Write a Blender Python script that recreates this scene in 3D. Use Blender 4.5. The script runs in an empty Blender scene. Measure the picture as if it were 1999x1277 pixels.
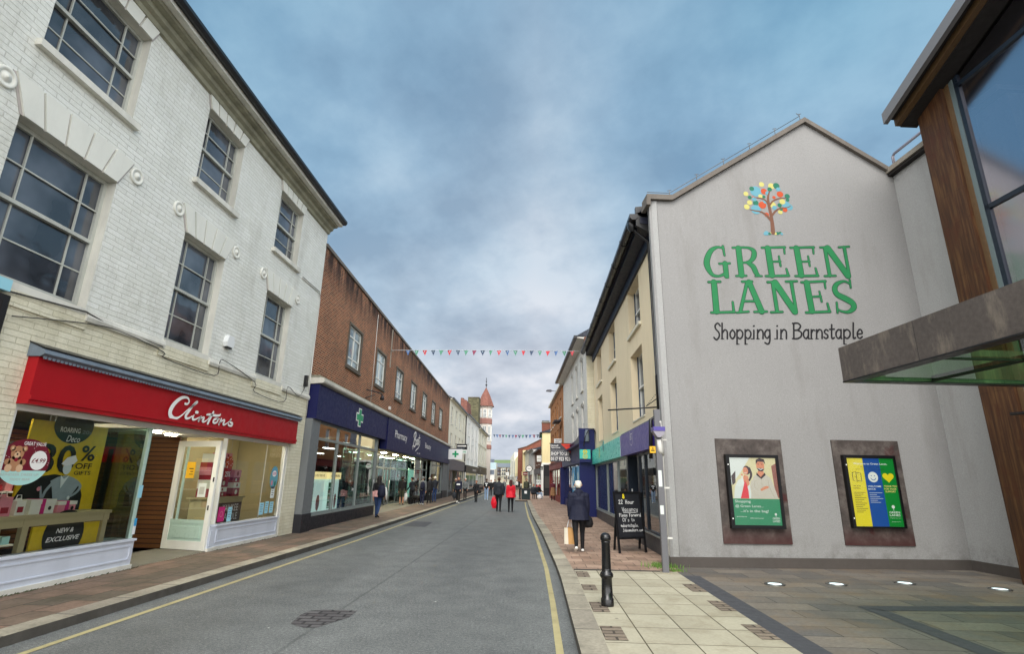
import bpy, bmesh, math, random
from mathutils import Vector, Matrix
R = math.radians
random.seed(11)
scn = bpy.context.scene
COL = scn.collection
# ------------------------------------------------------------------ camera
CAMH, PITCH, YAW, ROLL, FPX, PW, PH = 1.7, 15.97, 2.64, 0.94, 1044.0, 1999.0, 1277.0
cam = bpy.data.cameras.new('camera')
cam.sensor_width = 36.0
cam.lens = 36.0 * FPX / PW
cam.clip_start = 0.05
cam.clip_end = 9000
camo = bpy.data.objects.new('camera', cam)
COL.objects.link(camo)
_p, _y, _r = R(PITCH), R(YAW), R(ROLL)
FW = Vector((-math.sin(_y)*math.cos(_p), math.cos(_y)*math.cos(_p), math.sin(_p)))
RT0 = Vector((math.cos(_y), math.sin(_y), 0))
UP0 = RT0.cross(FW)
RT = RT0*math.cos(_r) + UP0*math.sin(_r)
UP = UP0*math.cos(_r) - RT0*math.sin(_r)
camo.matrix_world = Matrix(((RT.x, UP.x, -FW.x, 0), (RT.y, UP.y, -FW.y, 0), (RT.z, UP.z, -FW.z, CAMH), (0, 0, 0, 1)))
scn.camera = camo

def ray(px, py):          # direction in the place of a point measured on the photograph
    return FW + RT*((px-PW/2)/FPX) - UP*((py-PH/2)/FPX)

# ------------------------------------------------------------------ world, sun, exposure
SUN_EL, SUN_AZ = 46, 186     # azimuth clockwise from +Y: high behind the camera, hidden by the cover
w = bpy.data.worlds.new('World')
scn.world = w
w.use_nodes = True
nt = w.node_tree
nt.nodes.clear()
def N(t, **kw):
    n = nt.nodes.new(t)
    for k, v in kw.items():
        if k == 'inp':
            for a, b in v.items(): n.inputs[a].default_value = b
        else: setattr(n, k, v)
    return n
def L(a, b): nt.links.new(a, b)
out = N('ShaderNodeOutputWorld')
sky = N('ShaderNodeTexSky', sky_type='NISHITA', sun_disc=False, sun_elevation=R(SUN_EL), sun_rotation=R(SUN_AZ), air_density=1.2, dust_density=1.5)
tc = N('ShaderNodeTexCoord')
sep = N('ShaderNodeSeparateXYZ'); L(tc.outputs['Generated'], sep.inputs[0])
zc = N('ShaderNodeMath', operation='MAXIMUM', inp={1: 0.0}); L(sep.outputs['Z'], zc.inputs[0])
zo = N('ShaderNodeMath', operation='ADD', inp={1: 0.34}); L(zc.outputs[0], zo.inputs[0])
dx = N('ShaderNodeMath', operation='DIVIDE'); L(sep.outputs['X'], dx.inputs[0]); L(zo.outputs[0], dx.inputs[1])
dy = N('ShaderNodeMath', operation='DIVIDE'); L(sep.outputs['Y'], dy.inputs[0]); L(zo.outputs[0], dy.inputs[1])
cmb = N('ShaderNodeCombineXYZ'); L(dx.outputs[0], cmb.inputs[0]); L(dy.outputs[0], cmb.inputs[1])
mp = N('ShaderNodeMapping'); mp.inputs['Scale'].default_value = (1.0, 0.9, 1); mp.inputs['Rotation'].default_value = (0, 0, R(24)); mp.inputs['Location'].default_value = (3.15, 1.3, 0)
L(cmb.outputs[0], mp.inputs[0])
n1 = N('ShaderNodeTexNoise', inp={'Scale': 2.7, 'Detail': 12, 'Roughness': 0.56, 'Distortion': 0.0}); L(mp.outputs[0], n1.inputs['Vector'])
n2 = N('ShaderNodeTexNoise', inp={'Scale': 1.1, 'Detail': 8, 'Roughness': 0.5, 'Distortion': 0.0}); L(mp.outputs[0], n2.inputs['Vector'])
# a pale sheet in the middle and low down, thinner and bluer to the sides and high up
adx = N('ShaderNodeMath', operation='ABSOLUTE'); L(sep.outputs['X'], adx.inputs[0])
g1 = N('ShaderNodeMath', operation='MULTIPLY_ADD', inp={1: 1.0, 2: -0.66}); L(adx.outputs[0], g1.inputs[0])
g2 = N('ShaderNodeMath', operation='MULTIPLY_ADD', inp={1: 0.95}); L(zc.outputs[0], g2.inputs[0]); L(g1.outputs[0], g2.inputs[2])
g3 = N('ShaderNodeMath', operation='MULTIPLY_ADD', use_clamp=True, inp={1: 0.95}); L(n2.outputs['Fac'], g3.inputs[0]); L(g2.outputs[0], g3.inputs[2])
cr = N('ShaderNodeValToRGB'); L(g3.outputs[0], cr.inputs[0])
e = cr.color_ramp.elements
e[0].position, e[0].color = 0.0, (0.41, 0.445, 0.50, 1)
e[1].position, e[1].color = 1.0, (0.155, 0.295, 0.40, 1)
for p_, c_ in ((0.30, (0.31, 0.385, 0.46, 1)), (0.62, (0.215, 0.325, 0.425, 1))):
    q_ = cr.color_ramp.elements.new(p_); q_.color = c_
# lumps: pale tops and slate-grey undersides
lp = N('ShaderNodeValToRGB'); L(n1.outputs['Fac'], lp.inputs[0])
lp.color_ramp.elements[0].position, lp.color_ramp.elements[0].color = 0.37, (0.74, 0.76, 0.80, 1)
lp.color_ramp.elements[1].position, lp.color_ramp.elements[1].color = 0.63, (1.30, 1.22, 1.16, 1)
q_ = lp.color_ramp.elements.new(0.5); q_.color = (0.97, 0.97, 0.98, 1)
lm = N('ShaderNodeMixRGB', blend_type='MULTIPLY'); lm.inputs[0].default_value = 1.0; L(cr.outputs[0], lm.inputs[1]); L(lp.outputs[0], lm.inputs[2])
blue = N('ShaderNodeVectorMath', operation='MULTIPLY'); L(sky.outputs[0], blue.inputs[0]); blue.inputs[1].default_value = (0.010, 0.076, 0.102)
thm = N('ShaderNodeMath', operation='MULTIPLY', inp={1: 0.22}); L(g3.outputs[0], thm.inputs[0])
mx = N('ShaderNodeMixRGB'); L(thm.outputs[0], mx.inputs[0]); L(lm.outputs[0], mx.inputs[1]); L(blue.outputs[0], mx.inputs[2])
# unseen sky behind the camera made brighter than the visible part, to light the facades
bt = N('ShaderNodeMath', operation='MULTIPLY_ADD', use_clamp=True, inp={1: -1.25}); L(sep.outputs['Y'], bt.inputs[0])
bz = N('ShaderNodeMath', operation='MULTIPLY_ADD', inp={1: -0.42, 2: 0.66}); L(zc.outputs[0], bz.inputs[0]); L(bz.outputs[0], bt.inputs[2])
brt = N('ShaderNodeVectorMath', operation='SCALE'); brt.inputs[0].default_value = (0.97, 0.97, 0.96); brt.inputs['Scale'].default_value = 2.0
fin = N('ShaderNodeMixRGB'); L(bt.outputs[0], fin.inputs[0]); L(mx.outputs[0], fin.inputs[1]); L(brt.outputs[0], fin.inputs[2])
bg = N('ShaderNodeBackground', inp={'Strength': 1.0}); L(fin.outputs[0], bg.inputs['Color'])
L(bg.outputs[0], out.inputs[0])
sl = bpy.data.lights.new('sun', 'SUN'); sl.energy = 1.3; sl.angle = R(35); sl.color = (1, 0.96, 0.9)
so = bpy.data.objects.new('sun', sl); COL.objects.link(so)
_d = Vector((math.sin(R(SUN_AZ))*math.cos(R(SUN_EL)), math.cos(R(SUN_AZ))*math.cos(R(SUN_EL)), math.sin(R(SUN_EL))))
so.rotation_euler = (-_d).to_track_quat('-Z', 'Y').to_euler()
so.location = (0, -20, 40)
vs = scn.view_settings
scn.display_settings.display_device = 'sRGB'
vs.view_transform = 'Standard'; vs.look = 'None'; vs.exposure = 0.62; vs.gamma = 1.0; vs.use_curve_mapping = False
scn.cycles.use_denoising = True
scn.cycles.max_bounces = 8; scn.cycles.transparent_max_bounces = 12; scn.cycles.caustics_reflective = False; scn.cycles.caustics_refractive = False
scn.cycles.sample_clamp_indirect = 6.0

# ------------------------------------------------------------------ materials
def lin(c):
    c = c/255.0
    return c/12.92 if c <= 0.04045 else ((c+0.055)/1.055)**2.4
def C(r, g, b): return (lin(r), lin(g), lin(b), 1)
MATS = {}
class NB:                                   # small node builder
    def __init__(s, name):
        s.m = bpy.data.materials.new(name); s.m.use_nodes = True
        s.t = s.m.node_tree; s.b = s.t.nodes['Principled BSDF']; s.o = s.t.nodes['Material Output']
        MATS[name] = s.m
    def n(s, t, inp=None, **kw):
        n = s.t.nodes.new(t)
        for k, v in kw.items(): setattr(n, k, v)
        for k, v in (inp or {}).items():
            if hasattr(v, 'is_linked') or isinstance(v, bpy.types.NodeSocket): s.t.links.new(v, n.inputs[k])
            else: n.inputs[k].default_value = v
        return n
    def l(s, a, b): s.t.links.new(a, b)
    def pos(s): return s.n('ShaderNodeNewGeometry').outputs['Position']
    def uv(s): return s.n('ShaderNodeTexCoord').outputs['UV']
    def noise(s, vec, scale, detail=4, rough=0.55, out='Fac'):
        return s.n('ShaderNodeTexNoise', {'Vector': vec, 'Scale': scale, 'Detail': detail, 'Roughness': rough}).outputs[out]
    def map(s, vec, sc=(1, 1, 1), loc=(0, 0, 0), rot=(0, 0, 0)):
        return s.n('ShaderNodeMapping', {'Vector': vec, 'Scale': sc, 'Location': loc, 'Rotation': rot}).outputs[0]
    def ramp(s, fac, *st):
        r = s.n('ShaderNodeValToRGB', {'Fac': fac}); el = r.color_ramp.elements
        el[0].position, el[0].color = st[0][0], st[0][1]
        el[1].position, el[1].color = st[-1][0], st[-1][1]
        for p, c in st[1:-1]:
            q = el.new(p); q.color = c
        return r.outputs[0]
    def mix(s, f, a, b, mode='MIX'):
        return s.n('ShaderNodeMixRGB', {0: f, 1: a, 2: b}, blend_type=mode).outputs[0]
    def math(s, op, a, b=0.0, c=0.0, clamp=False):
        return s.n('ShaderNodeMath', {0: a, 1: b, 2: c}, operation=op, use_clamp=clamp).outputs[0]
    def bump(s, h, strength=0.3, dist=0.01, nrm=None):
        i = {'Height': h, 'Strength': strength, 'Distance': dist}
        if nrm is not None: i['Normal'] = nrm
        return s.n('ShaderNodeBump', i).outputs[0]
    def set(s, col=None, rough=None, nrm=None, metal=None, spec=None):
        for k, v in (('Base Color', col), ('Roughness', rough), ('Normal', nrm), ('Metallic', metal), ('Specular IOR Level', spec)):
            if v is None: continue
            if isinstance(v, bpy.types.NodeSocket): s.l(v, s.b.inputs[k])
            else: s.b.inputs[k].default_value = v
        return s.m
G0, G1 = (0, 0, 0, 1), (1, 1, 1, 1)
def mul(c, k): return (c[0]*k, c[1]*k, c[2]*k, 1)
def plain(name, col, rough=0.55, var=0.16, vs_=3.0, bump=0.08, bs_=60.0, metal=0.0, spec=0.4, dirt=0.0):
    b = NB(name); p = b.pos()
    f = b.noise(p, vs_, 5, 0.6)
    c = b.mix(f, mul(col, 1-var), mul(col, 1+var))
    if dirt:
        d = b.ramp(b.noise(b.map(p, (1, 1, 0.35)), 1.7, 8, 0.68), (0.45, G0), (0.72, G1))
        c = b.mix(b.math('MULTIPLY', d, dirt), c, mul(col, 0.42))
    r = b.ramp(b.noise(p, 9, 4), (0.3, (max(rough-.08, .02),)*3+(1,)), (0.7, (min(rough+.1, 1),)*3+(1,)))
    nr = b.bump(b.noise(p, bs_, 4), bump, 0.01) if bump else None
    return b.set(c, r, nr, metal, spec)
def emit(name, col, st):
    b = NB(name); b.set(col, 0.5); b.b.inputs['Emission Color'].default_value = col; b.b.inputs['Emission Strength'].default_value = st
    return b.m
def brick(name, c1, c2, cm, bw=0.225, bh=0.075, ms=0.009, off=0.5, var=0.35, bumpk=0.6, rough=0.8, smooth=0.15, stain=None, uvmap=True, cell=None, dist=0.012, mort_bump=True, sub=0.0, gum=0):
    b = NB(name); uv = b.uv()
    if sub: uv = b.n('ShaderNodeVectorMath', {0: uv, 1: b.n('ShaderNodeVectorMath', {0: b.noise(uv, 3.0, 3, out='Color'), 'Scale': sub}, operation='SCALE').outputs[0]}, operation='ADD').outputs[0]
    t = b.n('ShaderNodeTexBrick', {'Vector': uv, 'Color1': c1, 'Color2': c2, 'Mortar': cm, 'Scale': 1.0, 'Mortar Size': ms, 'Mortar Smooth': smooth, 'Bias': 0.0, 'Brick Width': bw, 'Row Height': bh}, offset=off, offset_frequency=2, squash=1.0)
    p = b.pos()
    v = b.noise(p, 1.1, 6, 0.65); v2 = b.noise(p, 26, 4, 0.6)
    c = b.mix(1.0, t.outputs['Color'], b.ramp(v, (0.3, (1-var*.6,)*3+(1,)), (0.7, (1+var*.35,)*3+(1,))), 'MULTIPLY')
    c = b.mix(1.0, c, b.ramp(v2, (0.3, (1-var*.5,)*3+(1,)), (0.72, (1+var*.3,)*3+(1,))), 'MULTIPLY')
    if stain: c = stain(b, c, uv, p)
    if gum:
        vo = b.n('ShaderNodeTexVoronoi', {'Vector': p, 'Scale': gum}).outputs['Distance']
        c = b.mix(b.math('MULTIPLY', b.ramp(vo, (0.035, G1), (0.055, G0)), 0.55), c, C(70, 66, 60))
    h = b.math('MULTIPLY_ADD', t.outputs['Fac'], -1.0, b.math('MULTIPLY', v2, 0.5))
    return b.set(c, b.ramp(v, (0.3, (rough-.1,)*3+(1,)), (0.7, (min(rough+.08, 1),)*3+(1,))), b.bump(h, bumpk, dist), 0, 0.3)
def glass(name, tint=(0.78, 0.86, 0.84, 1), ior=1.5, boost=0.0, gr=0.015, gc=(0.95, 0.97, 1, 1)):
    b = NB(name); b.t.nodes.remove(b.b)
    tr = b.n('ShaderNodeBsdfTransparent', {'Color': tint}); gl = b.n('ShaderNodeBsdfGlossy', {'Color': gc, 'Roughness': gr})
    nr = b.bump(b.noise(b.pos(), 0.9, 2), 0.02, 0.05); b.l(nr, gl.inputs['Normal'])
    fr = b.n('ShaderNodeFresnel', {'IOR': ior}); f = b.math('ADD', fr.outputs[0], boost, clamp=True)
    mxx = b.n('ShaderNodeMixShader', {0: f}); b.l(tr.outputs[0], mxx.inputs[1]); b.l(gl.outputs[0], mxx.inputs[2]); b.l(mxx.outputs[0], b.o.inputs[0])
    return b.m
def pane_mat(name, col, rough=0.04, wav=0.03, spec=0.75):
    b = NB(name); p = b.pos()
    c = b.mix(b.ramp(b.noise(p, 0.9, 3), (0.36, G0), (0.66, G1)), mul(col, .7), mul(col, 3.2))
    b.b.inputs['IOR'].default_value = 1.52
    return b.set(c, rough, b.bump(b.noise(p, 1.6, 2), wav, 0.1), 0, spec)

def _top_streaks(z_top, col, k):
    def f(b, c, uv, p):
        s = b.n('ShaderNodeSeparateXYZ', {0: uv}).outputs
        n = b.noise(b.map(uv, (1.4, 0.16, 1)), 1.6, 7, 0.72)
        hgt = b.math('MULTIPLY_ADD', s[1], 0.42, 0.66-z_top*0.42)       # the rain stains hang below the coping
        m = b.math('MULTIPLY', b.ramp(n, (0.40, G0), (0.54, G1)), b.ramp(hgt, (0.12, G0), (0.52, G1)))
        return b.mix(b.math('MULTIPLY', m, k), c, col)
    return f
def _grime(col, k, lo=0.5, hi=0.7, sc=(0.8, 0.25, 1)):
    def f(b, c, uv, p):
        n = b.noise(b.map(uv, sc), 1.5, 8, 0.7)
        return b.mix(b.math('MULTIPLY', b.ramp(n, (lo, G0), (hi, G1)), k), c, col)
    return f
WHITE = C(226, 224, 212)
brick('white_brick', C(232, 233, 227), C(224, 225, 217), C(214, 214, 205), 0.40, 0.087, 0.007, 0.5, 0.10, 0.8, 0.6, 0.5, _grime(C(158, 154, 138), 0.5, .52, .76), sub=0.035, dist=0.02)
brick('cream_brick', C(231, 226, 204), C(223, 217, 192), C(208, 202, 176), 0.40, 0.087, 0.007, 0.5, 0.12, 0.7, 0.62, 0.5, _grime(C(150, 140, 108), 0.5, .5, .78), sub=0.02, dist=0.02)
brick('red_brick', C(152, 80, 50), C(104, 50, 34), C(184, 156, 126), 0.225, 0.075, 0.012, 0.5, 0.5, 0.5, 0.85, 0.1, _top_streaks(9.2, C(30, 22, 22), 0.9))
brick('orange_brick', C(166, 106, 60), C(146, 88, 48), C(176, 140, 100), 0.225, 0.075, 0.010, 0.5, 0.3, 0.5, 0.85)
brick('far_red_brick', C(126, 66, 52), C(108, 54, 44), C(150, 110, 92), 0.225, 0.075, 0.010, 0.5, 0.3, 0.4, 0.85)
brick('brown_brick', C(116, 70, 48), C(94, 56, 40), C(130, 100, 80), 0.225, 0.075, 0.010, 0.5, 0.35, 0.5, 0.85)
brick('pale_brick', C(196, 160, 120), C(168, 128, 92), C(110, 88, 70), 0.225, 0.075, 0.012, 0.5, 0.3, 0.6, 0.85)
brick('white_painted_old', C(226, 224, 216), C(214, 212, 204), C(196, 192, 182), 0.225, 0.075, 0.006, 0.5, 0.12, 0.5, 0.6, 0.4, _grime(C(150, 146, 136), 0.45, .56, .75))
brick('slate', C(62, 66, 76), C(50, 54, 64), C(30, 32, 38), 0.3, 0.2, 0.008, 0.5, 0.3, 0.5, 0.6)
brick('clay_tile', C(138, 94, 82), C(120, 80, 70), C(110, 58, 44), 0.2, 0.16, 0.008, 0.5, 0.25, 0.5, 0.8)
brick('stone_rubble', C(112, 108, 82), C(86, 84, 64), C(70, 66, 52), 0.5, 0.28, 0.02, 0.4, 0.4, 0.7, 0.9, 0.3, sub=0.08)
brick('cream_slab', C(186, 179, 157), C(168, 160, 139), C(86, 78, 62), 0.515, 0.63, 0.008, 0.0, 0.2, 0.5, 0.85, 0.1, _grime(C(126, 112, 88), 0.55, .5, .72, (1.2, 1.2, 1)), dist=0.006, gum=2.1)
brick('pink_paver', C(184, 156, 136), C(158, 130, 112), C(96, 82, 70), 0.40, 0.40, 0.007, 0.5, 0.36, 0.5, 0.85, 0.1, _grime(C(92, 78, 62), 0.7, .48, .7, (1.1, 1.1, 1)), dist=0.006, gum=2.4)
brick('brown_paver', C(138, 112, 96), C(104, 94, 82), C(56, 50, 44), 0.62, 0.40, 0.008, 0.5, 0.40, 0.5, 0.85, 0.1, _grime(C(76, 70, 54), 0.75, .46, .66, (0.9, 0.9, 1)), dist=0.006, gum=2.4)
brick('plaza_slab', C(130, 121, 110), C(98, 95, 92), C(44, 42, 40), 0.95, 0.42, 0.006, 0.43, 0.40, 0.4, 0.7, 0.1, _grime(C(128, 108, 84), 0.6, .48, .66, (0.7, 0.7, 1)), dist=0.005)
brick('sett', C(140, 126, 110), C(118, 105, 92), C(78, 70, 62), 0.26, 0.125, 0.014, 0.5, 0.3, 0.8, 0.85, 0.3, dist=0.015)
brick('cobble', C(104, 101, 101), C(84, 80, 81), C(58, 56, 56), 0.24, 0.13, 0.02, 0.5, 0.35, 0.9, 0.8, 0.5, sub=0.03, dist=0.02)
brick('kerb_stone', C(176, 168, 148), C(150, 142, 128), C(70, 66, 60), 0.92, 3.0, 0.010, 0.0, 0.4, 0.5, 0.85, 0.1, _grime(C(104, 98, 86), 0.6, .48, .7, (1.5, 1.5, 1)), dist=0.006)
brick('ashlar_grey', C(98, 90, 85), C(82, 75, 72), C(60, 56, 54), 1.25, 2.0, 0.004, 0.0, 0.4, 0.3, 0.6, 0.1, _grime(C(150, 138, 124), 0.5, .52, .66, (2.4, 0.7, 1)))
brick('slat_wood', C(98, 62, 32), C(82, 50, 26), C(40, 24, 12), 3.0, 0.1, 0.012, 0.3, 0.3, 0.6, 0.6)

def _asphalt():
    b = NB('asphalt'); p = b.pos()
    s = b.n('ShaderNodeSeparateXYZ', {0: p}).outputs
    g = b.n('ShaderNodeTexVoronoi', {'Vector': p, 'Scale': 85.0}).outputs['Distance']
    sp = b.math('MULTIPLY_ADD', b.noise(p, 30, 6, 0.9), 0.6, b.math('MULTIPLY', b.noise(p, 100, 2, 0.7), 0.4))
    c = b.ramp(sp, (0.34, C(60, 61, 60)), (0.5, C(102, 104, 102)), (0.66, C(166, 167, 163)))
    lit = b.n('ShaderNodeTexVoronoi', {'Vector': p, 'Scale': 1.1}).outputs['Distance']
    c = b.mix(b.ramp(lit, (0.014, G1), (0.02, G0)), c, C(206, 204, 196))
    big = b.noise(b.map(p, (1.0, 0.16, 1)), 0.7, 6, 0.6)
    c = b.mix(1.0, c, b.ramp(big, (0.3, (0.80, 0.80, 0.80, 1)), (0.7, (1.14, 1.14, 1.14, 1))), 'MULTIPLY')
    blot = b.noise(p, 1.9, 7, 0.7)
    c = b.mix(1.0, c, b.ramp(blot, (0.34, (0.80, 0.80, 0.81, 1)), (0.6, (1.06, 1.06, 1.06, 1))), 'MULTIPLY')
    # two polished wheel tracks and a worn crown
    tr = b.math('SINE', b.math('MULTIPLY_ADD', s[0], 2.05, b.math('MULTIPLY_ADD', s[1], 0.05, 0.6)))
    c = b.mix(1.0, c, b.ramp(b.math('MULTIPLY_ADD', tr, 0.5, 0.5), (0.0, (0.93,)*3+(1,)), (1, (1.07,)*3+(1,))), 'MULTIPLY')
    seam = b.ramp(b.math('ABSOLUTE', b.math('ADD', b.math('MULTIPLY_ADD', b.noise(p, 2.0, 3), 0.05, 2.55), s[0])), (0.012, (0.72,)*3+(1,)), (0.03, G1))
    c = b.mix(1.0, c, seam, 'MULTIPLY')
    h = b.math('MULTIPLY_ADD', g, -1.0, b.math('MULTIPLY', sp, 0.9))
    return b.set(c, b.ramp(big, (0.3, (.62,)*3+(1,)), (0.7, (.78,)*3+(1,))), b.bump(h, 0.5, 0.008), 0, 0.35)
_asphalt()
def _render(name, col, speck, k=0.22, grime=None, bumpk=0.5, sc=170):
    b = NB(name); p = b.pos()
    sp = b.noise(p, sc, 3, 0.75)
    c = b.mix(1.0, b.mix(b.noise(p, 0.55, 5, 0.6), mul(col, 0.93), mul(col, 1.06)), b.ramp(sp, (0.3, (1-k,)*3+(1,)), (0.7, (1+k,)*3+(1,))), 'MULTIPLY')
    if grime:
        z = b.n('ShaderNodeSeparateXYZ', {0: p}).outputs[2]
        n = b.noise(b.map(p, (1.2, 1.2, 0.25)), 1.3, 8, 0.7)
        c = b.mix(b.math('MULTIPLY', b.ramp(n, (0.52, G0), (0.74, G1)), 0.35), c, grime)
        sp2 = b.math('MULTIPLY', b.ramp(b.noise(p, 3.5, 7, 0.75), (0.45, G0), (0.7, G1)), b.ramp(z, (0.32, G1), (0.75, G0)))
        c = b.mix(b.math('MULTIPLY', sp2, 0.55), c, mul(grime, 0.7))   # splash dirt above the plinth
    return b.set(c, 0.9, b.bump(sp, bumpk, 0.004), 0, 0.2)
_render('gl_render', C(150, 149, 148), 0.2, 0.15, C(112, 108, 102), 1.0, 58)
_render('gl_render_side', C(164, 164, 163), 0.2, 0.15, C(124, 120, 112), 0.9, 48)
_render('beige_render', C(240, 223, 190), 0.1, 0.06, C(196, 180, 142), 0.35, 60)
_render('cream_render', C(222, 217, 198), 0.1, 0.06, C(180, 168, 140), 0.3, 60)
_render('white_render', C(228, 226, 220), 0.1, 0.06, C(176, 172, 160), 0.3, 60)
_render('yellow_render', C(222, 206, 160), 0.1, 0.06, C(180, 160, 116), 0.3, 60)
_render('grey_render', C(190, 188, 184), 0.1, 0.06, C(150, 146, 140), 0.3, 60)
plain('white_paint', C(226, 226, 220), 0.45, 0.05, 3, 0.05, 40, dirt=0.18)
plain('sill_paint', C(218, 216, 206), 0.6, 0.08, 3, 0.15, 40, dirt=0.45)
plain('sash_paint', C(186, 188, 180), 0.5, 0.08, 4, 0.06, 60, dirt=0.45)
plain('reveal_mauve', C(176, 170, 166), 0.8, 0.08, 3, 0.15, 50, dirt=0.2)
plain('lintel_paint', C(224, 224, 215), 0.6, 0.05, 3, 0.12, 50, dirt=0.15)
plain('dirty_moulding', C(150, 148, 128), 0.8, 0.22, 5, 0.3, 40, dirt=0.75)
plain('stall_white', C(206, 212, 224), 0.35, 0.05, 2, 0.03, 30, dirt=0.22)
plain('black_metal', C(22, 22, 25), 0.35, 0.15, 5, 0.05, 60, spec=0.5)
plain('black_gloss', C(12, 12, 15), 0.22, 0.1, 5, 0.03, 30, spec=0.6)
plain('bezel_black', C(10, 10, 12), 0.35, 0.1, 5, 0.0, spec=0.4)
plain('navy_paint', C(20, 30, 88), 0.4, 0.1, 3, 0.04, 40)
plain('slate_blue_paint', C(40, 58, 84), 0.45, 0.1, 3, 0.05, 40)
plain('boots_navy', C(20, 24, 74), 0.5, 0.08, 0.6, 0.03, 30, spec=0.25)
plain('fascia_red', C(166, 8, 24), 0.42, 0.08, 1.2, 0.05, 40, spec=0.3, dirt=0.22)
plain('lead_grey', C(112, 124, 136), 0.5, 0.25, 6, 0.2, 30, dirt=0.5)
plain('lettering_white', C(240, 238, 234), 0.35, 0.03, 3, 0.0)
plain('green_letter', C(34, 122, 72), 0.7, 0.2, 2.2, 0.1, 90)
plain('green_outline', C(14, 62, 44), 0.75, 0.12, 4, 0.0)
plain('ink_black', C(20, 18, 22), 0.7, 0.08, 4, 0.0)
plain('ink_orange', C(192, 80, 44), 0.75, 0.1, 4, 0.0)
plain('ink_yellow', C(196, 190, 112), 0.75, 0.1, 4, 0.0)
plain('ink_blue', C(100, 158, 174), 0.75, 0.12, 4, 0.0)
plain('ink_teal', C(38, 112, 88), 0.75, 0.1, 4, 0.0)
plain('ink_brown', C(118, 80, 62), 0.75, 0.1, 4, 0.0)
plain('boots_cross', C(0, 150, 96), 0.4, 0.05, 4, 0.0)
plain('pilaster_grey', C(112, 116, 118), 0.5, 0.08, 2, 0.06, 40, dirt=0.15)
plain('frame_grey', C(142, 150, 148), 0.35, 0.06, 2, 0.02, 40, metal=0.3)
plain('frame_mint', C(176, 200, 190), 0.3, 0.05, 2, 0.02, 40)
plain('dark_riser', C(34, 34, 40), 0.5, 0.15, 3, 0.1, 40)
plain('grey_riser', C(74, 72, 74), 0.6, 0.12, 3, 0.1, 40, dirt=0.2)
plain('concrete_frame', C(96, 88, 78), 0.85, 0.15, 4, 0.3, 50, dirt=0.3)
plain('coping', C(112, 105, 98), 0.85, 0.2, 4, 0.3, 40, dirt=0.4)
plain('pale_coping', C(150, 142, 130), 0.8, 0.12, 4, 0.2, 40, dirt=0.3)
plain('cornice_white', C(214, 210, 198), 0.6, 0.08, 2, 0.15, 40, dirt=0.5)
plain('plinth_grey', C(82, 76, 72), 0.8, 0.08, 3, 0.2, 70, dirt=0.2)
plain('dark_band', C(70, 70, 74), 0.7, 0.2, 5, 0.2, 90)
plain('channel_dark', C(66, 62, 58), 0.7, 0.2, 5, 0.2, 60)
plain('yellow_line', C(178, 166, 122), 0.75, 0.25, 9, 0.2, 120, dirt=0.5)
plain('white_line', C(200, 198, 186), 0.75, 0.16, 9, 0.2, 120, dirt=0.5)
plain('fascia_metal', C(122, 120, 121), 0.5, 0.06, 2, 0.03, 40, metal=0.2)
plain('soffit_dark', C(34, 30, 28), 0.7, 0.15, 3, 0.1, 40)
plain('beam_bronze', C(96, 74, 50), 0.5, 0.15, 3, 0.1, 40)
plain('win_grey', C(112, 126, 128), 0.35, 0.06, 3, 0.02, 40, metal=0.3)
plain('win_dark', C(26, 36, 48), 0.35, 0.1, 3, 0.02, 40)
plain('pipe_grey', C(150, 146, 156), 0.4, 0.08, 3, 0.05, 40, metal=0.4)
plain('pole_grey', C(104, 104, 108), 0.45, 0.08, 3, 0.06, 40)
plain('conduit_white', C(214, 212, 206), 0.5, 0.05, 3, 0.03, 40, dirt=0.2)
plain('teal_fascia', C(84, 206, 192), 0.3, 0.06, 1.5, 0.02, 40)
plain('teal_dark', C(24, 112, 120), 0.3, 0.1, 1.5, 0.02, 40)
plain('purple_fascia', C(84, 74, 150), 0.35, 0.05, 1.5, 0.02, 40)
plain('purple_end', C(36, 22, 110), 0.35, 0.05, 1.5, 0.02, 40)
plain('dot_yellow', C(240, 220, 40), 0.4, 0.05, 2, 0.0)
plain('sign_charcoal', C(70, 70, 78), 0.4, 0.06, 2, 0.0)
plain('sign_orange', C(226, 66, 40), 0.4, 0.05, 2, 0.0)
plain('sign_maroon', C(110, 40, 84), 0.4, 0.05, 2, 0.0)
plain('sign_white', C(226, 228, 228), 0.4, 0.05, 2, 0.0)
plain('poster_blue', C(56, 158, 214), 0.35, 0.25, 1.4, 0.0)
plain('poster_pale', C(196, 220, 226), 0.35, 0.2, 3, 0.0)
plain('blackboard', C(30, 32, 38), 0.6, 0.3, 2.5, 0.03, 60)
plain('chalk', C(220, 222, 222), 0.9, 0.12, 30, 0.0)
plain('poster_yellow', C(206, 176, 28), 0.45, 0.22, 9, 0.0)
plain('poster_black', C(24, 26, 26), 0.4, 0.1, 3, 0.0)
plain('sticker_red', C(112, 22, 42), 0.4, 0.12, 5, 0.0)
plain('sticker_mint', C(178, 222, 216), 0.4, 0.05, 5, 0.0)
plain('teddy_tan', C(178, 128, 92), 0.8, 0.2, 20, 0.0)
plain('teddy_light', C(214, 176, 140), 0.8, 0.1, 20, 0.0)
plain('mannequin', C(138, 152, 156), 0.6, 0.25, 8, 0.0)
plain('mannequin_light', C(206, 216, 214), 0.6, 0.1, 8, 0.0)
plain('table_cream', C(176, 164, 124), 0.5, 0.08, 2, 0.04, 40)
plain('gift_pink', C(206, 130, 140), 0.5, 0.14, 12, 0.0)
plain('gift_pale', C(214, 214, 200), 0.5, 0.1, 12, 0.0)
plain('gift_red', C(140, 24, 44), 0.5, 0.35, 9, 0.0)
plain('card_magenta', C(186, 30, 110), 0.45, 0.1, 5, 0.0)
plain('paper_blue', C(150, 204, 220), 0.6, 0.06, 5, 0.0)
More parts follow.
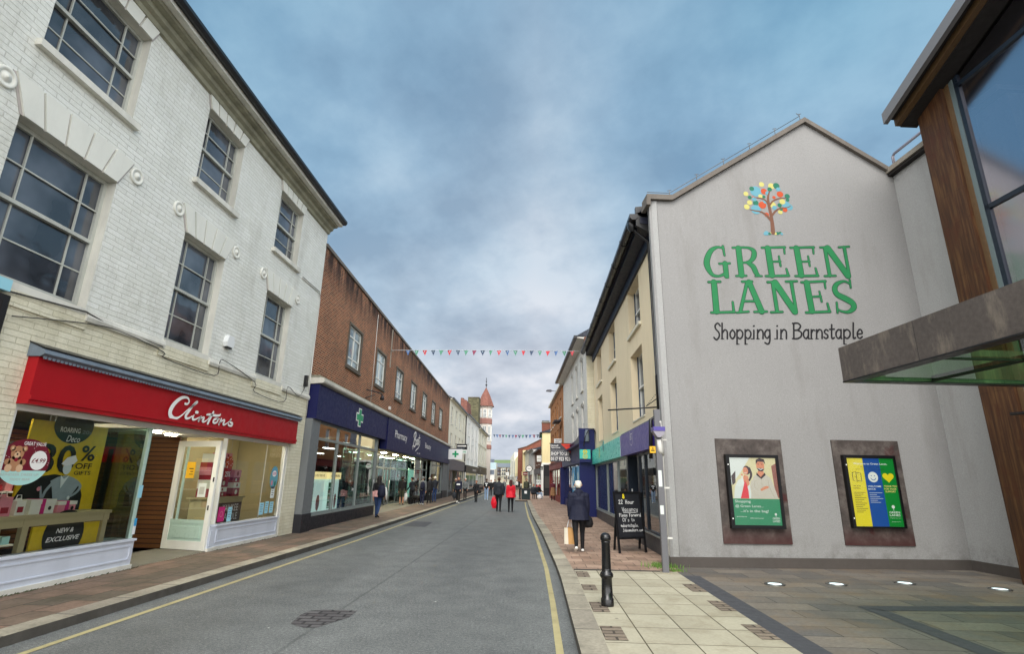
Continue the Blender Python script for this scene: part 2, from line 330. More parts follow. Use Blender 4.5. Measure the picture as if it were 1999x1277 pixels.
plain('paper_white', C(216, 222, 218), 0.6, 0.06, 5, 0.0)
plain('paper_yellow', C(226, 176, 40), 0.6, 0.08, 5, 0.0)
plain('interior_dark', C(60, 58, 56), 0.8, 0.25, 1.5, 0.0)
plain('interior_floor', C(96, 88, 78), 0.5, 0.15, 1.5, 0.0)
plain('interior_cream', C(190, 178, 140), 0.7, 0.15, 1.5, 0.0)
plain('shelf_white', C(206, 212, 210), 0.5, 0.12, 6, 0.0)
plain('shelf_goods', C(120, 120, 118), 0.6, 0.8, 14, 0.0)
plain('threshold', C(120, 116, 104), 0.85, 0.18, 3, 0.2, 60)
plain('uplight_steel', C(120, 120, 116), 0.3, 0.1, 5, 0.0, metal=0.9)
plain('mortar_trim', C(176, 150, 110), 0.8, 0.1, 5, 0.1)
plain('shop_black', C(26, 26, 30), 0.4, 0.1, 2, 0.02)
plain('shop_grey', C(92, 86, 92), 0.5, 0.1, 2, 0.02)
plain('shop_maroon', C(128, 48, 44), 0.5, 0.15, 2, 0.02)
plain('bin_green', C(22, 40, 44), 0.4, 0.1, 3, 0.02)
plain('grass_blade', C(104, 140, 62), 0.7, 0.4, 12, 0.0)
plain('moss', C(66, 70, 46), 0.9, 0.3, 12, 0.0)
plain('clock_face', C(232, 232, 226), 0.4, 0.03, 3, 0.0)
plain('hill_green', C(106, 124, 78), 0.95, 0.25, 0.004, 0.0)
plain('ground_grey', C(98, 98, 94), 0.95, 0.15, 0.1, 0.0)
plain('far_roof', C(120, 130, 140), 0.8, 0.12, 1, 0.0)
plain('far_balcony', C(90, 72, 62), 0.7, 0.2, 1, 0.0)
plain('flag_red', C(188, 62, 72), 0.8, 0.05, 5, 0.0)
plain('flag_blue', C(76, 104, 150), 0.8, 0.05, 5, 0.0)
plain('flag_green', C(84, 140, 116), 0.8, 0.05, 5, 0.0)
plain('flag_navy', C(62, 76, 100), 0.8, 0.05, 5, 0.0)
plain('flag_maroon', C(130, 60, 84), 0.8, 0.05, 5, 0.0)
plain('kerb_face', C(84, 80, 74), 0.9, 0.3, 4, 0.4, 40, dirt=0.7)  # darker than the kerb top: dirt, with shade put into the colour
plain('cable_grey', C(70, 68, 64), 0.6, 0.2, 6, 0.0)
plain('eaves_navy', C(18, 22, 42), 0.5, 0.1, 3, 0.04, 40)
plain('turret_wall', C(204, 194, 184), 0.7, 0.08, 1, 0.05, 20)
plain('turret_band', C(150, 108, 98), 0.8, 0.1, 1, 0.05, 20)
plain('rope', C(180, 186, 190), 0.8, 0.05, 5, 0.0)
def _wood():
    b = NB('glulam'); uv = b.uv()
    n = b.noise(b.map(uv, (9, 0.5, 1)), 2.2, 6, 0.6); kn = b.noise(b.map(uv, (2.4, 0.9, 1)), 1.6, 4, 0.6)
    c = b.ramp(n, (0.28, C(48, 30, 18)), (0.5, C(76, 48, 28)), (0.72, C(108, 78, 46)))
    c = b.mix(b.ramp(kn, (0.52, G0), (0.66, G1)), c, C(76, 42, 22))
    t = b.n('ShaderNodeTexBrick', {'Vector': b.map(uv, rot=(0, 0, R(90))), 'Color1': (1, 1, 1, 1), 'Color2': (.78, .76, .74, 1), 'Mortar': (.4, .35, .3, 1), 'Scale': 1.0, 'Mortar Size': 0.003, 'Brick Width': 1.7, 'Row Height': 0.145}, offset=0.37)
    c = b.mix(1.0, c, t.outputs['Color'], 'MULTIPLY')
    return b.set(c, 0.55, b.bump(n, 0.12, 0.01), 0, 0.35)
_wood()
def _rust():
    b = NB('rust_panel'); p = b.pos()
    n = b.noise(p, 3.2, 8, 0.72); n2 = b.noise(b.map(p, (1, 1, 1), (5, 2, 9)), 1.6, 6, 0.6)
    c = b.ramp(n, (0.3, C(54, 48, 46)), (0.5, C(84, 76, 72)), (0.72, C(122, 114, 108)))
    z = b.n('ShaderNodeSeparateXYZ', {0: p}).outputs[2]
    low = b.ramp(z, (0.45, G1), (0.95, G0))
    c = b.mix(b.math('MULTIPLY', b.math('ADD', b.ramp(n2, (0.58, G0), (0.66, G1)), low, clamp=True), 0.8), c, C(74, 24, 26))
    return b.set(c, 0.55, b.bump(n, 0.25, 0.01), 0.15, 0.4)
_rust()
glass('shop_glass', (0.95, 0.98, 0.97, 1), 1.33, 0.0)
glass('boots_glass', (0.80, 0.85, 0.85, 1), 1.55, 0.07)
glass('edge_glass', (0.62, 0.82, 0.76, 1), 1.5, 0.08)
glass('atrium_glass', (0.42, 0.44, 0.56, 1), 1.8, 0.42, 0.14, (0.90, 0.88, 1.0, 1))
glass('canopy_glass', (0.20, 0.58, 0.24, 1), 1.5, 0.02)
glass('clerestory_glass', (0.5, 0.55, 0.55, 1), 1.9, 0.38)
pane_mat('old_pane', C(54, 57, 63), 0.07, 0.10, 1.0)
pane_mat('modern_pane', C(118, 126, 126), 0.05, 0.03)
pane_mat('far_pane', C(70, 76, 84), 0.08, 0.03)
emit('lamp_warm', (1.0, 0.90, 0.66, 1), 95.0)
emit('lamp_white', (0.9, 1.0, 0.97, 1), 7.0)
emit('uplight_glow', (0.82, 0.97, 1.0, 1), 0.85)
emit('case_lit', (0.62, 0.86, 0.8, 1), 0.42)
emit('case_yellow', (0.95, 0.78, 0.36, 1), 0.75)
emit('window_lit', (0.93, 0.9, 0.7, 1), 0.75)
def scr(name, col, st=0.5):       # backlit poster colours
    c = mul(col, 1.0); b = NB(name); p = b.pos()
    cc = b.mix(b.noise(p, 5, 4), mul(c, 0.86), mul(c, 1.1)); b.set(mul(c, .3), 0.3)
    b.l(cc, b.b.inputs['Emission Color']); b.b.inputs['Emission Strength'].default_value = st
for nm, cc in dict(s_green=(54, 130, 92), s_white=(208, 212, 204), s_sky=(206, 196, 152), s_skin=(206, 132, 96), s_hair=(54, 32, 28), s_shirt=(190, 182, 166), s_coral=(214, 62, 70), s_shade=(168, 160, 144), s_yellow=(212, 196, 32), s_blue=(22, 72, 142), s_lime=(14, 120, 44), s_ink=(40, 44, 34), s_wall=(140, 88, 74), s_gold=(232, 200, 120)).items(): scr(nm, C(*cc))
# ------------------------------------------------------------------ geometry helpers
class Fr:
    """A facade's own axes: u along it, d out of it, z up. Points are plain (u, d, z)."""
    def __init__(s, A, ang, out=1):
        s.A = Vector((A[0], A[1])); a = R(ang)
        s.e = Vector((-math.sin(a), math.cos(a)))          # ang is measured from +Y to the left
        s.n = Vector((s.e.y, -s.e.x))*out                  # out = +1: faces +X for a facade running along +Y
        s.flip = out > 0                                   # (u, d, z) left-handed
    def W(s, u, d, z):
        q = s.A + s.e*u + s.n*d
        return Vector((q.x, q.y, z))
    def px(s, x, y, d=0.0):                                # photograph point -> (u, z) on the plane d in front of the facade
        r = ray(x, y); a = s.A + s.n*d
        t = s.n.dot(a)/(s.n.x*r.x + s.n.y*r.y)
        q = Vector((r.x*t, r.y*t)) - a
        return (q.dot(s.e), CAMH + r.z*t)
    def tr(s, k, ox, oy, d=0.0): return lambda x, y: s.px(ox+x/k, oy+y/k, d)
WORLD = Fr((0, 0), -90, -1)                                # u = x, d = y
def gpx(x, y, z=0.0):
    r = ray(x, y); t = (z-CAMH)/r.z
    return (r.x*t, r.y*t)

BASE = {}
class MB:
    def __init__(s, fr=WORLD): s.fr = fr; s.v = []; s.f = []; s.m = []; s.uv = []; s.sm = []
    def face(s, pts, mat, uv=None, fr=None, smooth=False):
        fr = fr or s.fr; i = len(s.v)
        s.v += [fr.W(*p) for p in pts]
        if uv is None:
            a = Vector(pts[0]); n = Vector((0, 0, 0))
            for k in range(len(pts)):
                p, q = Vector(pts[k]), Vector(pts[(k+1) % len(pts)])
                n += Vector(((p.y-q.y)*(p.z+q.z), (p.z-q.z)*(p.x+q.x), (p.x-q.x)*(p.y+q.y)))
            ax = max(range(3), key=lambda k: abs(n[k]))
            uv = [((p[1], p[2]) if ax == 0 else (p[0], p[2]) if ax == 1 else (p[0], p[1])) for p in pts]
        idx = list(range(i, i+len(pts))); uv = list(uv)
        if fr.flip: idx.reverse(); uv.reverse()
        s.f.append(idx); s.m.append(mat); s.uv.append(uv); s.sm.append(smooth)
    def box(s, u0, u1, d0, d1, z0, z1, mat, skip='', fr=None):
        if u0 > u1: u0, u1 = u1, u0
        if d0 > d1: d0, d1 = d1, d0
        if z0 > z1: z0, z1 = z1, z0
        F = lambda p, k: None if k in skip else s.face(p, mat, fr=fr)
        F([(u0, d0, z0), (u1, d0, z0), (u1, d0, z1), (u0, d0, z1)], 'b')
        F([(u1, d1, z0), (u0, d1, z0), (u0, d1, z1), (u1, d1, z1)], 'f')
        F([(u0, d1, z0), (u0, d0, z0), (u0, d0, z1), (u0, d1, z1)], 'l')
        F([(u1, d0, z0), (u1, d1, z0), (u1, d1, z1), (u1, d0, z1)], 'r')
        F([(u0, d0, z1), (u1, d0, z1), (u1, d1, z1), (u0, d1, z1)], 't')
        F([(u0, d1, z0), (u1, d1, z0), (u1, d0, z0), (u0, d0, z0)], 'o')
    def prism(s, poly, a0, a1, mat, axis='u', cap=True, fr=None):
        """poly of 2D points swept along an axis: axis u -> poly (d, z); axis d -> poly (u, z); axis z -> poly (u, d)"""
        mk = {'u': lambda p, a: (a, p[0], p[1]), 'd': lambda p, a: (p[0], a, p[1]), 'z': lambda p, a: (p[0], p[1], a)}[axis]
        n = len(poly)
        area = sum(poly[k][0]*poly[(k+1) % n][1]-poly[(k+1) % n][0]*poly[k][1] for k in range(n))
        fl = (area < 0) ^ (a1 < a0) ^ (axis == 'd')
        for k in range(n):
            p, q = poly[k], poly[(k+1) % n]
            qd = [mk(p, a0), mk(q, a0), mk(q, a1), mk(p, a1)]
            if fl: qd.reverse()
            s.face(qd, mat, fr=fr)
        if cap:
            c0 = [mk(p, a0) for p in poly]; c1 = [mk(p, a1) for p in poly]
            if not fl: c0.reverse()
            else: c1.reverse()
            s.face(c0, mat, fr=fr); s.face(c1, mat, fr=fr)
    def flat(s, pts, d, mat, th=0.0, fr=None):             # polygon (u, z) lying on plane d; th gives it thickness
        if th: s.prism(pts, d-th, d, mat, 'd', fr=fr)
        else: s.face([(p[0], d, p[1]) for p in pts], mat, fr=fr)
    def disc(s, u, z, r, d, mat, n=24, rz=None, th=0.0, fr=None):
        rz = rz or r
        s.flat([(u+r*math.cos(2*math.pi*k/n), z+rz*math.sin(2*math.pi*k/n)) for k in range(n)], d, mat, th, fr)
    def ring(s, u, z, r0, r1, d, mat, n=28, fr=None):
        for k in range(n):
            a, b = 2*math.pi*k/n, 2*math.pi*(k+1)/n
            s.face([(u+r0*math.cos(a), d, z+r0*math.sin(a)), (u+r1*math.cos(a), d, z+r1*math.sin(a)), (u+r1*math.cos(b), d, z+r1*math.sin(b)), (u+r0*math.cos(b), d, z+r0*math.sin(b))], mat, fr=fr)
    def brush(s, pts, d, mat, k=1.0, grow=0.0, sub=5, cap=True, fr=None):
        """a brush stroke on plane d: pts (u, z, width), smoothed"""
        P = spline(pts, sub) if len(pts) > 2 and sub else [tuple(p) for p in pts]
        Lf, Rt = [], []
        n = len(P)
        for i, p in enumerate(P):
            a, b = P[max(i-1, 0)], P[min(i+1, n-1)]
            tx, tz = b[0]-a[0], b[1]-a[1]; l = math.hypot(tx, tz) or 1e-6
            w = p[2]*k/2 + grow
            Lf.append((p[0]-tz/l*w, p[1]+tx/l*w)); Rt.append((p[0]+tz/l*w, p[1]-tx/l*w))
        for i in range(n-1):
            s.face([(Lf[i][0], d, Lf[i][1]), (Rt[i][0], d, Rt[i][1]), (Rt[i+1][0], d, Rt[i+1][1]), (Lf[i+1][0], d, Lf[i+1][1])], mat, fr=fr)
        if cap:
            for (p, q) in ((P[0], P[1]), (P[-1], P[-2])):
                w = p[2]*k/2 + grow; a0 = math.atan2(p[1]-q[1], p[0]-q[0])
                if w > 1e-4: s.face([(p[0]+w*math.cos(a0+t*math.pi/6-math.pi/2), d, p[1]+w*math.sin(a0+t*math.pi/6-math.pi/2)) for t in range(7)], mat, fr=fr)
    def tube(s, pts, r, mat, n=8, fr=None, cap=True, smooth=True):
        fr = fr or s.fr; W_ = [fr.W(*p) for p in pts]; rings = []
        rr = r if isinstance(r, (list, tuple)) else [r]*len(pts)
        for i, p in enumerate(W_):
            t = (W_[min(i+1, len(W_)-1)]-W_[max(i-1, 0)]).normalized()
            a = t.cross(Vector((0, 0, 1)) if abs(t.z) < 0.9 else Vector((1, 0, 0))).normalized(); b = t.cross(a)
            rings.append([p+(a*math.cos(2*math.pi*k/n)+b*math.sin(2*math.pi*k/n))*rr[i] for k in range(n)])
        base = len(s.v)
        for rg in rings: s.v += rg
        for i in range(len(rings)-1):
            for k in range(n):
                k2 = (k+1) % n
                s.f.append([base+i*n+k, base+i*n+k2, base+(i+1)*n+k2, base+(i+1)*n+k]); s.m.append(mat); s.sm.append(smooth)
                s.uv.append([(k/n, i*.2), ((k+1)/n, i*.2), ((k+1)/n, i*.2+.2), (k/n, i*.2+.2)])
        if cap:
            for o, rev in ((0, True), (len(rings)-1, False)):
                ids = [base+o*n+k for k in range(n)]
                if rev: ids.reverse()
                s.f.append(ids); s.m.append(mat); s.sm.append(False); s.uv.append([(0, 0)]*n)
    def lathe(s, c, prof, mat, n=20, axis='z', fr=None, smooth=True, a0=0.0):
        """prof (r, h); axis z: around the vertical through c; axis d: around the facade's normal"""
        fr = fr or s.fr; base = len(s.v)
        for (r, h) in prof:
            for k in range(n):
                a = a0+2*math.pi*k/n
                p = (c[0]+r*math.cos(a), c[1]+r*math.sin(a), c[2]+h) if axis == 'z' else (c[0]+r*math.cos(a), c[1]+h, c[2]+r*math.sin(a))
                s.v.append(fr.W(*p))
        for i in range(len(prof)-1):
            for k in range(n):
                k2 = (k+1) % n
                q = [base+i*n+k, base+i*n+k2, base+(i+1)*n+k2, base+(i+1)*n+k]
                if fr.flip ^ (axis == 'd'): q.reverse()
                u0, u1 = k*prof[i][0]*6.28/n, (k+1)*prof[i][0]*6.28/n
                s.f.append(q); s.m.append(mat[i] if isinstance(mat, (list, tuple)) else mat); s.sm.append(smooth); s.uv.append([(u0, prof[i][1]), (u1, prof[i][1]), (u1, prof[i+1][1]), (u0, prof[i+1][1])])
        ids = [base+(len(prof)-1)*n+k for k in range(n)]
        if prof[-1][0] > 1e-4:
            if fr.flip ^ (axis == 'd'): ids.reverse()
            s.f.append(ids); s.m.append(mat[-1] if isinstance(mat, (list, tuple)) else mat); s.sm.append(False); s.uv.append([(0, 0)]*n)
    def text(s, body, u0, u1, z0, z1, d, mat, bold=0.0, shear=0.0, fr=None):
        vs, fs = text_mesh(body, bold, shear)
        if not vs: return
        x0 = min(v[0] for v in vs); x1 = max(v[0] for v in vs); y0 = min(v[1] for v in vs); y1 = max(v[1] for v in vs)
        fu = lambda x: u0+(u1-u0)*(x-x0)/max(x1-x0, 1e-6); fz = lambda y: z0+(z1-z0)*(y-y0)/max(y1-y0, 1e-6)
        fr = fr or s.fr; b = len(s.v)
        s.v += [fr.W(fu(v[0]), d, fz(v[1])) for v in vs]
        for f in fs: s.f.append([b+i for i in f]); s.m.append(mat); s.sm.append(False); s.uv.append([(0, 0)]*len(f))
    def build(s, name, parent=None, label=None, bevel=0.0):
        if not s.v: return None
        me = bpy.data.meshes.new(name)
        if parent is None:
            xs = [v.x for v in s.v]; ys = [v.y for v in s.v]
            o0 = Vector(((min(xs)+max(xs))/2, (min(ys)+max(ys))/2, min(v.z for v in s.v)))
        else: o0 = BASE[parent.name]
        me.from_pydata([v-o0 for v in s.v], [], s.f)
        keys = []
        for k in s.m:
            if k not in keys: keys.append(k)
        for k in keys: me.materials.append(MATS[k])
        ix = {k: i for i, k in enumerate(keys)}
        ul = me.uv_layers.new(name='UVMap'); li = 0; dat = []
        for uv in s.uv:
            for q in uv: dat += [q[0], q[1]]
        ul.data.foreach_set('uv', dat)
        me.polygons.foreach_set('material_index', [ix[k] for k in s.m])
        me.polygons.foreach_set('use_smooth', s.sm)
        me.update()
        o = bpy.data.objects.new(name, me); COL.objects.link(o)
        if parent is None: o.location = o0
        else: o.parent = parent
        BASE[o.name] = o0
        if label: o['label'] = label
        if bevel:
            md = o.modifiers.new('bevel', 'BEVEL'); md.width = bevel; md.segments = 2; md.limit_method = 'ANGLE'; md.angle_limit = R(50)
        return o
def spline(P, sub):
    out = []
    n = len(P)
    for i in range(n-1):
        p0, p1, p2, p3 = P[max(i-1, 0)], P[i], P[i+1], P[min(i+2, n-1)]
        for k in range(sub):
            t = k/sub
            out.append(tuple(0.5*(2*b+(c-a)*t+(2*a-5*b+4*c-d)*t*t+(3*b-a-3*c+d)*t**3) for a, b, c, d in zip(p0, p1, p2, p3)))
    out.append(tuple(P[-1]))
    return out
_TX = {}
def text_mesh(body, bold, shear):
    key = (body, bold, shear)
    if key in _TX: return _TX[key]
    cu = bpy.data.curves.new('t', 'FONT'); cu.body = body; cu.offset = bold; cu.shear = shear; cu.resolution_u = 3; cu.align_x = 'CENTER'
    ob = bpy.data.objects.new('t', cu); COL.objects.link(ob)
    dg = bpy.context.evaluated_depsgraph_get()
    me = bpy.data.meshes.new_from_object(ob.evaluated_get(dg))
    r = ([tuple(v.co) for v in me.vertices], [list(p.vertices) for p in me.polygons])
    bpy.data.objects.remove(ob); bpy.data.curves.remove(cu); bpy.data.meshes.remove(me)
    _TX[key] = r
    return r
def tag(o, label, cat, group=None, kind=None):
    o['label'] = label; o['category'] = cat
    if group: o['group'] = group
    if kind: o['kind'] = kind
    return o
def thing(name, label, cat, loc, group=None):
    o = bpy.data.objects.new(name, None); o.empty_display_size = 0.2; COL.objects.link(o)
    o.location = loc; BASE[o.name] = Vector(loc)
    return tag(o, label, cat, group)
def struct(o):
    o['kind'] = 'structure'; return o

def wall(mb, u0, u1, z0, z1, holes, mat, reveal=0.2, rmat=None, d=0.0, band=None):
    """a front face with rectangular openings and their reveals; band=(z, mat): another finish below z"""
    us = sorted({u0, u1, *[h[0] for h in holes], *[h[1] for h in holes]}); us = [u for u in us if u0 <= u <= u1]
    zs = sorted({z0, z1, *[h[2] for h in holes], *[h[3] for h in holes], *([band[0]] if band else [])}); zs = [z for z in zs if z0 <= z <= z1]
    for a, b in zip(us, us[1:]):
        for c, e_ in zip(zs, zs[1:]):
            m0, m1 = (a+b)/2, (c+e_)/2
            if any(h[0] < m0 < h[1] and h[2] < m1 < h[3] for h in holes): continue
            mm = band[1] if band and m1 < band[0] else mat
            mb.face([(b, d, c), (a, d, c), (a, d, e_), (b, d, e_)], mm)
    rm = rmat or mat
    for h in holes:
        a, b, c, e_ = h[:4]; rv = h[4] if len(h) > 4 else reveal
        mb.face([(a, d, c), (a, d-rv, c), (a, d-rv, e_), (a, d, e_)], rm); mb.face([(b, d-rv, c), (b, d, c), (b, d, e_), (b, d-rv, e_)], rm)
        mb.face([(a, d-rv, e_), (b, d-rv, e_), (b, d, e_), (a, d, e_)], rm); mb.face([(a, d, c), (b, d, c), (b, d-rv, c), (a, d-rv, c)], rm)
def shell(mb, u0, u1, dep, z0, z1, mat, top=True, flank=None):   # flanks, back and lid behind a facade
    f = flank or mat
    mb.face([(u0, 0, z0), (u0, -dep, z0), (u0, -dep, z1), (u0, 0, z1)], f); mb.face([(u1, -dep, z0), (u1, 0, z0), (u1, 0, z1), (u1, -dep, z1)], f)
    mb.face([(u0, -dep, z0), (u1, -dep, z0), (u1, -dep, z1), (u0, -dep, z1)], f)
    if top: mb.face([(u0, 0, z1), (u0, -dep, z1), (u1, -dep, z1), (u1, 0, z1)], f)
def sash(bld, fr, u0, u1, z0, z1, rec, cols=(0.22, 0.78), rows=2, fm='sash_paint', pm='old_pane', bw=0.055, bar=0.022, mid=0.5, sill=None, sillm='sill_paint', curtain=None, opened=0.0):
    """sliding sash window: frame with glazing bars, its pane and sill"""
    f = MB(fr); d0, d1 = -rec, -rec+0.07
    f.box(u0, u0+bw, d0, d1, z0, z1, fm); f.box(u1-bw, u1, d0, d1, z0, z1, fm)
    f.box(u0+bw, u1-bw, d0, d1, z1-bw*1.1, z1, fm); f.box(u0+bw, u1-bw, d0, d1, z0, z0+bw*1.5, fm)
    zm = z0+(z1-z0)*mid
    if mid: f.box(u0+bw, u1-bw, d0+0.012, d1+0.02, zm-0.028, zm+0.028, fm)
    a, b = u0+bw, u1-bw
    for half, (c, e_) in enumerate(((z0+bw*1.5, zm-0.028), (zm+0.028, z1-bw*1.1))) if mid else [(1, (z0+bw*1.5, z1-bw*1.1))]:
        o = 0.0 if half == 0 else 0.02
        for k in cols: f.box(a+(b-a)*k-bar/2, a+(b-a)*k+bar/2, d0+0.012+o, d0+0.042+o, c, e_, fm)
        for k in range(1, rows):
            zz = c+(e_-c)*k/rows; f.box(a, b, d0+0.014+o, d0+0.036+o, zz-bar/2, zz+bar/2, fm)
    w_ = f.build('window', bld)
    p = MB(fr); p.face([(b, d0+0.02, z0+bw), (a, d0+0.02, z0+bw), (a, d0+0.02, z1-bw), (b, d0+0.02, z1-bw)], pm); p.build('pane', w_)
    if sill:
        so_, sh, sp = sill; s_ = MB(fr); s_.box(u0-so_, u1+so_, -rec+0.07, sp, z0-sh, z0, sillm); s_.build('sill', w_, bevel=0.008)
    return w_
# ------------------------------------------------------------------ ground, road, kerbs, pavements
LK = [(-5.33, -8), (-5.33, 16), (-5.48, 24.6), (-5.72, 37), (-5.85, 48), (-6.25, 65), (-7.6, 95), (-9.6, 130), (-12, 165)]
RK = [(0.45, -8), (0.45, 10), (0.42, 11.7), (0.22, 18.3), (-0.14, 27.5), (-0.44, 38.0), (-0.62, 45.6), (-0.62, 45.61), (-1.62, 45.9), (-1.95, 58), (-3.0, 80), (-4.6, 105), (-7.5, 140), (-9.5, 165)]
def off(P, dx): return [(x+dx, y) for x, y in P]
def xat(P, y):
    for (x0, y0), (x1, y1) in zip(P, P[1:]):
        if y0 <= y <= y1: return x0+(x1-x0)*(y-y0)/max(y1-y0, 1e-6)
    return P[-1][0]
def sheet(name, A, B, z, mat, uvs=1.0, kind=True):
    mb = MB()
    for i in range(len(A)-1):
        q = [A[i], B[i], B[i+1], A[i+1]]
        mb.face([(p[0], p[1], z) for p in q], mat, uv=[(p[1], p[0]) if uvs < 0 else (p[0], p[1]) for p in q])
    o = mb.build(name); return struct(o) if kind else o
g = MB(); g.face([(-2500, -300, -0.06), (2500, -300, -0.06), (2500, 3200, -0.06), (-2500, 3200, -0.06)], 'ground_grey'); struct(g.build('ground'))
ys = [-8, 10, 11.7, 16, 18.3, 24.6, 27.5, 37, 38.0, 45.6, 48, 58, 65, 80, 95, 105, 130, 140, 165]
sheet('road', [(xat(LK, y), y) for y in ys], [(xat(RK, y)+(0.02 if y < 45 else 0.3), y) for y in ys], 0.0, 'asphalt')
sheet('pavement_across', off(LK, -0.28), [(-14, y) for x, y in LK], 0.1, 'brown_paver', -1).name = 'pavement'
rk2 = [p for p in RK if p[1] > 12.06]
rk2 = [(xat(RK, y), y) for y in (10.9, 12.05)] + [(xat(RK, 12.05), 12.06)] + rk2
sheet('pavement', off(rk2, 0.28), [(2.72 if y < 12.06 else 6.5, y) for x, y in rk2], 0.1, 'pink_paver')
pv = MB(); pv.face([(0.73, -8, 0.1), (14, -8, 0.1), (14, 12.6, 0.1), (2.72, 12.04, 0.1), (2.72, 10.9, 0.1), (0.7, 10.9, 0.1)], 'plaza_slab'); struct(pv.build('plaza_paving'))
def kerb(P, dx, name):
    mb = MB(); s = 0.0
    for (x0, y0), (x1, y1) in zip(P, P[1:]):
        l = math.hypot(x1-x0, y1-y0)
        a, b, c, d_ = (x0, y0), (x1, y1), (x1+dx, y1), (x0+dx, y0)
        U = lambda v: [(s, v), (s+l, v), (s+l, v+.3), (s, v+.3)]
        z = 0.106
        top = [(a[0], a[1], z), (b[0], b[1], z), (c[0], c[1], z), (d_[0], d_[1], z)]
        uv = [(s, .3), (s+l, .3), (s+l, .6), (s, .6)]
        if dx > 0: top.reverse(); uv.reverse()
        mb.face(top, 'kerb_stone', uv=uv)
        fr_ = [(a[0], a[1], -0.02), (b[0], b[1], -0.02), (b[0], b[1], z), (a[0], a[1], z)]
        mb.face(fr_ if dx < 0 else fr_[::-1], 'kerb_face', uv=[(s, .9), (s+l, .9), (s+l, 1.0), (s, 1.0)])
        s += l
    return struct(mb.build(name))
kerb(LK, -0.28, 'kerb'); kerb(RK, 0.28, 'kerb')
def yline(P, wd, name, mat='yellow_line', z=0.005):
    A, B = P, off(P, wd); return sheet(name, A, B, z, mat)
lin_l = [(xat(LK, y)+0.33, y) for y in (-8, 6, 16, 24.6, 37, 48, 65)]
lin_r = [(xat(RK, y)-0.23, y) for y in (-8, 8.5, 11.7, 18.3, 27.5, 38, 45)]
yline(lin_l, 0.085, 'road_marking'); yline(lin_r, 0.08, 'road_marking')
# drain edge between asphalt and kerb: a darker gutter strip
# cream slabs by the kerb, with setts let into them, and the dark bands of the plaza
cs = MB()
cs.face([(0.73, -8, 0.104), (2.63, -8, 0.104), (2.63, 10.9, 0.104), (0.73, 10.82, 0.104)], 'cream_slab', uv=[(x-0.63+0.0, y-0.62+0.06) for x, y in ((0.73, -8), (2.63, -8), (2.63, 10.9), (0.73, 10.82))])
for (x0, x1, y0, y1) in ((0.74, 0.98, 6.3, 6.87), (0.74, 0.96, 7.55, 8.13), (2.42, 2.63, 6.5, 7.12), (2.42, 2.63, 7.8, 8.41), (2.4, 2.63, 9.04, 9.67), (0.74, 0.96, 10.1, 10.7), (0.74, 0.96, 8.95, 9.42), (2.42, 2.63, 5.2, 5.8)):
    cs.face([(x0, y0, 0.1075), (x1, y0, 0.1075), (x1, y1, 0.1075), (x0, y1, 0.1075)], 'sett', uv=[(x0-x0, y0-y0), (x1-x0, 0), (x1-x0, y1-y0), (0, y1-y0)])
struct(cs.build('paving_slabs'))
db = MB()
db.face([(2.63, -8, 0.1045), (2.93, -8, 0.1045), (2.93, 10.5, 0.1045), (2.63, 10.5, 0.1045)], 'dark_band')
db.face([(4.42, -8, 0.1045), (4.68, -8, 0.1045), (4.68, 8.05, 0.1045), (4.42, 8.3, 0.1045)], 'dark_band')
db.face([(4.42, 8.31, 0.1045), (4.62, 8.06, 0.1045), (9.0, 8.48, 0.1045), (9.0, 8.86, 0.1045)], 'dark_band')
struct(db.build('paving_band'))
dc = MB(); dc.box(0.73, 2.4, 10.86, 10.95, 0.08, 0.112, 'channel_dark', fr=Fr((0, 0.0), -90+4.0*0, -1)); struct(dc.build('drain_channel'))
# patch of old setts showing through the asphalt, and a newer asphalt patch
pt = MB(); pts = [(-2.70, 6.86), (-2.92, 7.02), (-2.98, 7.45), (-2.95, 7.66), (-2.80, 7.74), (-2.34, 7.74), (-2.33, 7.40), (-2.55, 6.88)]
pt.face([(x, y, 0.004) for x, y in pts][::-1], 'cobble'); struct(pt.build('road_patch'))
pt = MB(); pt.face([(x, y, 0.004) for x, y in [(-4.86, 20.7), (-3.97, 20.5), (-4.13, 22.8), (-4.98, 23.1)]], 'dark_band'); struct(pt.build('road_patch'))
# the green hill that closes the street
hl = MB()
hp = [(-900, 10), (-560, 30), (-420, 66), (-300, 74), (-170, 78), (-60, 80), (60, 78), (220, 72), (420, 52), (700, 30), (1000, 8)]
for (x0, z0), (x1, z1) in zip(hp, hp[1:]):
    for k in range(5):
        a, b = k/5, (k+1)/5; f = lambda t: t*t*(3-2*t)
        hl.face([(x0, 1500+700*a, z0*f(a)-1), (x1, 1500+700*a, z1*f(a)-1), (x1, 1500+700*b, z1*f(b)-1), (x0, 1500+700*b, z0*f(b)-1)], 'hill_green', smooth=True)
struct(hl.build('hill'))
# litter specks on the asphalt are left to its grain; in-ground lights
for i, (x, y, lb) in enumerate(((3.97, 9.86, 'round uplight set in the paving below the left-hand poster panel'), (5.04, 10.0, 'lit round uplight in the paving between the two poster panels'), (6.32, 10.27, 'round uplight in the paving below the right edge of the right poster panel'), (7.59, 9.9, 'dim uplight set in the paving beside the inner corner wall'))):
    t = thing('ground_light', lb, 'ground light', (x, y, 0.1), 'uplights in the plaza paving')
    a = MB(); a.lathe((x, y, 0.1), [(0.165, 0.002), (0.16, 0.014), (0.115, 0.016), (0.11, 0.006)], ['uplight_steel']*4, 24); a.build('rim', t)
    a = MB(); a.disc(x, y, 0.112, 0, 'uplight_glow', 20, fr=Fr((0, 0), -90, -1))
    a.v = [Vector((v.x, v.z, 0.1085)) for v in a.v]; a.build('lens', t)
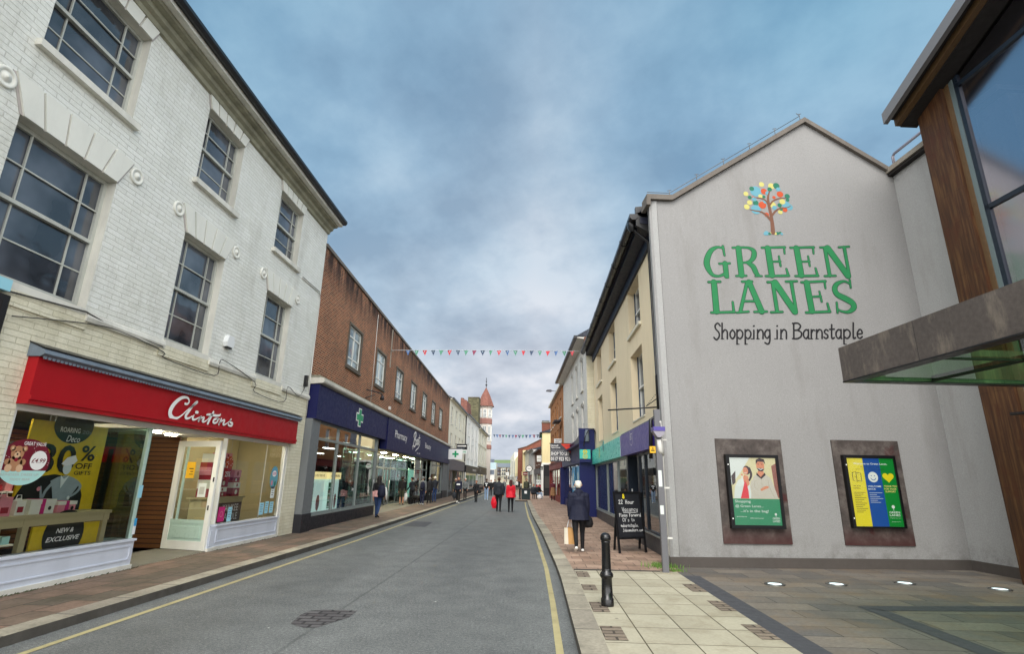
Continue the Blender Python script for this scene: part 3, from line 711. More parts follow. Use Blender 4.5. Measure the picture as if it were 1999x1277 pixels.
# ------------------------------------------------------------------ white painted brick building with the card shop
FA = Fr((-7.1, 0.0), 0, 1)                    # u = y
b1 = thing('shop_building', 'white painted brick building with tall sash windows above a red fronted card shop', 'building', (-7.1, 9.0, 0.1))
WC = [(2.55, 4.25), (5.98, 7.75), (9.6, 11.04), (13.05, 14.5)]
holes = [(a, b, 4.18, 6.44) for a, b in WC] + [(a, b, 7.64, 9.40) for a, b in WC] + [(7.05, 15.5, 0.1, 2.6, 0.12)]
mb = MB(FA); wall(mb, -3.0, 16.4, 0.1, 9.92, holes, 'white_brick', 0.26, 'sill_paint', band=(4.08, 'cream_brick'))
shell(mb, -3.0, 16.4, 10, 3.2, 9.92, 'white_brick')
mb.face([(16.4, -10, .1), (16.4, 0, .1), (16.4, 0, 3.2), (16.4, -10, 3.2)], 'white_brick'); mb.face([(-3, 0, .1), (-3, -10, .1), (-3, -10, 3.2), (-3, 0, 3.2)], 'white_brick')
mb.build('wall', b1)
for i, (a, b) in enumerate(WC):
    sash(b1, FA, a, b, 4.18, 6.44, 0.22, (0.2, 0.8) if i < 2 else (0.22, 0.8), 2, sill=(0.0, 0.1, 0.03), bw=0.065)
    sash(b1, FA, a, b, 7.64, 9.40, 0.22, (0.2, 0.8), 2, sill=(0.1, 0.11, 0.10), bw=0.06)
    # stained sill panel below the first-floor windows
    m = MB(FA); m.box(a-0.1, b+0.06, 0.0, 0.03, 3.86, 4.08, 'cream_brick'); m.build('apron_panel', b1)
    for (z, h, sp) in ((6.44, 0.52, 0.26), (9.40, 0.42, 0.2)):
        l = MB(FA); w0 = b-a; top = z+h
        l.prism([(a-0.02, z), (b+0.02, z), (b+sp, top), (a-sp, top)], 0.0, 0.008, 'reveal_mauve', 'd')
        n = 5; gv = 0.035
        for k in range(n):
            p0, p1 = k/n, (k+1)/n
            bx0, bx1 = a+w0*p0+gv*(0.6 if k else 0.9), a+w0*p1-gv*(0.6 if k < n-1 else 0.9)
            W2 = w0+2*sp; tx0, tx1 = a-sp+W2*p0+gv*(0.6 if k else 1.2), a-sp+W2*p1-gv*(0.6 if k < n-1 else 1.2)
            l.prism([(bx0, z-0.004), (bx1, z-0.004), (tx1, top+0.004), (tx0, top+0.004)], 0.0, 0.04, 'lintel_paint', 'd')
        l.build('lintel', b1)
    if i:
        for c in ((a-0.32, b+0.36) if i < 3 else (a-0.32, b+0.30)):
            r = MB(FA); r.lathe((c, 0.0, 6.78), [(0.15, 0.0), (0.15, 0.03), (0.135, 0.036), (0.10, 0.036), (0.095, 0.022), (0.07, 0.022), (0.065, 0.036), (0.03, 0.036), (0.022, 0.05), (0.0, 0.055)], 'lintel_paint', 24, 'd'); r.build('roundel', b1)

# ledge between the first-floor windows
for u0, u1 in ((-3, 2.55), (4.25, 5.98), (7.75, 9.6), (11.04, 13.05), (14.5, 16.4)): m = MB(FA); m.prism([(0, 3.98), (0.05, 4.0), (0.07, 4.06), (0.05, 4.13), (0, 4.16)], u0, u1, 'sill_paint', 'u'); m.build('ledge', b1)
m = MB(FA)                                     # cornice seen from below
m.prism([(0, 9.66), (0.06, 9.68), (0.08, 9.76), (0.16, 9.80), (0.18, 9.88), (0.30, 9.90), (0.32, 9.96), (0.0, 9.96)], -3, 16.42, 'dirty_moulding', 'u')
m.prism([(0.0, 9.962), (0.46, 9.962), (0.47, 10.04), (0.0, 10.06)], -3, 16.46, 'sill_paint', 'u')
m.build('cornice', b1)
m = MB(FA); m.prism([(0.40, 10.045), (0.55, 10.03), (0.60, 10.10), (0.60, 10.17), (0.42, 10.17)], -3, 16.5, 'black_metal', 'u'); m.build('gutter', b1)
m = MB(FA); m.prism([(0.5, 10.18), (-5.0, 13.6), (-10.2, 10.18), (-10.2, 10.02), (0.3, 10.06)], -3, 16.44, 'slate', 'u'); m.build('roof', b1)
# red fascia with its lead hood
m = MB(FA); m.box(7.03, 15.56, 0.0, 0.16, 2.72, 3.26, 'fascia_red'); m.box(7.03, 15.56, 0.0, 0.19, 2.66, 2.72, 'fascia_red'); m.box(7.03, 15.56, 0.0, 0.17, 2.60, 2.66, 'fascia_red')
fx = FA.tr(7.69, 320, 740, 0.185)
def cl(pts, k=1.0):
    P = [(*fx(x, y), w_*0.0022*k) for x, y, w_ in pts]
    m.brush(P, 0.185, 'lettering_white', sub=6)
cl([(318, 372, 22), (352, 378, 20), (380, 340, 16), (362, 290, 20), (310, 275, 26), (240, 300, 32), (160, 370, 40), (100, 470, 46), (98, 545, 44), (140, 590, 34), (200, 588, 22), (262, 552, 14), (330, 490, 13), (400, 430, 14), (470, 380, 15), (505, 352, 18), (490, 345, 18), (440, 395, 22), (380, 480, 28), (330, 550, 30), (335, 590, 26), (375, 590, 18), (425, 560, 13)])
cl([(452, 545, 14), (432, 585, 24), (440, 610, 22), (475, 608, 16), (515, 585, 12), (556, 570, 12)])
cl([(482, 500, 28), (508, 502, 26)])
cl([(556, 570, 22), (540, 600, 26), (520, 632, 22)]); cl([(522, 628, 12), (560, 590, 14), (600, 580, 20), (594, 605, 24), (580, 635, 24), (605, 645, 16), (650, 615, 12), (690, 570, 14)])
cl([(745, 498, 24), (720, 545, 28), (690, 600, 30), (668, 650, 28), (655, 678, 24)]); cl([(640, 540, 14), (680, 535, 22), (740, 545, 24), (800, 552, 22), (840, 545, 20), (850, 528, 12)])
cl([(790, 598, 20), (752, 615, 24), (740, 645, 24), (760, 665, 20), (795, 650, 20), (812, 615, 20), (795, 595, 16), (835, 605, 11)])
cl([(862, 600, 20), (848, 640, 24), (826, 682, 22)]); cl([(830, 676, 12), (862, 640, 14), (900, 618, 18), (910, 630, 22), (890, 675, 24), (905, 690, 18), (950, 665, 12), (1000, 622, 12)])
cl([(1010, 608, 18), (990, 635, 20), (1010, 660, 24), (1030, 672, 24), (1020, 700, 22), (990, 705, 18), (965, 690, 18), (972, 676, 14)])
m.build('fascia', b1)
m = MB(FA); m.prism([(0.0, 3.262), (0.20, 3.262), (0.26, 3.30), (0.24, 3.36), (0.0, 3.46)], 7.0, 15.6, 'lead_grey', 'u')
for k in range(int((15.58-7.02)/0.07)): u = 7.02+k*0.07; m.prism([(u, 3.262), (u+0.06, 3.262), (u+0.05, 3.225), (u+0.01, 3.225)], 0.225, 0.235, 'lead_grey', 'd')
m.prism([(0.0, 3.46), (0.25, 3.37), (0.25, 3.385), (0.0, 3.48)], 6.99, 15.61, 'black_metal', 'u'); m.build('hood', b1)
# stall risers with moulded panels
def riser(u0, u1, z1, d0=-0.2, d1=0.0):
    m = MB(FA); m.box(u0, u1, d0, d1, 0.16, z1, 'stall_white'); m.box(u0-.01, u1+.01, d0, d1+0.03, 0.1, 0.17, 'sill_paint'); m.box(u0, u1+.01, d0, d1+0.035, z1, z1+0.035, 'stall_white')
    for (a, b, c, e_) in ((u0+.07, u1-.07, z1-.09, z1-.07), (u0+.07, u1-.07, .25, .27)): m.box(a, b, d1, d1+0.014, c, e_, 'stall_white')
    for a in (u0+.07, u1-.09): m.box(a, a+.02, d1, d1+0.014, .27, z1-.09, 'stall_white')
    return m
riser(7.06, 9.88, 0.56).build('stall_riser', b1); riser(12.36, 15.36, 0.60).build('stall_riser', b1)
def gl(pts, mat, name, par, fr=FA):
    m = MB(fr); m.face(pts, mat); return m.build(name, par)
f = MB(FA); f.box(7.06, 15.46, -0.12, -0.03, 2.52, 2.6, 'white_paint'); f.box(7.06, 7.11, -0.1, -0.03, .6, 2.52, 'white_paint'); f.box(15.37, 15.46, -0.12, -0.02, .1, 2.52, 'white_paint'); f.box(14.35, 14.36, -0.07, -0.05, .64, 2.5, 'sash_paint')
f.box(12.36, 12.40, -0.12, -0.03, .64, 2.52, 'white_paint'); wf = f.build('shop_window', b1)
gl([(9.84, -.06, .6), (7.11, -.06, .6), (7.11, -.06, 2.52), (9.84, -.06, 2.52)], 'shop_glass', 'pane', wf); gl([(15.37, -.06, .64), (12.4, -.06, .64), (12.4, -.06, 2.52), (15.37, -.06, 2.52)], 'shop_glass', 'pane', wf)
m = MB(FA); m.box(9.82, 9.90, -1.2, -0.06, .6, 2.52, 'edge_glass'); m.box(9.80, 9.92, -1.25, -1.15, .1, 2.52, 'frame_mint'); m.box(9.79, 9.87, -0.11, -0.05, .6, 2.52, 'frame_mint'); m.box(9.8, 9.9, -1.2, -0.2, .1, .6, 'frame_mint')
m.box(9.84, 9.91, -0.047, -0.044, .66, .86, 'sign_white'); m.box(9.845, 9.905, -0.044, -0.042, .8, .93, 'poster_blue'); m.box(9.80, 9.90, -0.047, -0.044, 1.28, 1.5, 'paper_blue'); m.build('return_window', b1)
# glazed door standing inwards at the right of the recess
A_, B_ = FA.W(12.14, -0.02, 0), FA.W(12.42, -1.18, 0)
FD = Fr((A_.x, A_.y), math.degrees(math.atan2(-(B_.x-A_.x), B_.y-A_.y)), -1); DL = (B_-A_).length
m = MB(FD); m.box(0, .12, -.03, .03, .12, 2.45, 'white_paint'); m.box(DL-.14, DL, -.03, .03, .12, 2.45, 'white_paint'); m.box(.12, DL-.14, -.03, .03, 2.32, 2.45, 'white_paint'); m.box(.12, DL-.14, -.03, .03, .12, .30, 'white_paint'); m.box(.12, DL-.14, -.028, .028, .66, .74, 'frame_mint')
m.box(.12, DL-.14, -.02, .02, .30, .66, 'frame_mint'); m.box(.20, DL-.22, .02, .032, .36, .60, 'frame_mint'); m.box(DL-.30, DL-.27, -.02, .028, .74, 2.32, 'frame_mint'); m.box(.20, .42, .031, .036, 1.22, 1.52, 'paper_white'); m.box(.245, .375, .036, .038, 1.28, 1.44, 'sash_paint')
m.box(.02, .05, .03, .04, 1.55, 1.65, 'black_metal'); m.box(.05, .08, .03, .04, .95, 1.05, 'black_metal')
m.box(.62, .86, .012, .016, 1.62, 1.98, 'paper_yellow'); m.box(.66, .78, .016, .018, 1.82, 1.84, 'ink_black'); m.box(.66, .74, .016, .018, 1.76, 1.775, 'ink_black'); m.box(.66, .76, .016, .018, 1.70, 1.715, 'ink_black')
dr = m.build('door', b1); gl([(.12, 0, .74), (DL-.14, 0, .74), (DL-.14, 0, 2.32), (.12, 0, 2.32)], 'shop_glass', 'pane', dr, FD)
m = MB(FA); m.box(12.16, 12.36, -.1, 0, .1, .6, 'stall_white'); m.box(12.2, 12.32, 0, .012, .2, .52, 'stall_white'); m.box(12.15, 12.37, -.1, .03, .1, .16, 'sill_paint'); m.build('door_post', b1)
# inside of the shop
m = MB(FA)
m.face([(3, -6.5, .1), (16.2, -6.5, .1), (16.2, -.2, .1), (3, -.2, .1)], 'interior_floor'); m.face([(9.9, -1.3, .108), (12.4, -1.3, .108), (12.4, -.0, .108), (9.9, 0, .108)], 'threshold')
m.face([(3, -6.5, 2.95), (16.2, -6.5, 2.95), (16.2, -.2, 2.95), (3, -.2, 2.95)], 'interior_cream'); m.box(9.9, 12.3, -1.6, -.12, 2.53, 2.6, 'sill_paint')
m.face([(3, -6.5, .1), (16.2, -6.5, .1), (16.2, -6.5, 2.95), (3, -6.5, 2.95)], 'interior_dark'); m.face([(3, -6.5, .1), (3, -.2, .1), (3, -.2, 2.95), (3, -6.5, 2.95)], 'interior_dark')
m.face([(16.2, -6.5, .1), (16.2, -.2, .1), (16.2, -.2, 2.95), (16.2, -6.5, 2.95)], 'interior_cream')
m.build('interior', b1)
m = MB(FA); m.box(12.5, 12.56, -4.2, -1.25, .1, 2.6, 'slat_wood'); m.box(12.49, 12.5, -3.3, -2.4, 1.95, 2.3, 'fascia_red'); m.box(12.46, 12.5, -2.9, -2.8, .5, 2.25, 'black_metal'); m.box(10.6, 12.5, -4.3, -4.2, .1, 2.6, 'slat_wood'); m.box(10.9, 12.0, -4.19, -4.17, 1.9, 2.3, 'fascia_red')
m.box(13.6, 16.1, -1.9, -1.8, .1, 2.9, 'interior_cream'); m.build('interior_wall', b1)
for i, (u, d) in enumerate(((10.55, -.5), (11.35, -.7), (12.9, -.6), (13.9, -.7), (8.0, -.8), (9.1, -1.0), (7.4, -2.2), (9.6, -2.6), (14.7, -.6), (11.0, -2.6), (8.4, -4))):
    m = MB(FA); m.box(u-.12, u+.12, d-.05, d+.05, 2.50 if 9.9 < u < 12.3 and d > -1.6 else 2.93, 2.528 if 9.9 < u < 12.3 and d > -1.6 else 2.948, 'lamp_warm'); m.build('ceiling_lamp', b1)
# window display -------------------------------------------------
def topos(m, name, label, cat, group=None): return tag(m.build(name), label, cat, group)
Pd = FA.tr(3.193, 0, 780, -0.75)
m = MB(FA); q = [Pd(228, 85), Pd(690, 150), Pd(572, 650), Pd(60, 690)]
u0, u1, z0, z1 = Pd(228, 85)[0]-.02, Pd(683, 155)[0], Pd(100, 690)[1]-.15, 2.50
m.box(u0, u1, -.78, -.75, z0, z1, 'poster_yellow'); dd = -.745
m.disc((u0+u1)/2+.02, z1-.03, .40, dd, 'poster_black', 40, .30)
def hw(x0, x1, y0, y1, s, mt, d=dd+.003, bold=.0, sh=0.0, P=Pd):    # lettering between photographed corners
    a, b = P(x0, y1), P(x1, y0); c, e_ = P(x0, y0), P(x1, y1)
    m.text(s, (a[0]+c[0])/2, (b[0]+e_[0])/2, (a[1]+e_[1])/2, (b[1]+c[1])/2, d, mt, bold, sh)
uu = lambda f_: u0+(u1-u0)*f_
zz = lambda f_: z0+(z1-z0)*f_
m.flat([(uu(.0), zz(.22)), (uu(.06), zz(.34)), (uu(.2), zz(.42)), (uu(.4), zz(.45)), (uu(.62), zz(.42)), (uu(.76), zz(.34)), (uu(.82), zz(.22)), (uu(.82), zz(0)), (uu(0), zz(0))], dd, 'poster_black')
m.text('ROARING', uu(.34), uu(.60), zz(.90), zz(.955), dd+.004, 'lettering_white', .01); m.text('20s', uu(.63), uu(.76), zz(.90), zz(.94), dd+.004, 'lead_grey', .0); m.text('Deco', uu(.44), uu(.62), zz(.80), zz(.87), dd+.004, 'lettering_white', .0, .3)
m.text('30', uu(.16), uu(.62), zz(.46), zz(.765), dd+.006, 'poster_black', .02)
m.text('%', uu(.68), uu(.88), zz(.60), zz(.775), dd+.004, 'poster_black', .02); m.text('OFF', uu(.64), uu(.87), zz(.51), zz(.575), dd+.004, 'poster_black', .012); m.text('GIFTS', uu(.64), uu(.87), zz(.445), zz(.49), dd+.004, 'poster_black', .008)
d2 = dd+.012                                   # printed figure in a grey suit and cloche hat
m.flat([(uu(.40), zz(.0)), (uu(.44), zz(.18)), (uu(.40), zz(.30)), (uu(.36), zz(.38)), (uu(.44), zz(.42)), (uu(.55), zz(.44)), (uu(.66), zz(.41)), (uu(.74), zz(.34)), (uu(.66), zz(.22)), (uu(.62), zz(.10)), (uu(.60), zz(0))], d2, 'mannequin')
m.brush([(uu(.40), zz(.37), .05), (uu(.33), zz(.28), .05), (uu(.30), zz(.20), .045), (uu(.26), zz(.32), .03)], d2+.002, 'mannequin'); m.brush([(uu(.68), zz(.38), .055), (uu(.76), zz(.32), .055), (uu(.72), zz(.25), .045), (uu(.62), zz(.20), .03)], d2+.002, 'mannequin')
m.disc(uu(.53), zz(.52), .085, d2+.003, 'mannequin_light', 20, .11); m.flat([(uu(.44), zz(.56)), (uu(.50), zz(.63)), (uu(.60), zz(.66)), (uu(.64), zz(.60)), (uu(.60), zz(.56)), (uu(.50), zz(.54))], d2+.006, 'sign_white'); m.flat([(uu(.50), zz(.30)), (uu(.47), zz(.44)), (uu(.52), zz(.40)), (uu(.58), zz(.44))], d2+.004, 'mannequin_light')
m.disc(uu(.24), zz(.30), .035, d2+.004, 'gift_pink', 10); m.disc(uu(.63), zz(.2), .03, d2+.004, 'mannequin_light', 10)
topos(m, 'sale_poster', 'big yellow and black 30% off gifts poster with a suited figure in the shop window', 'poster')
m = MB(FA); Ps = FA.tr(3.193, 0, 780, -0.052); c = Ps(155, 390); rs = Ps(310, 390)[0]-c[0]; rz = c[1]-Ps(150, 536)[1]
def sec(a0, a1, n=24): return [(c[0]+rs*math.cos(R(a0+(a1-a0)*k/n)), c[1]+rz*math.sin(R(a0+(a1-a0)*k/n))) for k in range(n+1)]
m.flat(sec(-22, 202), -.052, 'sticker_red', .001); m.flat(sec(202, 338), -.052, 'sticker_mint', .001)
S = lambda x, y: (c[0]+rs*x, c[1]+rz*y)
m.text('GREAT VALUE', S(-.2, 0)[0], S(.68, 0)[0], S(0, .72)[1], S(0, .88)[1], -.050, 'lettering_white', .01)
m.disc(*S(.52, .08), rs*.34, -.050, 'lettering_white', 22); m.text('£4.99', S(.24, 0)[0], S(.80, 0)[0], S(0, -.03)[1], S(0, .17)[1], -.048, 'sticker_red', .01, .2)
m.text('REINDEER DRESS UP', S(-.8, 0)[0], S(.66, 0)[0], S(0, -.60)[1], S(0, -.50)[1], -.050, 'sash_paint', .005); m.text('TEDDY BEAR', S(-.42, 0)[0], S(.36, 0)[0], S(0, -.80)[1], S(0, -.70)[1], -.050, 'sash_paint', .005)
for (x, y, r, mt) in ((-.36, -.08, .27, 'teddy_tan'), (-.36, .36, .25, 'teddy_tan'), (-.58, .56, .1, 'teddy_tan'), (-.12, .56, .1, 'teddy_tan'), (-.58, .56, .05, 'teddy_light'), (-.12, .56, .05, 'teddy_light'), (-.36, .28, .11, 'teddy_light'), (-.58, -.28, .13, 'teddy_light'), (-.16, -.28, .13, 'teddy_light'), (-.66, -.02, .11, 'teddy_tan'), (-.08, -.02, .11, 'teddy_tan'), (-.44, .42, .025, 'ink_black'), (-.28, .42, .025, 'ink_black'), (-.36, .31, .035, 'ink_black'), (-.36, .08, .07, 'gift_red')):
    m.disc(*S(x, y), rs*r, -.0495+.0004*(1 if mt == 'teddy_light' else 2 if mt in ('ink_black', 'gift_red') else 0), mt, 18)
for k in range(26):
    a = random.uniform(0, 6.28); r = random.uniform(.55, .95); x, y = r*math.cos(a), r*math.sin(a)
    if y > -.2: m.disc(*S(x, y), rs*.014, -.0505, 'lettering_white', 6)
topos(m, 'window_sticker', 'round red and mint sticker with a teddy bear on the card shop window', 'sticker')
# display table with its printed front
t = thing('display_table', 'cream display table with a yellow New & Exclusive front in the card shop window', 'table', tuple(FA.W(8.1, -.4, .1)))
Pt = FA.tr(3.193, 0, 780, -0.22); zt = Pt(160, 735)[1]
ta, tb = 7.02, Pt(700, 690)[0]
m = MB(FA); m.box(ta, tb, -.72, -.22, zt-.03, zt+.02, 'table_cream'); m.box(ta+.02, tb-.02, -.70, -.235, zt-.14, zt-.03, 'table_cream'); m.build('table_top', t, bevel=.006)
for u in (Pt(120, 900)[0]+.05, tb-.1):
    for d in (-.66, -.25): m = MB(FA); m.box(u-.05, u+.05, d-.05, d+.02, .1, zt-.03, 'table_cream'); m.build('leg', t)
m = MB(FA); fa, fb = Pt(150, 900)[0]+.14, tb-.16; m.box(fa, fb, -.30, -.27, .2, zt-.15, 'poster_yellow'); cA, cB = Pt(282, 860), Pt(535, 835); mc, zc_ = (cA[0]+cB[0])/2, Pt(405, 845)[1]; fa = min(fa, mc-.5); rc = (cB[0]-cA[0])/2
m.disc(mc, zc_, rc, -.266, 'poster_black', 32, rc*.98); m.text('NEW &', mc-rc*.42, mc+rc*.44, zc_+.03, zc_+.10, -.262, 'lettering_white', .02, .25); m.text('EXCLUSIVE', mc-rc*.82, mc+rc*.82, zc_-.09, zc_-.02, -.262, 'lettering_white', .02, .25); m.build('front_panel', t)
for (u, w_, h, dp, m1, nm, lb) in ((7.62, .19, .26, .14, 'gift_pink', 'gift_bag', 'red and pink gift bag standing on the left of the display table'), (7.86, .15, .2, .1, 'gift_pale', 'gift_bag', 'pale gift bag behind the red gift bag on the display table'), (8.22, .42, .2, .24, 'gift_pale', 'gift_box', 'white gift box with a lid in the middle of the display table'), (8.66, .34, .16, .2, 'gift_pink', 'gift_box', 'pale pink gift box at the right end of the display table')):
    m = MB(FA); m.box(u-w_/2, u+w_/2, -.34-dp, -.34, zt+.02, zt+.02+h, m1)
    if nm == 'gift_box': m.box(u-w_/2-.01, u+w_/2+.01, -.35-dp, -.33, zt+.02+h*.72, zt+.03+h, 'gift_pale'); m.box(u-.03, u+.03, -.351-dp, -.328, zt+.02, zt+.035+h, 'card_magenta'); m.disc(u+w_*.28, zt+.02+h*.4, .03, -.327, 'ink_black', 12)
    else:
        m.prism([(u-w_/2, zt+.02+h), (u+w_/2, zt+.02+h), (u+w_*.3, zt+.06+h), (u-w_*.25, zt+.05+h)], -.36-dp*.5, -.35-dp*.5, m1, 'd'); m.box(u-w_*.3, u+w_*.3, -.339, -.336, zt+.06, zt+.14, 'gift_red'); m.tube([(u-.05, -.4, zt+.02+h), (u-.03, -.4, zt+.1+h), (u+.03, -.4, zt+.1+h), (u+.05, -.4, zt+.02+h)], .006, 'lettering_white', 6)
    topos(m, nm, lb, 'gift bag' if nm == 'gift_bag' else 'gift box')
# right-hand window display
t = thing('display_counter', 'cream display counter with a brown candle panel in the right card shop window', 'counter', tuple(FA.W(13.3, -.5, .1)))
Pr = FA.tr(3.99, 250, 780, -0.3)
m = MB(FA); m.box(12.5, 14.05, -.85, -.3, 1.16, 1.2, 'table_cream'); m.box(12.56, 14.0, -.8, -.34, .1, 1.16, 'table_cream'); m.build('cabinet', t, bevel=.005)
m = MB(FA); m.box(12.95, 13.95, -.335, -.325, .62, 1.06, 'far_balcony'); m.text('YANKEE', 13.10, 13.80, .86, 1.02, -.32, 'lettering_white', .0); m.text('CANDLE', 13.10, 13.80, .66, .82, -.32, 'lettering_white', .0); m.build('front_panel', t)
for (u, h, w_, mt, lb) in ((12.78, .86, .34, 'gift_red', 'tall red patterned gift stack at the left of the right window display'), (13.22, .92, .36, 'gift_red', 'dark red gift stack with white tops in the middle of the right window display'), (13.72, .62, .32, 'gift_pink', 'low pink and red gift stack at the right of the right window display')):
    m = MB(FA); z = 1.2; k = 0
    while z < 1.2+h:
        hh = random.uniform(.1, .2); s_ = random.uniform(-.03, .03); m.box(u-w_/2+s_, u+w_/2+s_*.5, -.72, -.42+s_, z, z+hh, ('gift_red', 'gift_pale', 'gift_red', 'gift_pink')[k % 4]); m.disc(u+s_, z+hh*.5, hh*.3, -.418+s_, ('gift_pale', 'gift_red')[k % 2], 12); z += hh; k += 1
    topos(m, 'gift_stack', lb, 'gift stack')
m = MB(FA); m.disc(13.25, 1.98, .17, -.40, 'ink_orange', 24); m.disc(13.22, 1.72, .15, -.395, 'fascia_red', 24); m.text('25%', 13.11, 13.34, 1.66, 1.79, -.39, 'lettering_white', .02); m.brush([(12.62, 1.98, .012), (12.58, 1.80, .014), (12.66, 1.78, .012), (12.74, 1.86, .01)], -.40, 'ink_black'); m.text('ove', 12.74, 13.02, 1.80, 1.90, -.40, 'ink_black', -.005, .3)
for k in range(14): m.disc(13.25+random.uniform(-.14, .14), 1.98+random.uniform(-.14, .14), .014, -.398, 'lettering_white', 8)
m.tube([(13.25, -.4, 2.14), (13.25, -.4, 2.9)], .003, 'rope', 5); topos(m, 'hanging_discs', 'orange and red 25% discs hanging in the right card shop window', 'display sign')
m = MB(FA); m.disc(14.95, 1.66, .23, -.052, 'ink_blue', 30, .30); m.disc(14.95, 1.76, .12, -.0515, 'lettering_white', 20, .08); m.text('£9.99', 14.86, 15.05, 1.72, 1.80, -.0505, 'card_magenta', .02); m.text('CARDS & GIFT', 14.80, 15.10, 1.86, 1.90, -.0505, 'poster_blue'); m.disc(14.86, 1.52, .05, -.0508, 'gift_pink', 12, .07); m.disc(15.04, 1.50, .05, -.0508, 'ink_teal', 12, .07)
topos(m, 'window_sticker', 'light blue £9.99 sticker on the right card shop window', 'sticker')
for (u, z0_, z1_, w_, mt, lb) in ((14.48, .72, 1.02, .22, 'paper_blue', 'left one of three pale notices low on the right card shop window'), (14.75, .74, 1.04, .18, 'paper_blue', 'middle one of three pale notices low on the right card shop window'), (15.02, .74, 1.03, .2, 'paper_blue', 'right one of three pale notices low on the right card shop window'), (14.98, 1.12, 1.42, .2, 'paper_white', 'white notice with black print below the £9.99 sticker'), (12.62, .68, 1.0, .26, 'card_magenta', 'magenta card with a ring beside the candle panel'), (12.97, .66, .98, .17, 'paper_blue', 'pale blue slip in front of the candle panel')):
    m = MB(FA); m.box(u-w_/2, u+w_/2, -.056, -.052, z0_, z1_, mt)
    if mt == 'card_magenta': m.ring(u, (z0_+z1_)/2, .05, .065, -.051, 'gift_pink', 20)
    else:
        for k in range(4): m.box(u-w_*.32, u+w_*(.3-.1*(k % 2)), -.0519, -.0514, z1_-.06-k*.055, z1_-.045-k*.055, 'lead_grey' if mt == 'paper_blue' else 'ink_black')
    topos(m, 'window_notice', lb, 'notice', 'notices on the card shop window')
for (u, d, z, w_, h, mt, lb) in ((9.35, -1.6, 1.2, .3, .62, 'paper_blue', 'tall pale blue panel hanging deep in the left card shop window'), (9.62, -1.75, 1.1, .34, .4, 'poster_yellow', 'yellow card hanging beside the pale blue panel deep in the card shop')):
    m = MB(FA); m.box(u-w_/2, u+w_/2, d-.02, d, z, z+h, mt); m.tube([(u, d-.01, z+h), (u, d-.01, 2.9)], .003, 'rope', 5); topos(m, 'hanging_sign', lb, 'hanging sign')
m = MB(FA)
for k in range(4):
    m.box(8.8, 10.9, -3.6, -3.1, .3+k*.5, .33+k*.5, 'shelf_white')
    for j in range(9): u = 8.9+j*.22; h = random.uniform(.12, .34); m.box(u, u+.16, -3.5, -3.2, .33+k*.5, .33+k*.5+h, random.choice(['gift_red', 'gift_pale', 'gift_pink', 'paper_blue', 'paper_yellow']))
m.box(8.8, 10.9, -3.65, -3.6, .1, 2.3, 'interior_dark'); topos(m, 'shop_shelves', 'shelves of cards and gifts deep inside the card shop', 'shelves')
# alarm box, cables, junction box, sign at the left edge
m = MB(FA); Pa = FA.tr(3.547, 300, 420, 0.0); a = Pa(508, 880)
m.prism([(a[0]-.12, a[1]-.12), (a[0]+.12, a[1]-.12), (a[0]+.15, a[1]-.02), (a[0]+.1, a[1]+.14), (a[0]-.1, a[1]+.14), (a[0]-.15, a[1]-.02)], 0, .1, 'sign_white', 'd'); m.box(a[0]-.1, a[0]+.1, .02, .08, a[1]-.15, a[1]-.118, 'black_metal')
tag(m.build('alarm_box', None, None, .01), 'white alarm box on the white brick wall between two sash windows', 'alarm box')
m = MB(FA); a = Pa(1045, 1150); m.box(a[0]-.06, a[0]+.06, 0, .09, a[1]-.17, a[1]+.17, 'black_metal'); tag(m.build('junction_box', None, None, .01), 'small black junction box at the right end of the white brick wall', 'junction box')
m = MB(FA)
cb = [(6.6, .05, 3.72), (7.9, .06, 3.98), (8.6, .05, 4.02), (9.6, .05, 3.93), (9.7, .05, 3.82), (11.3, .05, 3.80), (11.4, .06, 4.1), (11.6, .07, 4.19), (13.0, .07, 3.95), (13.1, .05, 3.72), (14.7, .05, 3.7), (14.8, .07, 4.15), (15.6, .06, 4.0), (a[0]-.02, .06, a[1]-.14)]
m.tube([tuple(p) for p in spline(cb, 4)], .009, 'cable_grey', 6); m.tube([(4.0, .05, 4.02), (6.2, .06, 4.0), (7.7, .06, 4.13), (8.2, .05, 4.06), (9.55, .05, 4.02)], .013, 'cable_grey', 6); tag(m.build('cable'), 'black cable sagging along the ledge of the white brick wall', 'cable')
m = MB(FA); m.tube([(14.9, .03, 7.5), (16.2, .03, 7.5), (16.33, .03, 7.3), (16.33, .03, 4.6), (16.34, .03, 3.5)], .014, 'conduit_white', 6); m.tube([(14.9, .035, 7.53), (16.2, .035, 7.53), (16.3, .035, 7.4)], .01, 'black_metal', 6); tag(m.build('conduit'), 'thin white conduit running down the corner of the white brick wall', 'conduit')
m = MB(FA); m.box(5.2, 6.42, 0, .12, 4.0, 4.16, 'paper_blue'); m.box(5.2, 6.45, 0, .12, 3.3, 3.95, 'black_metal'); m.box(5.3, 6.36, .12, .125, 3.4, 3.86, 'soffit_dark'); tag(m.build('neighbour_sign'), 'black framed sign with a pale blue cap on the white brick wall', 'sign')
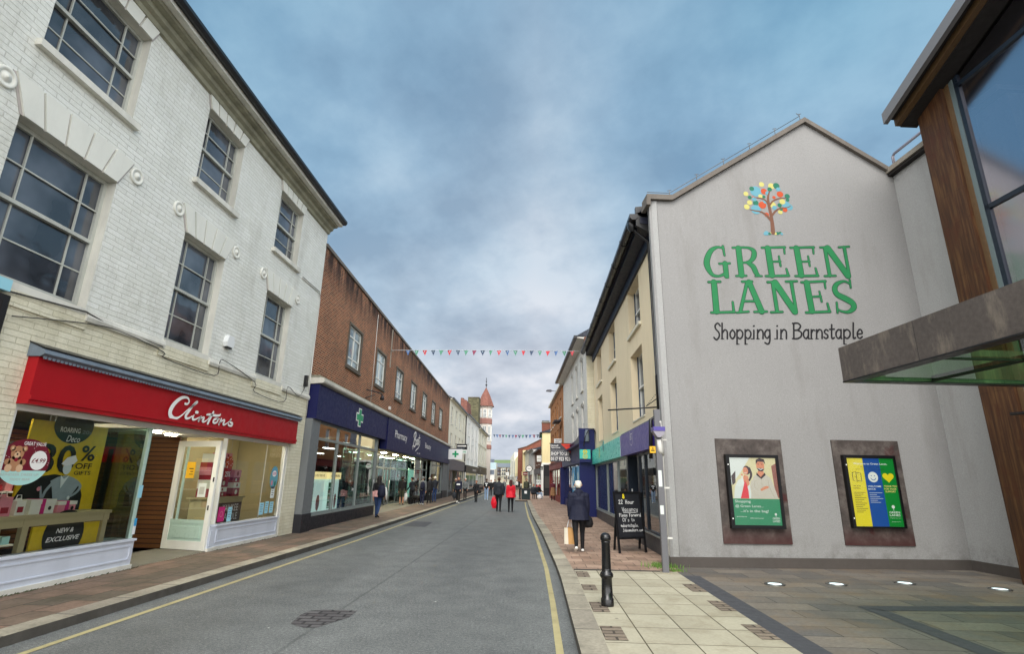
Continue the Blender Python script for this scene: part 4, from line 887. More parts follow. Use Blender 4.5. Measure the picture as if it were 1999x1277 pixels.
# ------------------------------------------------------------------ long red brick building with the pharmacy
FB = Fr((-7.1, 16.4), 2.0, 1)
b2 = thing('shop_building', 'long red brick building with seven grey framed windows above a navy pharmacy front', 'building', tuple(FB.W(17, 0, .1)))
WB = [(3.2+4.24*k, 5.06+4.24*k) for k in range(7)]
LEN = 35.6
mb = MB(FB)
wall(mb, 0, LEN, 4.6, 9.2, [(a, b, 5.78, 7.52) for a, b in WB], 'red_brick', 0.12, 'concrete_frame')
shell(mb, 0, LEN, 10, 0.1, 9.2, 'red_brick'); mb.build('wall', b2)
m = MB(FB); m.box(-.02, LEN+.02, -.35, .06, 9.2, 9.32, 'coping'); m.build('coping', b2)
for a, b in WB:
    f = MB(FB)
    for (p, q, r_, s_) in ((a, a+.09, 5.78, 7.52), (b-.09, b, 5.78, 7.52), (a+.09, b-.09, 7.43, 7.52), (a+.09, b-.09, 5.78, 5.87)): f.box(p, q, -.1, .045, r_, s_, 'concrete_frame')
    c, e_ = a+.09, b-.09
    for (p, q, r_, s_) in ((c, c+.05, 5.87, 7.43), (e_-.05, e_, 5.87, 7.43), (c, e_, 7.38, 7.43), (c, e_, 5.87, 5.93), (c, e_, 7.0, 7.05), (c, e_, 6.16, 6.21), ((c+e_)/2-.03, (c+e_)/2+.03, 5.87, 7.43)): f.box(p, q, -.08, -.03, r_, s_, 'white_paint')
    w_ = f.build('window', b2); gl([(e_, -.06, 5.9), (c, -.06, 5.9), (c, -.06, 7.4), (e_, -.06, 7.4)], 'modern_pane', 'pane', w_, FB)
    m = MB(FB); m.box(a-.04, b+.04, -.1, .08, 5.71, 5.78, 'concrete_frame'); m.build('sill', w_)
m = MB(FB); m.prism([(0, 4.52), (.42, 4.56), (.45, 4.60), (.45, 4.69), (.40, 4.72), (0, 4.80)], .02, LEN, 'cornice_white', 'u'); m.box(.02, LEN, 0, .3, 4.722, 4.80, 'dirty_moulding'); m.build('cornice', b2)
m = MB(FB)                                     # two-level navy fascia
m.box(.06, 9.45, 0, .30, 3.44, 4.52, 'boots_navy'); m.box(9.45, 34.6, 0, .34, 3.02, 4.52, 'boots_navy'); m.box(34.6, LEN, 0, .3, 3.3, 4.52, 'pilaster_grey')
for u in (3.1, 6.2): m.box(u-.006, u+.006, .30, .302, 3.44, 4.52, 'black_metal')
for u in (12.6, 15.7, 18.8, 21.9, 25.3, 28.4): m.box(u-.006, u+.006, .34, .342, 3.02, 4.52, 'black_metal')
cu, cz = 4.72, 3.98; k_ = .9
for (g_, mt, d) in ((0.05, 'lettering_white', .31), (0.0, 'boots_cross', .32)):
    m.box(cu-.42-g_, cu+.42+g_, d-.01, d, cz-.115-g_, cz+.115+g_, mt); m.box(cu-.135-g_, cu+.135+g_, d-.0095, d+.0005, cz-.31-g_, cz+.31+g_, mt)
m.text('Pharmacy', 11.0, 14.1, 3.56, 4.06, .36, 'lettering_white', .008)
m.text('Beauty', 20.4, 22.9, 3.58, 4.04, .36, 'lettering_white', .008)
lo, lz = 15.7, 3.36                             # script logo: strokes in metres
def lg(*p): m.brush([(lo+x*2.3, lz+y*1.05, w_*1.0) for x, y, w_ in p], .362, 'lettering_white', sub=6)
lg((.12, .02, .10), (.20, .30, .16), (.28, .62, .18), (.34, .92, .14)); lg((.10, .66, .05), (.22, .90, .10), (.42, 1.0, .12), (.50, .86, .14), (.40, .70, .10), (.26, .60, .06)); lg((.26, .60, .06), (.48, .56, .12), (.50, .36, .15), (.36, .18, .12), (.18, .22, .06), (.02, .12, .05))
lg((.62, .62, .10), (.55, .46, .13), (.60, .32, .10), (.69, .42, .12), (.68, .58, .1), (.61, .62, .08)); lg((.69, .56, .05), (.76, .66, .08), (.74, .46, .12), (.79, .34, .10), (.87, .46, .12), (.84, .62, .09), (.77, .64, .07)); lg((.87, .60, .05), (.95, .66, .05)); lg((1.0, .92, .11), (.94, .62, .13), (.92, .42, .12), (.98, .36, .06)); lg((.84, .74, .05), (.98, .76, .08), (1.12, .80, .05))
lg((1.12, .62, .06), (1.06, .56, .09), (1.12, .46, .12), (1.06, .34, .09), (.92, .18, .08), (.66, .04, .08), (.5, -.06, .05)); m.text('Since 1849', lo+1.75, lo+2.9, 3.16, 3.27, .36, 'lettering_white', .005)
m.build('fascia', b2)
# shopfront
f = MB(FB)
f.box(.02, .72, -.2, .22, .62, 3.44, 'pilaster_grey'); f.box(.0, .74, -.2, .24, .1, .62, 'dark_riser'); f.build('pilaster', b2); f = MB(FB); f.box(31.4, 34.7, -.2, .2, .7, 3.3, 'pilaster_grey'); f.box(31.4, 34.7, -.2, .22, .1, .7, 'dark_riser'); f.box(34.7, LEN, -.2, .22, .1, 3.3, 'pilaster_grey'); f.build('pilaster', b2)
m = MB(FB); m.box(.74, 8.65, -.3, .16, .1, .50, 'dark_riser'); m.box(.74, 8.65, -.1, .17, .50, .545, 'frame_grey'); m.build('plinth', b2); m = MB(FB); m.box(25.3, 31.4, -.3, .14, .1, .5, 'dark_riser'); m.box(25.3, 31.4, -.1, .15, .5, .54, 'frame_grey'); m.build('plinth', b2)
def frame(us, zs, d0, d1, mt, w_=.05, fr=FB, mb=None):
    f = mb or MB(fr)
    for u in us: f.box(u-w_/2, u+w_/2, d0, d1, zs[0], zs[-1], mt)
    for z in zs:
        for a, b in zip(us, us[1:]): f.box(a+w_/2, b-w_/2, d0+.004, d1-.004, z-w_/2, z+w_/2, mt)
    return f
wf = frame([.76, 3.06, 5.86, 8.56], [.56, 2.90, 3.42], 0, .10, 'frame_grey', .085).build('shop_window', b2)
gl([(8.5, .05, .56), (.8, .05, .56), (.8, .05, 2.9), (8.5, .05, 2.9)], 'boots_glass', 'pane', wf, FB); gl([(8.5, .055, 2.9), (.8, .055, 2.9), (.8, .055, 3.42), (8.5, .055, 3.42)], 'clerestory_glass', 'pane', wf, FB)
wf = frame([25.35, 28.4, 31.4], [.56, 2.72, 3.02], 0, .08, 'frame_grey', .09).build('shop_window', b2)
gl([(31.4, .04, .56), (25.4, .04, .56), (25.4, .04, 3.02), (31.4, .04, 3.02)], 'boots_glass', 'pane', wf, FB)
m = MB(FB); m.box(8.6, 8.72, -1.5, .1, .56, 3.42, 'edge_glass'); m.box(8.55, 8.7, -.02, .12, .1, 3.42, 'frame_grey'); m.box(8.6, 8.72, -1.5, .1, .1, .56, 'dark_riser'); m.build('return_window', b2)
ent = [8.7, 10.2, 11.4, 12.6, 14.0, 15.2, 16.8, 18.6, 20.6, 23.4, 25.3]
wf = frame(ent, [.12, 2.28, 3.0], -1.55, -1.47, 'frame_grey', .09).build('entrance_screen', b2)
gl([(25.3, -1.5, .12), (8.7, -1.5, .12), (8.7, -1.5, 3.0), (25.3, -1.5, 3.0)], 'boots_glass', 'pane', wf, FB)
for u in (12.0, 14.6, 17.6):
    m = MB(FB); m.box(u-.42, u+.42, -1.44, -1.38, .14, 2.24, 'win_dark', skip='fb'); frame([u-.4, u+.4], [.16, 2.22], -1.44, -1.37, 'pilaster_grey', .09, FB, m); m.build('entrance_door', b2)
    m = MB(FB); m.tube([(u+.26, -1.33, .95), (u+.26, -1.33, 1.55)], .02, 'lettering_white', 6); m.build('door_handle', b2)
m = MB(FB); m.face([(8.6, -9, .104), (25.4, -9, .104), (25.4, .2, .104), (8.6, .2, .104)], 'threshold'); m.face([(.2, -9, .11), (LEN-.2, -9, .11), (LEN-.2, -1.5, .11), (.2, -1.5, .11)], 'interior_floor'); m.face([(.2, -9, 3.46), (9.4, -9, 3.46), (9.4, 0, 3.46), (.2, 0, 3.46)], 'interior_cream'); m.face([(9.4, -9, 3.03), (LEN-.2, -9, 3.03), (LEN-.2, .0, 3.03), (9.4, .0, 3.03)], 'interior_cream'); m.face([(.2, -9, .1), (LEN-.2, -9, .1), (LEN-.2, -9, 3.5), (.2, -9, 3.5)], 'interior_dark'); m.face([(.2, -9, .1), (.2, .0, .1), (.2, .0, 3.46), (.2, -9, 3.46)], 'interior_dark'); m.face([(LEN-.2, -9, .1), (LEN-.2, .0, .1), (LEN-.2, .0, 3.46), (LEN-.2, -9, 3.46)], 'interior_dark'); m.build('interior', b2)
for i in range(13):
    u = 1.4+i*2.0; d = -2.4-(i % 2)*2.6
    m = MB(FB); z = 3.45 if u < 9.4 else 3.02; m.box(u-.5, u+.5, d-.12, d+.12, z-.02, z, 'lamp_white'); m.build('ceiling_lamp', b2)
for u in (10.4, 13.4, 16.4, 19.4, 22.4):
    m = MB(FB); m.box(u-.35, u+.35, -.8, -.65, 3.005, 3.028, 'lamp_warm'); m.build('ceiling_lamp', b2)
# what stands inside the pharmacy windows
t = thing('pay_counter', 'dark pay here counter with back panel behind the left pharmacy window', 'counter', tuple(FB.W(2.4, -2.4, .1)))
m = MB(FB); m.box(.9, 4.3, -2.6, -2.5, 1.45, 2.45, 'boots_navy'); m.text('pay here.', 1.15, 3.9, 1.72, 2.16, -2.49, 'lettering_white', .02); m.box(1.0, 4.2, -2.6, -1.9, .1, 1.1, 'interior_dark'); m.build('panel', t)
for (u0, u1, lb) in ((.95, 2.75, 'lit mint display case with a yellow header at the left of the pharmacy window'), (3.2, 4.35, 'narrow lit mint display case with a yellow header in the middle pharmacy pane')):
    t = thing('display_case', lb, 'display case', tuple(FB.W((u0+u1)/2, -.4, .5)), 'lit display cases in the pharmacy window')
    m = MB(FB); m.box(u0, u1, -.62, -.15, .5, 1.62, 'case_lit'); m.box(u0+.02, u0+(u1-u0)*.45, -.15, -.145, .62, 1.5, 'boots_cross')
    for k in range(4): m.box(u0+.04, u0+(u1-u0)*.43, -.145, -.12, .66+k*.22, .68+k*.22, 'case_lit')
    for k in range(9): m.box(u0+.08+(k % 3)*.22*(u1-u0)/1.8, u0+.2+(k % 3)*.22*(u1-u0)/1.8, -.144, -.12, .68+(k//3)*.22, .80+(k//3)*.22, 'shelf_white')
    m.disc(u0+(u1-u0)*.72, .85, .12*(u1-u0)/1.8+.05, -.14, 'flag_red', 16, .26); m.build('case', t)
    m = MB(FB); m.box(u0-.03, u1+.03, -.66, -.1, 1.62, 1.86, 'case_yellow')
    for k in range(12): m.box(u0+.08+k*(u1-u0-.2)/12, u0+.12+k*(u1-u0-.2)/12, -.099, -.096, 1.70, 1.78, 'ink_brown')
    m.build('header', t)
for i, (u, d, h) in enumerate(((5.2, -1.2, 1.5), (6.6, -2.0, 1.7), (7.6, -1.1, 1.3), (10.0, -4.0, 1.8), (13.5, -4.4, 1.8), (16.5, -4.0, 1.8), (27.0, -1.4, 1.7), (30.0, -1.4, 1.6))):
    m = MB(FB); m.box(u-.6, u+.6, d-.3, d-.26, .1, h, 'interior_dark')
    for k in range(5):
        z = .3+k*.3
        if z > h-.2: break
        m.box(u-.6, u+.6, d-.26, d+.1, z, z+.02, 'shelf_white')
        for j in range(7): a = u-.55+j*.16; m.box(a, a+random.uniform(.07, .13), d-.2, d+.05, z+.02, z+random.uniform(.1, .24), random.choice(['shelf_white', 'shelf_goods', 'paper_blue', 'gift_pale', 'poster_pale']))
    tag(m.build('product_shelves'), ('shelves of goods behind the middle pharmacy pane', 'tall product shelves deep behind the third pharmacy pane', 'low product shelves behind the right end of the first pharmacy window', 'shelves seen through the left of the pharmacy entrance screen', 'shelves seen through the middle of the pharmacy entrance screen', 'shelves seen through the right of the pharmacy entrance screen', 'shelves behind the left half of the far pharmacy window', 'shelves behind the right half of the far pharmacy window')[i], 'shelves', 'product shelves in the pharmacy')
wf = frame([20.4, 22.6, 25.3], [.5, 2.3, 3.0], -.3, -.22, 'frame_grey', .09).build('shop_window', b2); gl([(25.3, -.26, .5), (20.4, -.26, .5), (20.4, -.26, 3.0), (25.3, -.26, 3.0)], 'boots_glass', 'pane', wf, FB)
m = MB(FB); m.box(20.4, 25.3, -.6, -.2, .1, .46, 'dark_riser'); m.build('plinth', b2)
m = MB(FB); m.box(20.36, 20.48, -1.5, -.3, .5, 3.0, 'edge_glass'); m.build('return_window', b2)
m = MB(FB); m.box(22.9, 25.2, -1.2, -1.15, .1, 2.4, 'shelf_white')
for k in range(14): m.box(23.0+(k % 5)*.44, 23.3+(k % 5)*.44, -1.15, -1.0, .7+(k//5)*.5, .95+(k//5)*.5, random.choice(['paper_blue', 'shelf_goods', 'gift_pale', 'flag_red']))
tag(m.build('product_shelves'), 'white shelves of goods just right of the lit pharmacy panel', 'shelves', 'product shelves in the pharmacy')
m = MB(FB); m.box(20.6, 22.5, -.7, -.66, .5, 2.25, 'case_lit'); tag(m.build('lit_panel'), 'pale lit panel beside the pharmacy entrance', 'panel')
m = MB(FB); m.box(8.42, 8.56, .101, .104, 1.2, 1.62, 'sign_white'); m.box(8.45, 8.53, .104, .106, 1.3, 1.52, 'pilaster_grey'); tag(m.build('window_notice'), 'white notice on the right post of the first pharmacy window', 'notice')
# projecting pharmacy cross, litter bin, wall bracket
t = thing('pharmacy_sign', 'white projecting pharmacy sign with a dark green cross at the end of the navy fascia', 'sign', tuple(FB.W(33.6, .4, 3.3)))
P1 = FB.px(862, 887)
m = MB(FB); m.box(33.4, 33.5, .36, 1.62, 3.42, 4.32, 'sign_white'); F2 = Fr(tuple(FB.W(33.39, 0, 0))[:2], 2-90, 1)
for (a, b, c, e_) in ((.72, 1.28, 3.80, 3.96), (.92, 1.08, 3.60, 4.16)): m.box(33.385-(.001 if b > 1.2 else 0), 33.4, a, b, c, e_, 'boots_cross')
m.build('panel', t); m = MB(FB); m.box(33.42, 33.48, .3, 1.5, 4.32, 4.38, 'black_metal'); m.build('bracket', t)
m = MB(FB); m.tube([(6.3, .02, 5.36), (6.9, .5, 5.30), (7.0, .55, 5.22)], .025, 'black_metal', 6); m.tube([(6.3, .02, 5.0), (6.7, .3, 5.2)], .018, 'black_metal', 6); m.lathe((7.0, .55, 5.02), [(.02, .2), (.07, .16), (.10, 0.0), (.0, -.02)], 'black_metal', 10); tag(m.build('wall_lamp'), 'small black bracket lamp on the red brick wall below the second window', 'wall lamp')
m = MB(FB); m.tube([(7.1, .03, 4.8), (7.1, .03, 9.0)], .012, 'conduit_white', 6); tag(m.build('wall_cable'), 'pale cable running up the red brick wall between its first two windows', 'cable')
m = MB(FB); q = FB.px(759, 797, 0); m.box(q[0]-.08, q[0]+.08, 0, .1, q[1]-.08, q[1]+.08, 'conduit_white'); tag(m.build('wall_box'), 'tiny pale box on the red brick wall just above the white cornice', 'box')
t = thing('chimney_stack', 'brick chimney with a tall pot behind the far end of the red brick parapet', 'chimney', tuple(FB.W(33.2, -3, 9.2)))
m = MB(FB); m.box(32.6, 33.8, -3.4, -2.6, 9.2, 10.3, 'brown_brick'); m.box(32.5, 33.9, -3.5, -2.5, 10.3, 10.42, 'coping'); m.build('stack', t); m = MB(FB); m.lathe((33.2, -3, 10.4), [(.16, 0), (.13, .2), (.12, 1.0), (.16, 1.08), (.1, 1.1)], 'clay_tile', 10); m.build('chimney_pot', t)
t = thing('chimney_stack', 'small pot and cowl on a short stack behind the middle of the red brick parapet', 'chimney', tuple(FB.W(22.0, -2.0, 9.2)))
m = MB(FB); m.box(21.6, 22.4, -2.4, -1.6, 9.2, 9.9, 'brown_brick'); m.build('stack', t); m = MB(FB); m.lathe((22, -2, 9.9), [(.2, 0), (.16, .2), (.15, .7), (.2, .78), (.12, .8)], 'clay_tile', 10); m.build('chimney_pot', t)
# ------------------------------------------------------------------ terraces further down both sides
def house(name, label, fr, ln, eave, wmat, wins, shop_z=3.0, dep=9, roof=('slate', 2.6, .35), pm='far_pane', fm='white_paint', flank=None, reveal=.14, z0=.1, band=None, gm='black_metal', sillm='sill_paint', back=None):
    t = thing(name, label, 'building', tuple(fr.W(ln/2, 0, z0)))
    m = MB(fr)
    hs = [(a, b, c, e_) for (a, b, c, e_, *_) in wins]
    wall(m, 0, ln, shop_z, eave, hs, wmat, reveal, wmat, band=band); shell(m, 0, ln, dep, z0, eave, wmat, True, flank); m.build('wall', t)
    for wn in wins:
        a, b, c, e_ = wn[:4]; f = MB(fr); w_ = .05
        for (p, q, r_, s_) in ((a, a+w_, c, e_), (b-w_, b, c, e_), (a, b, e_-w_, e_), (a, b, c, c+w_), (a, b, (c+e_)/2-.03, (c+e_)/2+.03)): f.box(p, q, -reveal+.005, -reveal+.05, r_, s_, fm)
        o = f.build('window', t); m = MB(fr); m.face([(b, -reveal+.02, c), (a, -reveal+.02, c), (a, -reveal+.02, e_), (b, -reveal+.02, e_)], wn[4] if len(wn) > 4 else pm); m.build('pane', o)
        m = MB(fr); m.box(a-.06, b+.06, -.05, .07, c-.08, c, sillm); m.build('sill', o)
    if roof:
        rm, rh, ov = roof; m = MB(fr); m.prism([(ov, eave+.02), (-dep/2, eave+rh), (-dep-.2, eave+.02)], -.05, ln+.05, rm, 'u'); m.build('roof', t)
        m = MB(fr); m.prism([(ov-.1, eave-.06), (ov+.06, eave-.04), (ov+.06, eave+.08), (ov-.1, eave+.08)], -.05, ln+.05, gm, 'u'); m.prism([(0, eave-.1), (ov-.1, eave-.04), (ov-.1, eave+.02), (0, eave+.02)], -.02, ln+.02, gm if gm != 'black_metal' else wmat, 'u'); m.build('gutter', t)
    return t
def shopfront(t, fr, u0, u1, z1, fz, fmat, frame_m, gap=None, text=None, pil='white_paint', tm='lettering_white', riser_m='dark_riser', inner='interior_dark', glassm='boots_glass', n=3, door=None, flip=1):
    m = MB(fr); m.box(u0, u1, 0, .16, z1, fz, fmat); m.box(u0-.05, u1+.05, 0, .22, fz, fz+.07, pil)
    if text: a, b, s, h = text; m.text(s, a, b, z1+(fz-z1)*.3, z1+(fz-z1)*(.3+h), .165, tm, .01)
    m.build('fascia', t)
    m = MB(fr); m.box(u0, u0+.25, -.2, .12, .1, z1, pil); m.box(u1-.25, u1, -.2, .12, .1, z1, pil); m.build('pilaster', t)
    a, b = u0+.25, u1-.25
    if door:
        m = MB(fr); m.box(door[0], door[1], -2.2, -2.1, .1, z1, 'soffit_dark'); m.face([(door[0], -2.2, .105), (door[1], -2.2, .105), (door[1], 0, .105), (door[0], 0, .105)], 'threshold'); m.build('doorway', t)
    segs = [(a, b)] if not door else [s for s in ((a, door[0]), (door[1], b)) if s[1]-s[0] > .3]
    for (p, q) in segs:
        m = MB(fr); m.box(p, q, -.1, .06, .1, .5, riser_m); m.build('stall_riser', t)
        us = [p+(q-p)*k/n for k in range(n+1)] if q-p > 1.5 else [p, q]
        f = frame(us, [.53, z1-.03], -.05, .03, frame_m, .06, fr); o = f.build('shop_window', t); gl([(q, -.01, .5), (p, -.01, .5), (p, -.01, z1), (q, -.01, z1)], glassm, 'pane', o, fr)
    m = MB(fr); m.face([(u0, -4, .1), (u1, -4, .1), (u1, -4, z1+.2), (u0, -4, z1+.2)], inner); m.face([(u0, -4, .102), (u1, -4, .102), (u1, -.05, .102), (u0, -.05, .102)], 'interior_floor'); m.face([(u0, -4, z1+.05), (u1, -4, z1+.05), (u1, 0, z1+.05), (u0, 0, z1+.05)], 'interior_cream')
    for k in range(int((u1-u0)/1.6)): u = u0+.8+k*1.6; m.box(u-.4, u+.4, -2.8, -2.4, .1, random.uniform(.9, 1.7), random.choice(['shelf_goods', 'shelf_white', 'interior_cream', 'gift_pink']))
    m.build('interior', t)
def grid(us, w_, rows): return [(u-w_/2, u+w_/2, c, e_) for (c, e_) in rows for u in us]
P0 = FB.W(LEN, 0, 0)
F3 = Fr((P0.x, P0.y), 1.0, 1)
def uat(fr, px, y=900): return fr.px(px, y)[0]
n3 = uat(F3, 906)
wu3 = [n3*k for k in (.14, .38, .62, .84)]
h3 = house('shop_building', 'cream rendered three storey building with a grey shop front beyond the red brick building', F3, n3, 9.3, 'cream_render', grid(wu3, 1.25, ((4.35, 6.1), (7.0, 8.7))), 3.1)
shopfront(h3, F3, .3, n3-.8, 2.55, 3.6, 'shop_grey', 'pilaster_grey', door=(n3*.28, n3*.55), pil='cream_render')
m = MB(F3); m.tube([(n3-.25, .1, 9.2), (n3-.25, .1, .1)], .06, 'black_metal', 6); tag(m.build('drainpipe'), 'black drainpipe between the cream and the pale grey buildings', 'drainpipe')
for (u, lb, pots) in ((3.4, 'small brick chimney on the cream building nearest the red brick wall', 1), (8.6, 'brick chimney with pots in the middle of the cream building roof', 2)):
    t = thing('chimney_stack', lb, 'chimney', tuple(F3.W(u, -4, 10.6))); m = MB(F3); m.box(u-.5, u+.5, -4.6, -3.6, 10.2, 12.2, 'brown_brick'); m.box(u-.56, u+.56, -4.66, -3.54, 12.2, 12.34, 'coping'); m.build('stack', t)
    for k in range(pots): m = MB(F3); m.lathe((u-.2+k*.4, -4.1, 12.3), [(.14, 0), (.12, .4), (.15, .46), (.1, .48)], 'clay_tile', 8); m.build('chimney_pot', t)
Q = F3.W(n3, .1, 0); F4 = Fr((Q.x, Q.y), .6, 1); n4 = uat(F4, 932)
wu4 = [n4*k for k in (.2, .5, .8)]
h4 = house('shop_building', 'pale grey three storey building with a black shop sign on the left side', F4, n4, 9.4, 'white_render', grid(wu4, 1.3, ((4.2, 6.1), (7.0, 8.6))), 3.1)
shopfront(h4, F4, .2, n4-.2, 2.5, 3.35, 'shop_black', 'white_paint', text=(n4*.5, n4*.8, 'homeware', .4))
for k in (0, .33, .66, .98): m = MB(F4); m.box(n4*k, n4*k+.25, 0, .08, 3.5, 9.3, 'white_render'); m.build('wall_pilaster', h4)
Q = F4.W(n4, .0, 0); F5 = Fr((Q.x, Q.y), .6, 1); n5 = uat(F5, 949)
h5 = house('shop_building', 'cream building with arched first floor windows beside the round tower', F5, n5, 9.2, 'cream_render', grid([n5*k for k in (.2, .5, .8)], 1.7, ((4.2, 6.6), (7.2, 8.8))), 3.1, roof=('slate', 1.6, .5))
shopfront(h5, F5, .2, n5-.2, 2.5, 3.6, 'shop_black', 'shop_grey'); m = MB(F5); m.box(0, n5, 0, .14, 6.85, 7.0, 'cream_render'); m.box(0, n5, 0, .2, 3.7, 3.9, 'cream_render'); m.build('string_course', h5)
m = MB(F5); m.disc(n5*.25, 3.1, .28, .17, 'lettering_white', 5); m.disc(n5*.25, 3.1, .16, .172, 'shop_black', 5); m.build('emblem', h5)
Q = F5.W(n5, 0, 0); F6 = Fr((Q.x, Q.y), .8, 1)
# corner turret
Tc = (gpx(946, 945, .1)[0], 0); Yt = Q.y+3.2; Tx = ray(948, 800); Tx = Tx.x/Tx.y*Yt
tt = thing('turret', 'round bay turret with a red tiled conical roof and a finial', 'tower', (Tx, Yt, .1))
zT = lambda y: CAMH+ray(946, y).z/ray(946, y).y*Yt
rT = 15.5/1044*Yt
m = MB(); zz_ = [zT(y) for y in (950, 885, 872, 862, 852, 844, 821, 818, 795)]
m.lathe((Tx, Yt, 0), [(rT*.82, .1), (rT*.82, zT(878)), (rT*.9, zT(877)), (rT*.9, zT(870)), (rT*.82, zT(869)), (rT*.82, zT(829)), (rT*.9, zT(828)), (rT*.9, zT(819)), (rT*.82, zT(818)), (rT*.82, zT(797)), (rT*.95, zT(796)), (rT*.95, zT(794))], ['turret_wall', 'turret_band', 'turret_band', 'turret_band', 'turret_wall', 'turret_band', 'turret_band', 'turret_band', 'turret_wall', 'turret_wall', 'turret_wall'], 8, a0=R(22.5), smooth=False); m.build('wall', tt)
m = MB(); m.lathe((Tx, Yt, 0), [(rT*1.12, zT(794.5)), (rT*1.1, zT(793)), (rT*.55, zT(772)), (.06, zT(757))], 'clay_tile', 8, a0=R(22.5), smooth=False); m.build('roof', tt)
m = MB(); m.tube([(Tx, Yt, zT(758)), (Tx, Yt, zT(738))], .06, 'black_metal', 6); m.lathe((Tx, Yt, zT(752)), [(0, -.3), (.22, 0), (0, .3)], 'black_metal', 8); m.lathe((Tx, Yt, zT(745)), [(0, -.2), (.16, 0), (0, .2)], 'black_metal', 8); m.build('finial', tt)
for k in range(8):
    a = R(45*k); nx, ny = math.cos(a), math.sin(a)
    if ny > .5: continue
    ap = rT*.82*math.cos(R(22.5))
    Fw = Fr((Tx+nx*ap, Yt+ny*ap), math.degrees(math.atan2(-ny, nx))*0, 1); Fw.e = Vector((-ny, nx)); Fw.n = Vector((nx, ny)); Fw.flip = False
    for (ya, yb) in ((801, 816), (833, 862)):
        hw_ = rT*.82*.36*.62; m = MB(Fw); frame([-hw_, 0, hw_], [zT(yb), (zT(ya)+zT(yb))/2, zT(ya)], .0, .12, 'white_paint', .12, Fw, m); o = m.build('window', tt); gl([(hw_, .05, zT(yb)), (-hw_, .05, zT(yb)), (-hw_, .05, zT(ya)), (hw_, .05, zT(ya))], 'far_pane', 'pane', o, Fw)
def bl(name, label, x0, x1, y0, y1, z1, mat, z0=.1, cat='building', wins=(), par=None, roofm=None):
    m = MB(); m.box(x0, x1, y0, y1, z0, z1, mat)
    if par is None: t = thing(name, label, cat, ((x0+x1)/2, y0, z0)); m.build('wall', t)
    else: t = par; m.build('wall', t)
    if roofm: m = MB(); m.prism([(x0-.3, z1), (x1+.3, z1), ((x0+x1)/2, z1+roofm[1])], y0-.2, y1+.2, roofm[0], 'd'); m.build('roof', t)
    return t
def fx_(px, Y): return ray(px, 900).x/ray(px, 900).y*Y
def fz_(py, Y, px=1000): return CAMH+ray(px, py).z/ray(px, py).y*Y
# stone gable stack behind the grey building, red roof beside it
Y = Q.y-3; t = thing('chimney_stack', 'broad stone gable stack between the cream roofs and the turret', 'chimney', (fx_(920, Y), Y, 9.3)); m = MB(); m.box(fx_(909, Y), fx_(931, Y), Y, Y+3, 8.5, fz_(777, Y), 'stone_rubble'); m.box(fx_(908.5, Y), fx_(931.5, Y), Y-.1, Y+3.1, fz_(777, Y), fz_(776, Y), 'coping'); m.build('stack', t)
Y = 80; t = thing('hipped_roof', 'red tiled roof showing between the two chimneys on the left', 'roof', (fx_(900, Y), Y, 9)); m = MB(); m.prism([(fx_(893, Y), 9.0), (fx_(912, Y), 9.0), (fx_(907, Y), fz_(783, Y)), (fx_(896, Y), fz_(779, Y))], Y, Y+5, 'clay_tile', 'd'); m.build('roof', t); m = MB(); m.box(fx_(893.5, Y), fx_(898.5, Y), Y+.5, Y+2, 9, fz_(777, Y), 'brown_brick'); m.build('chimney', t)
# buildings beyond the turret, left
Y = 118; t = bl('far_building', 'pale rendered block with small windows just right of the turret', fx_(930, Y), fx_(966, Y), Y, Y+8, fz_(905, Y), 'white_render')
for k in range(3):
    for j in range(2): m = MB(); u = fx_(955+k*4, Y); z = 3.2+j*2.2; m.box(u-.25, u+.25, Y-.04, Y+.01, z-.5, z+.5, 'far_pane'); m.build('window', t)
Y = 112; t = thing('letting_board', 'pale letting board standing out beyond the turret', 'sign', (fx_(962, Y), Y, 4)); m = MB(); m.box(fx_(957, Y), fx_(969, Y), Y, Y+.08, fz_(917, Y), fz_(904, Y), 'poster_pale'); m.build('panel', t); m = MB(); m.box(fx_(956, Y)-.1, fx_(957, Y), Y, Y+.1, .1, fz_(903, Y), 'sign_white'); m.build('post', t)
Y = 128; tag_ = MB(); tag_.box(fx_(953, Y), fx_(984, Y), Y, Y+2.2, .15, fz_(931, Y), 'cream_render'); t = thing('market_kiosk', 'long pale kiosk across the far end of the street', 'kiosk', (fx_(968, Y), Y, 0)); tag_.build('body', t); m = MB(); m.box(fx_(952.5, Y), fx_(984.5, Y), Y-.2, Y+2.4, fz_(931, Y), fz_(930, Y), 'white_paint'); m.build('roof', t)
Y = 185; t = bl('apartment_block', 'brick and cream apartment block with balconies closing the street', fx_(953, Y), fx_(1001, Y), Y, Y+12, fz_(913, Y), 'cream_render')
m = MB(); m.prism([(fx_(952, Y), fz_(913, Y)), (fx_(1003, Y), fz_(913, Y)), (fx_(999, Y), fz_(905, Y)), (fx_(958, Y), fz_(905, Y))], Y-.4, Y+12, 'far_roof', 'd'); m.build('roof', t)
for (a, b) in ((971, 978), (988, 990), (995, 998)): m = MB(); m.box(fx_(a, Y), fx_(b, Y), Y-.3, Y, 1, fz_(914, Y), 'far_balcony'); m.build('bay', t)
for k, px in enumerate((973, 977, 982, 986, 993)):
    for j, py in enumerate((918, 925, 933)): m = MB(); m.box(fx_(px-1.1, Y), fx_(px+1.1, Y), Y-.45, Y-.38, fz_(py+2, Y), fz_(py-2, Y), 'far_pane'); o = m.build('window', t); m = MB(); m.box(fx_(px-1.8, Y), fx_(px+1.8, Y), Y-1.2, Y-1.1, fz_(py+3, Y), fz_(py+1.4, Y), 'win_dark'); m.build('balcony', t)
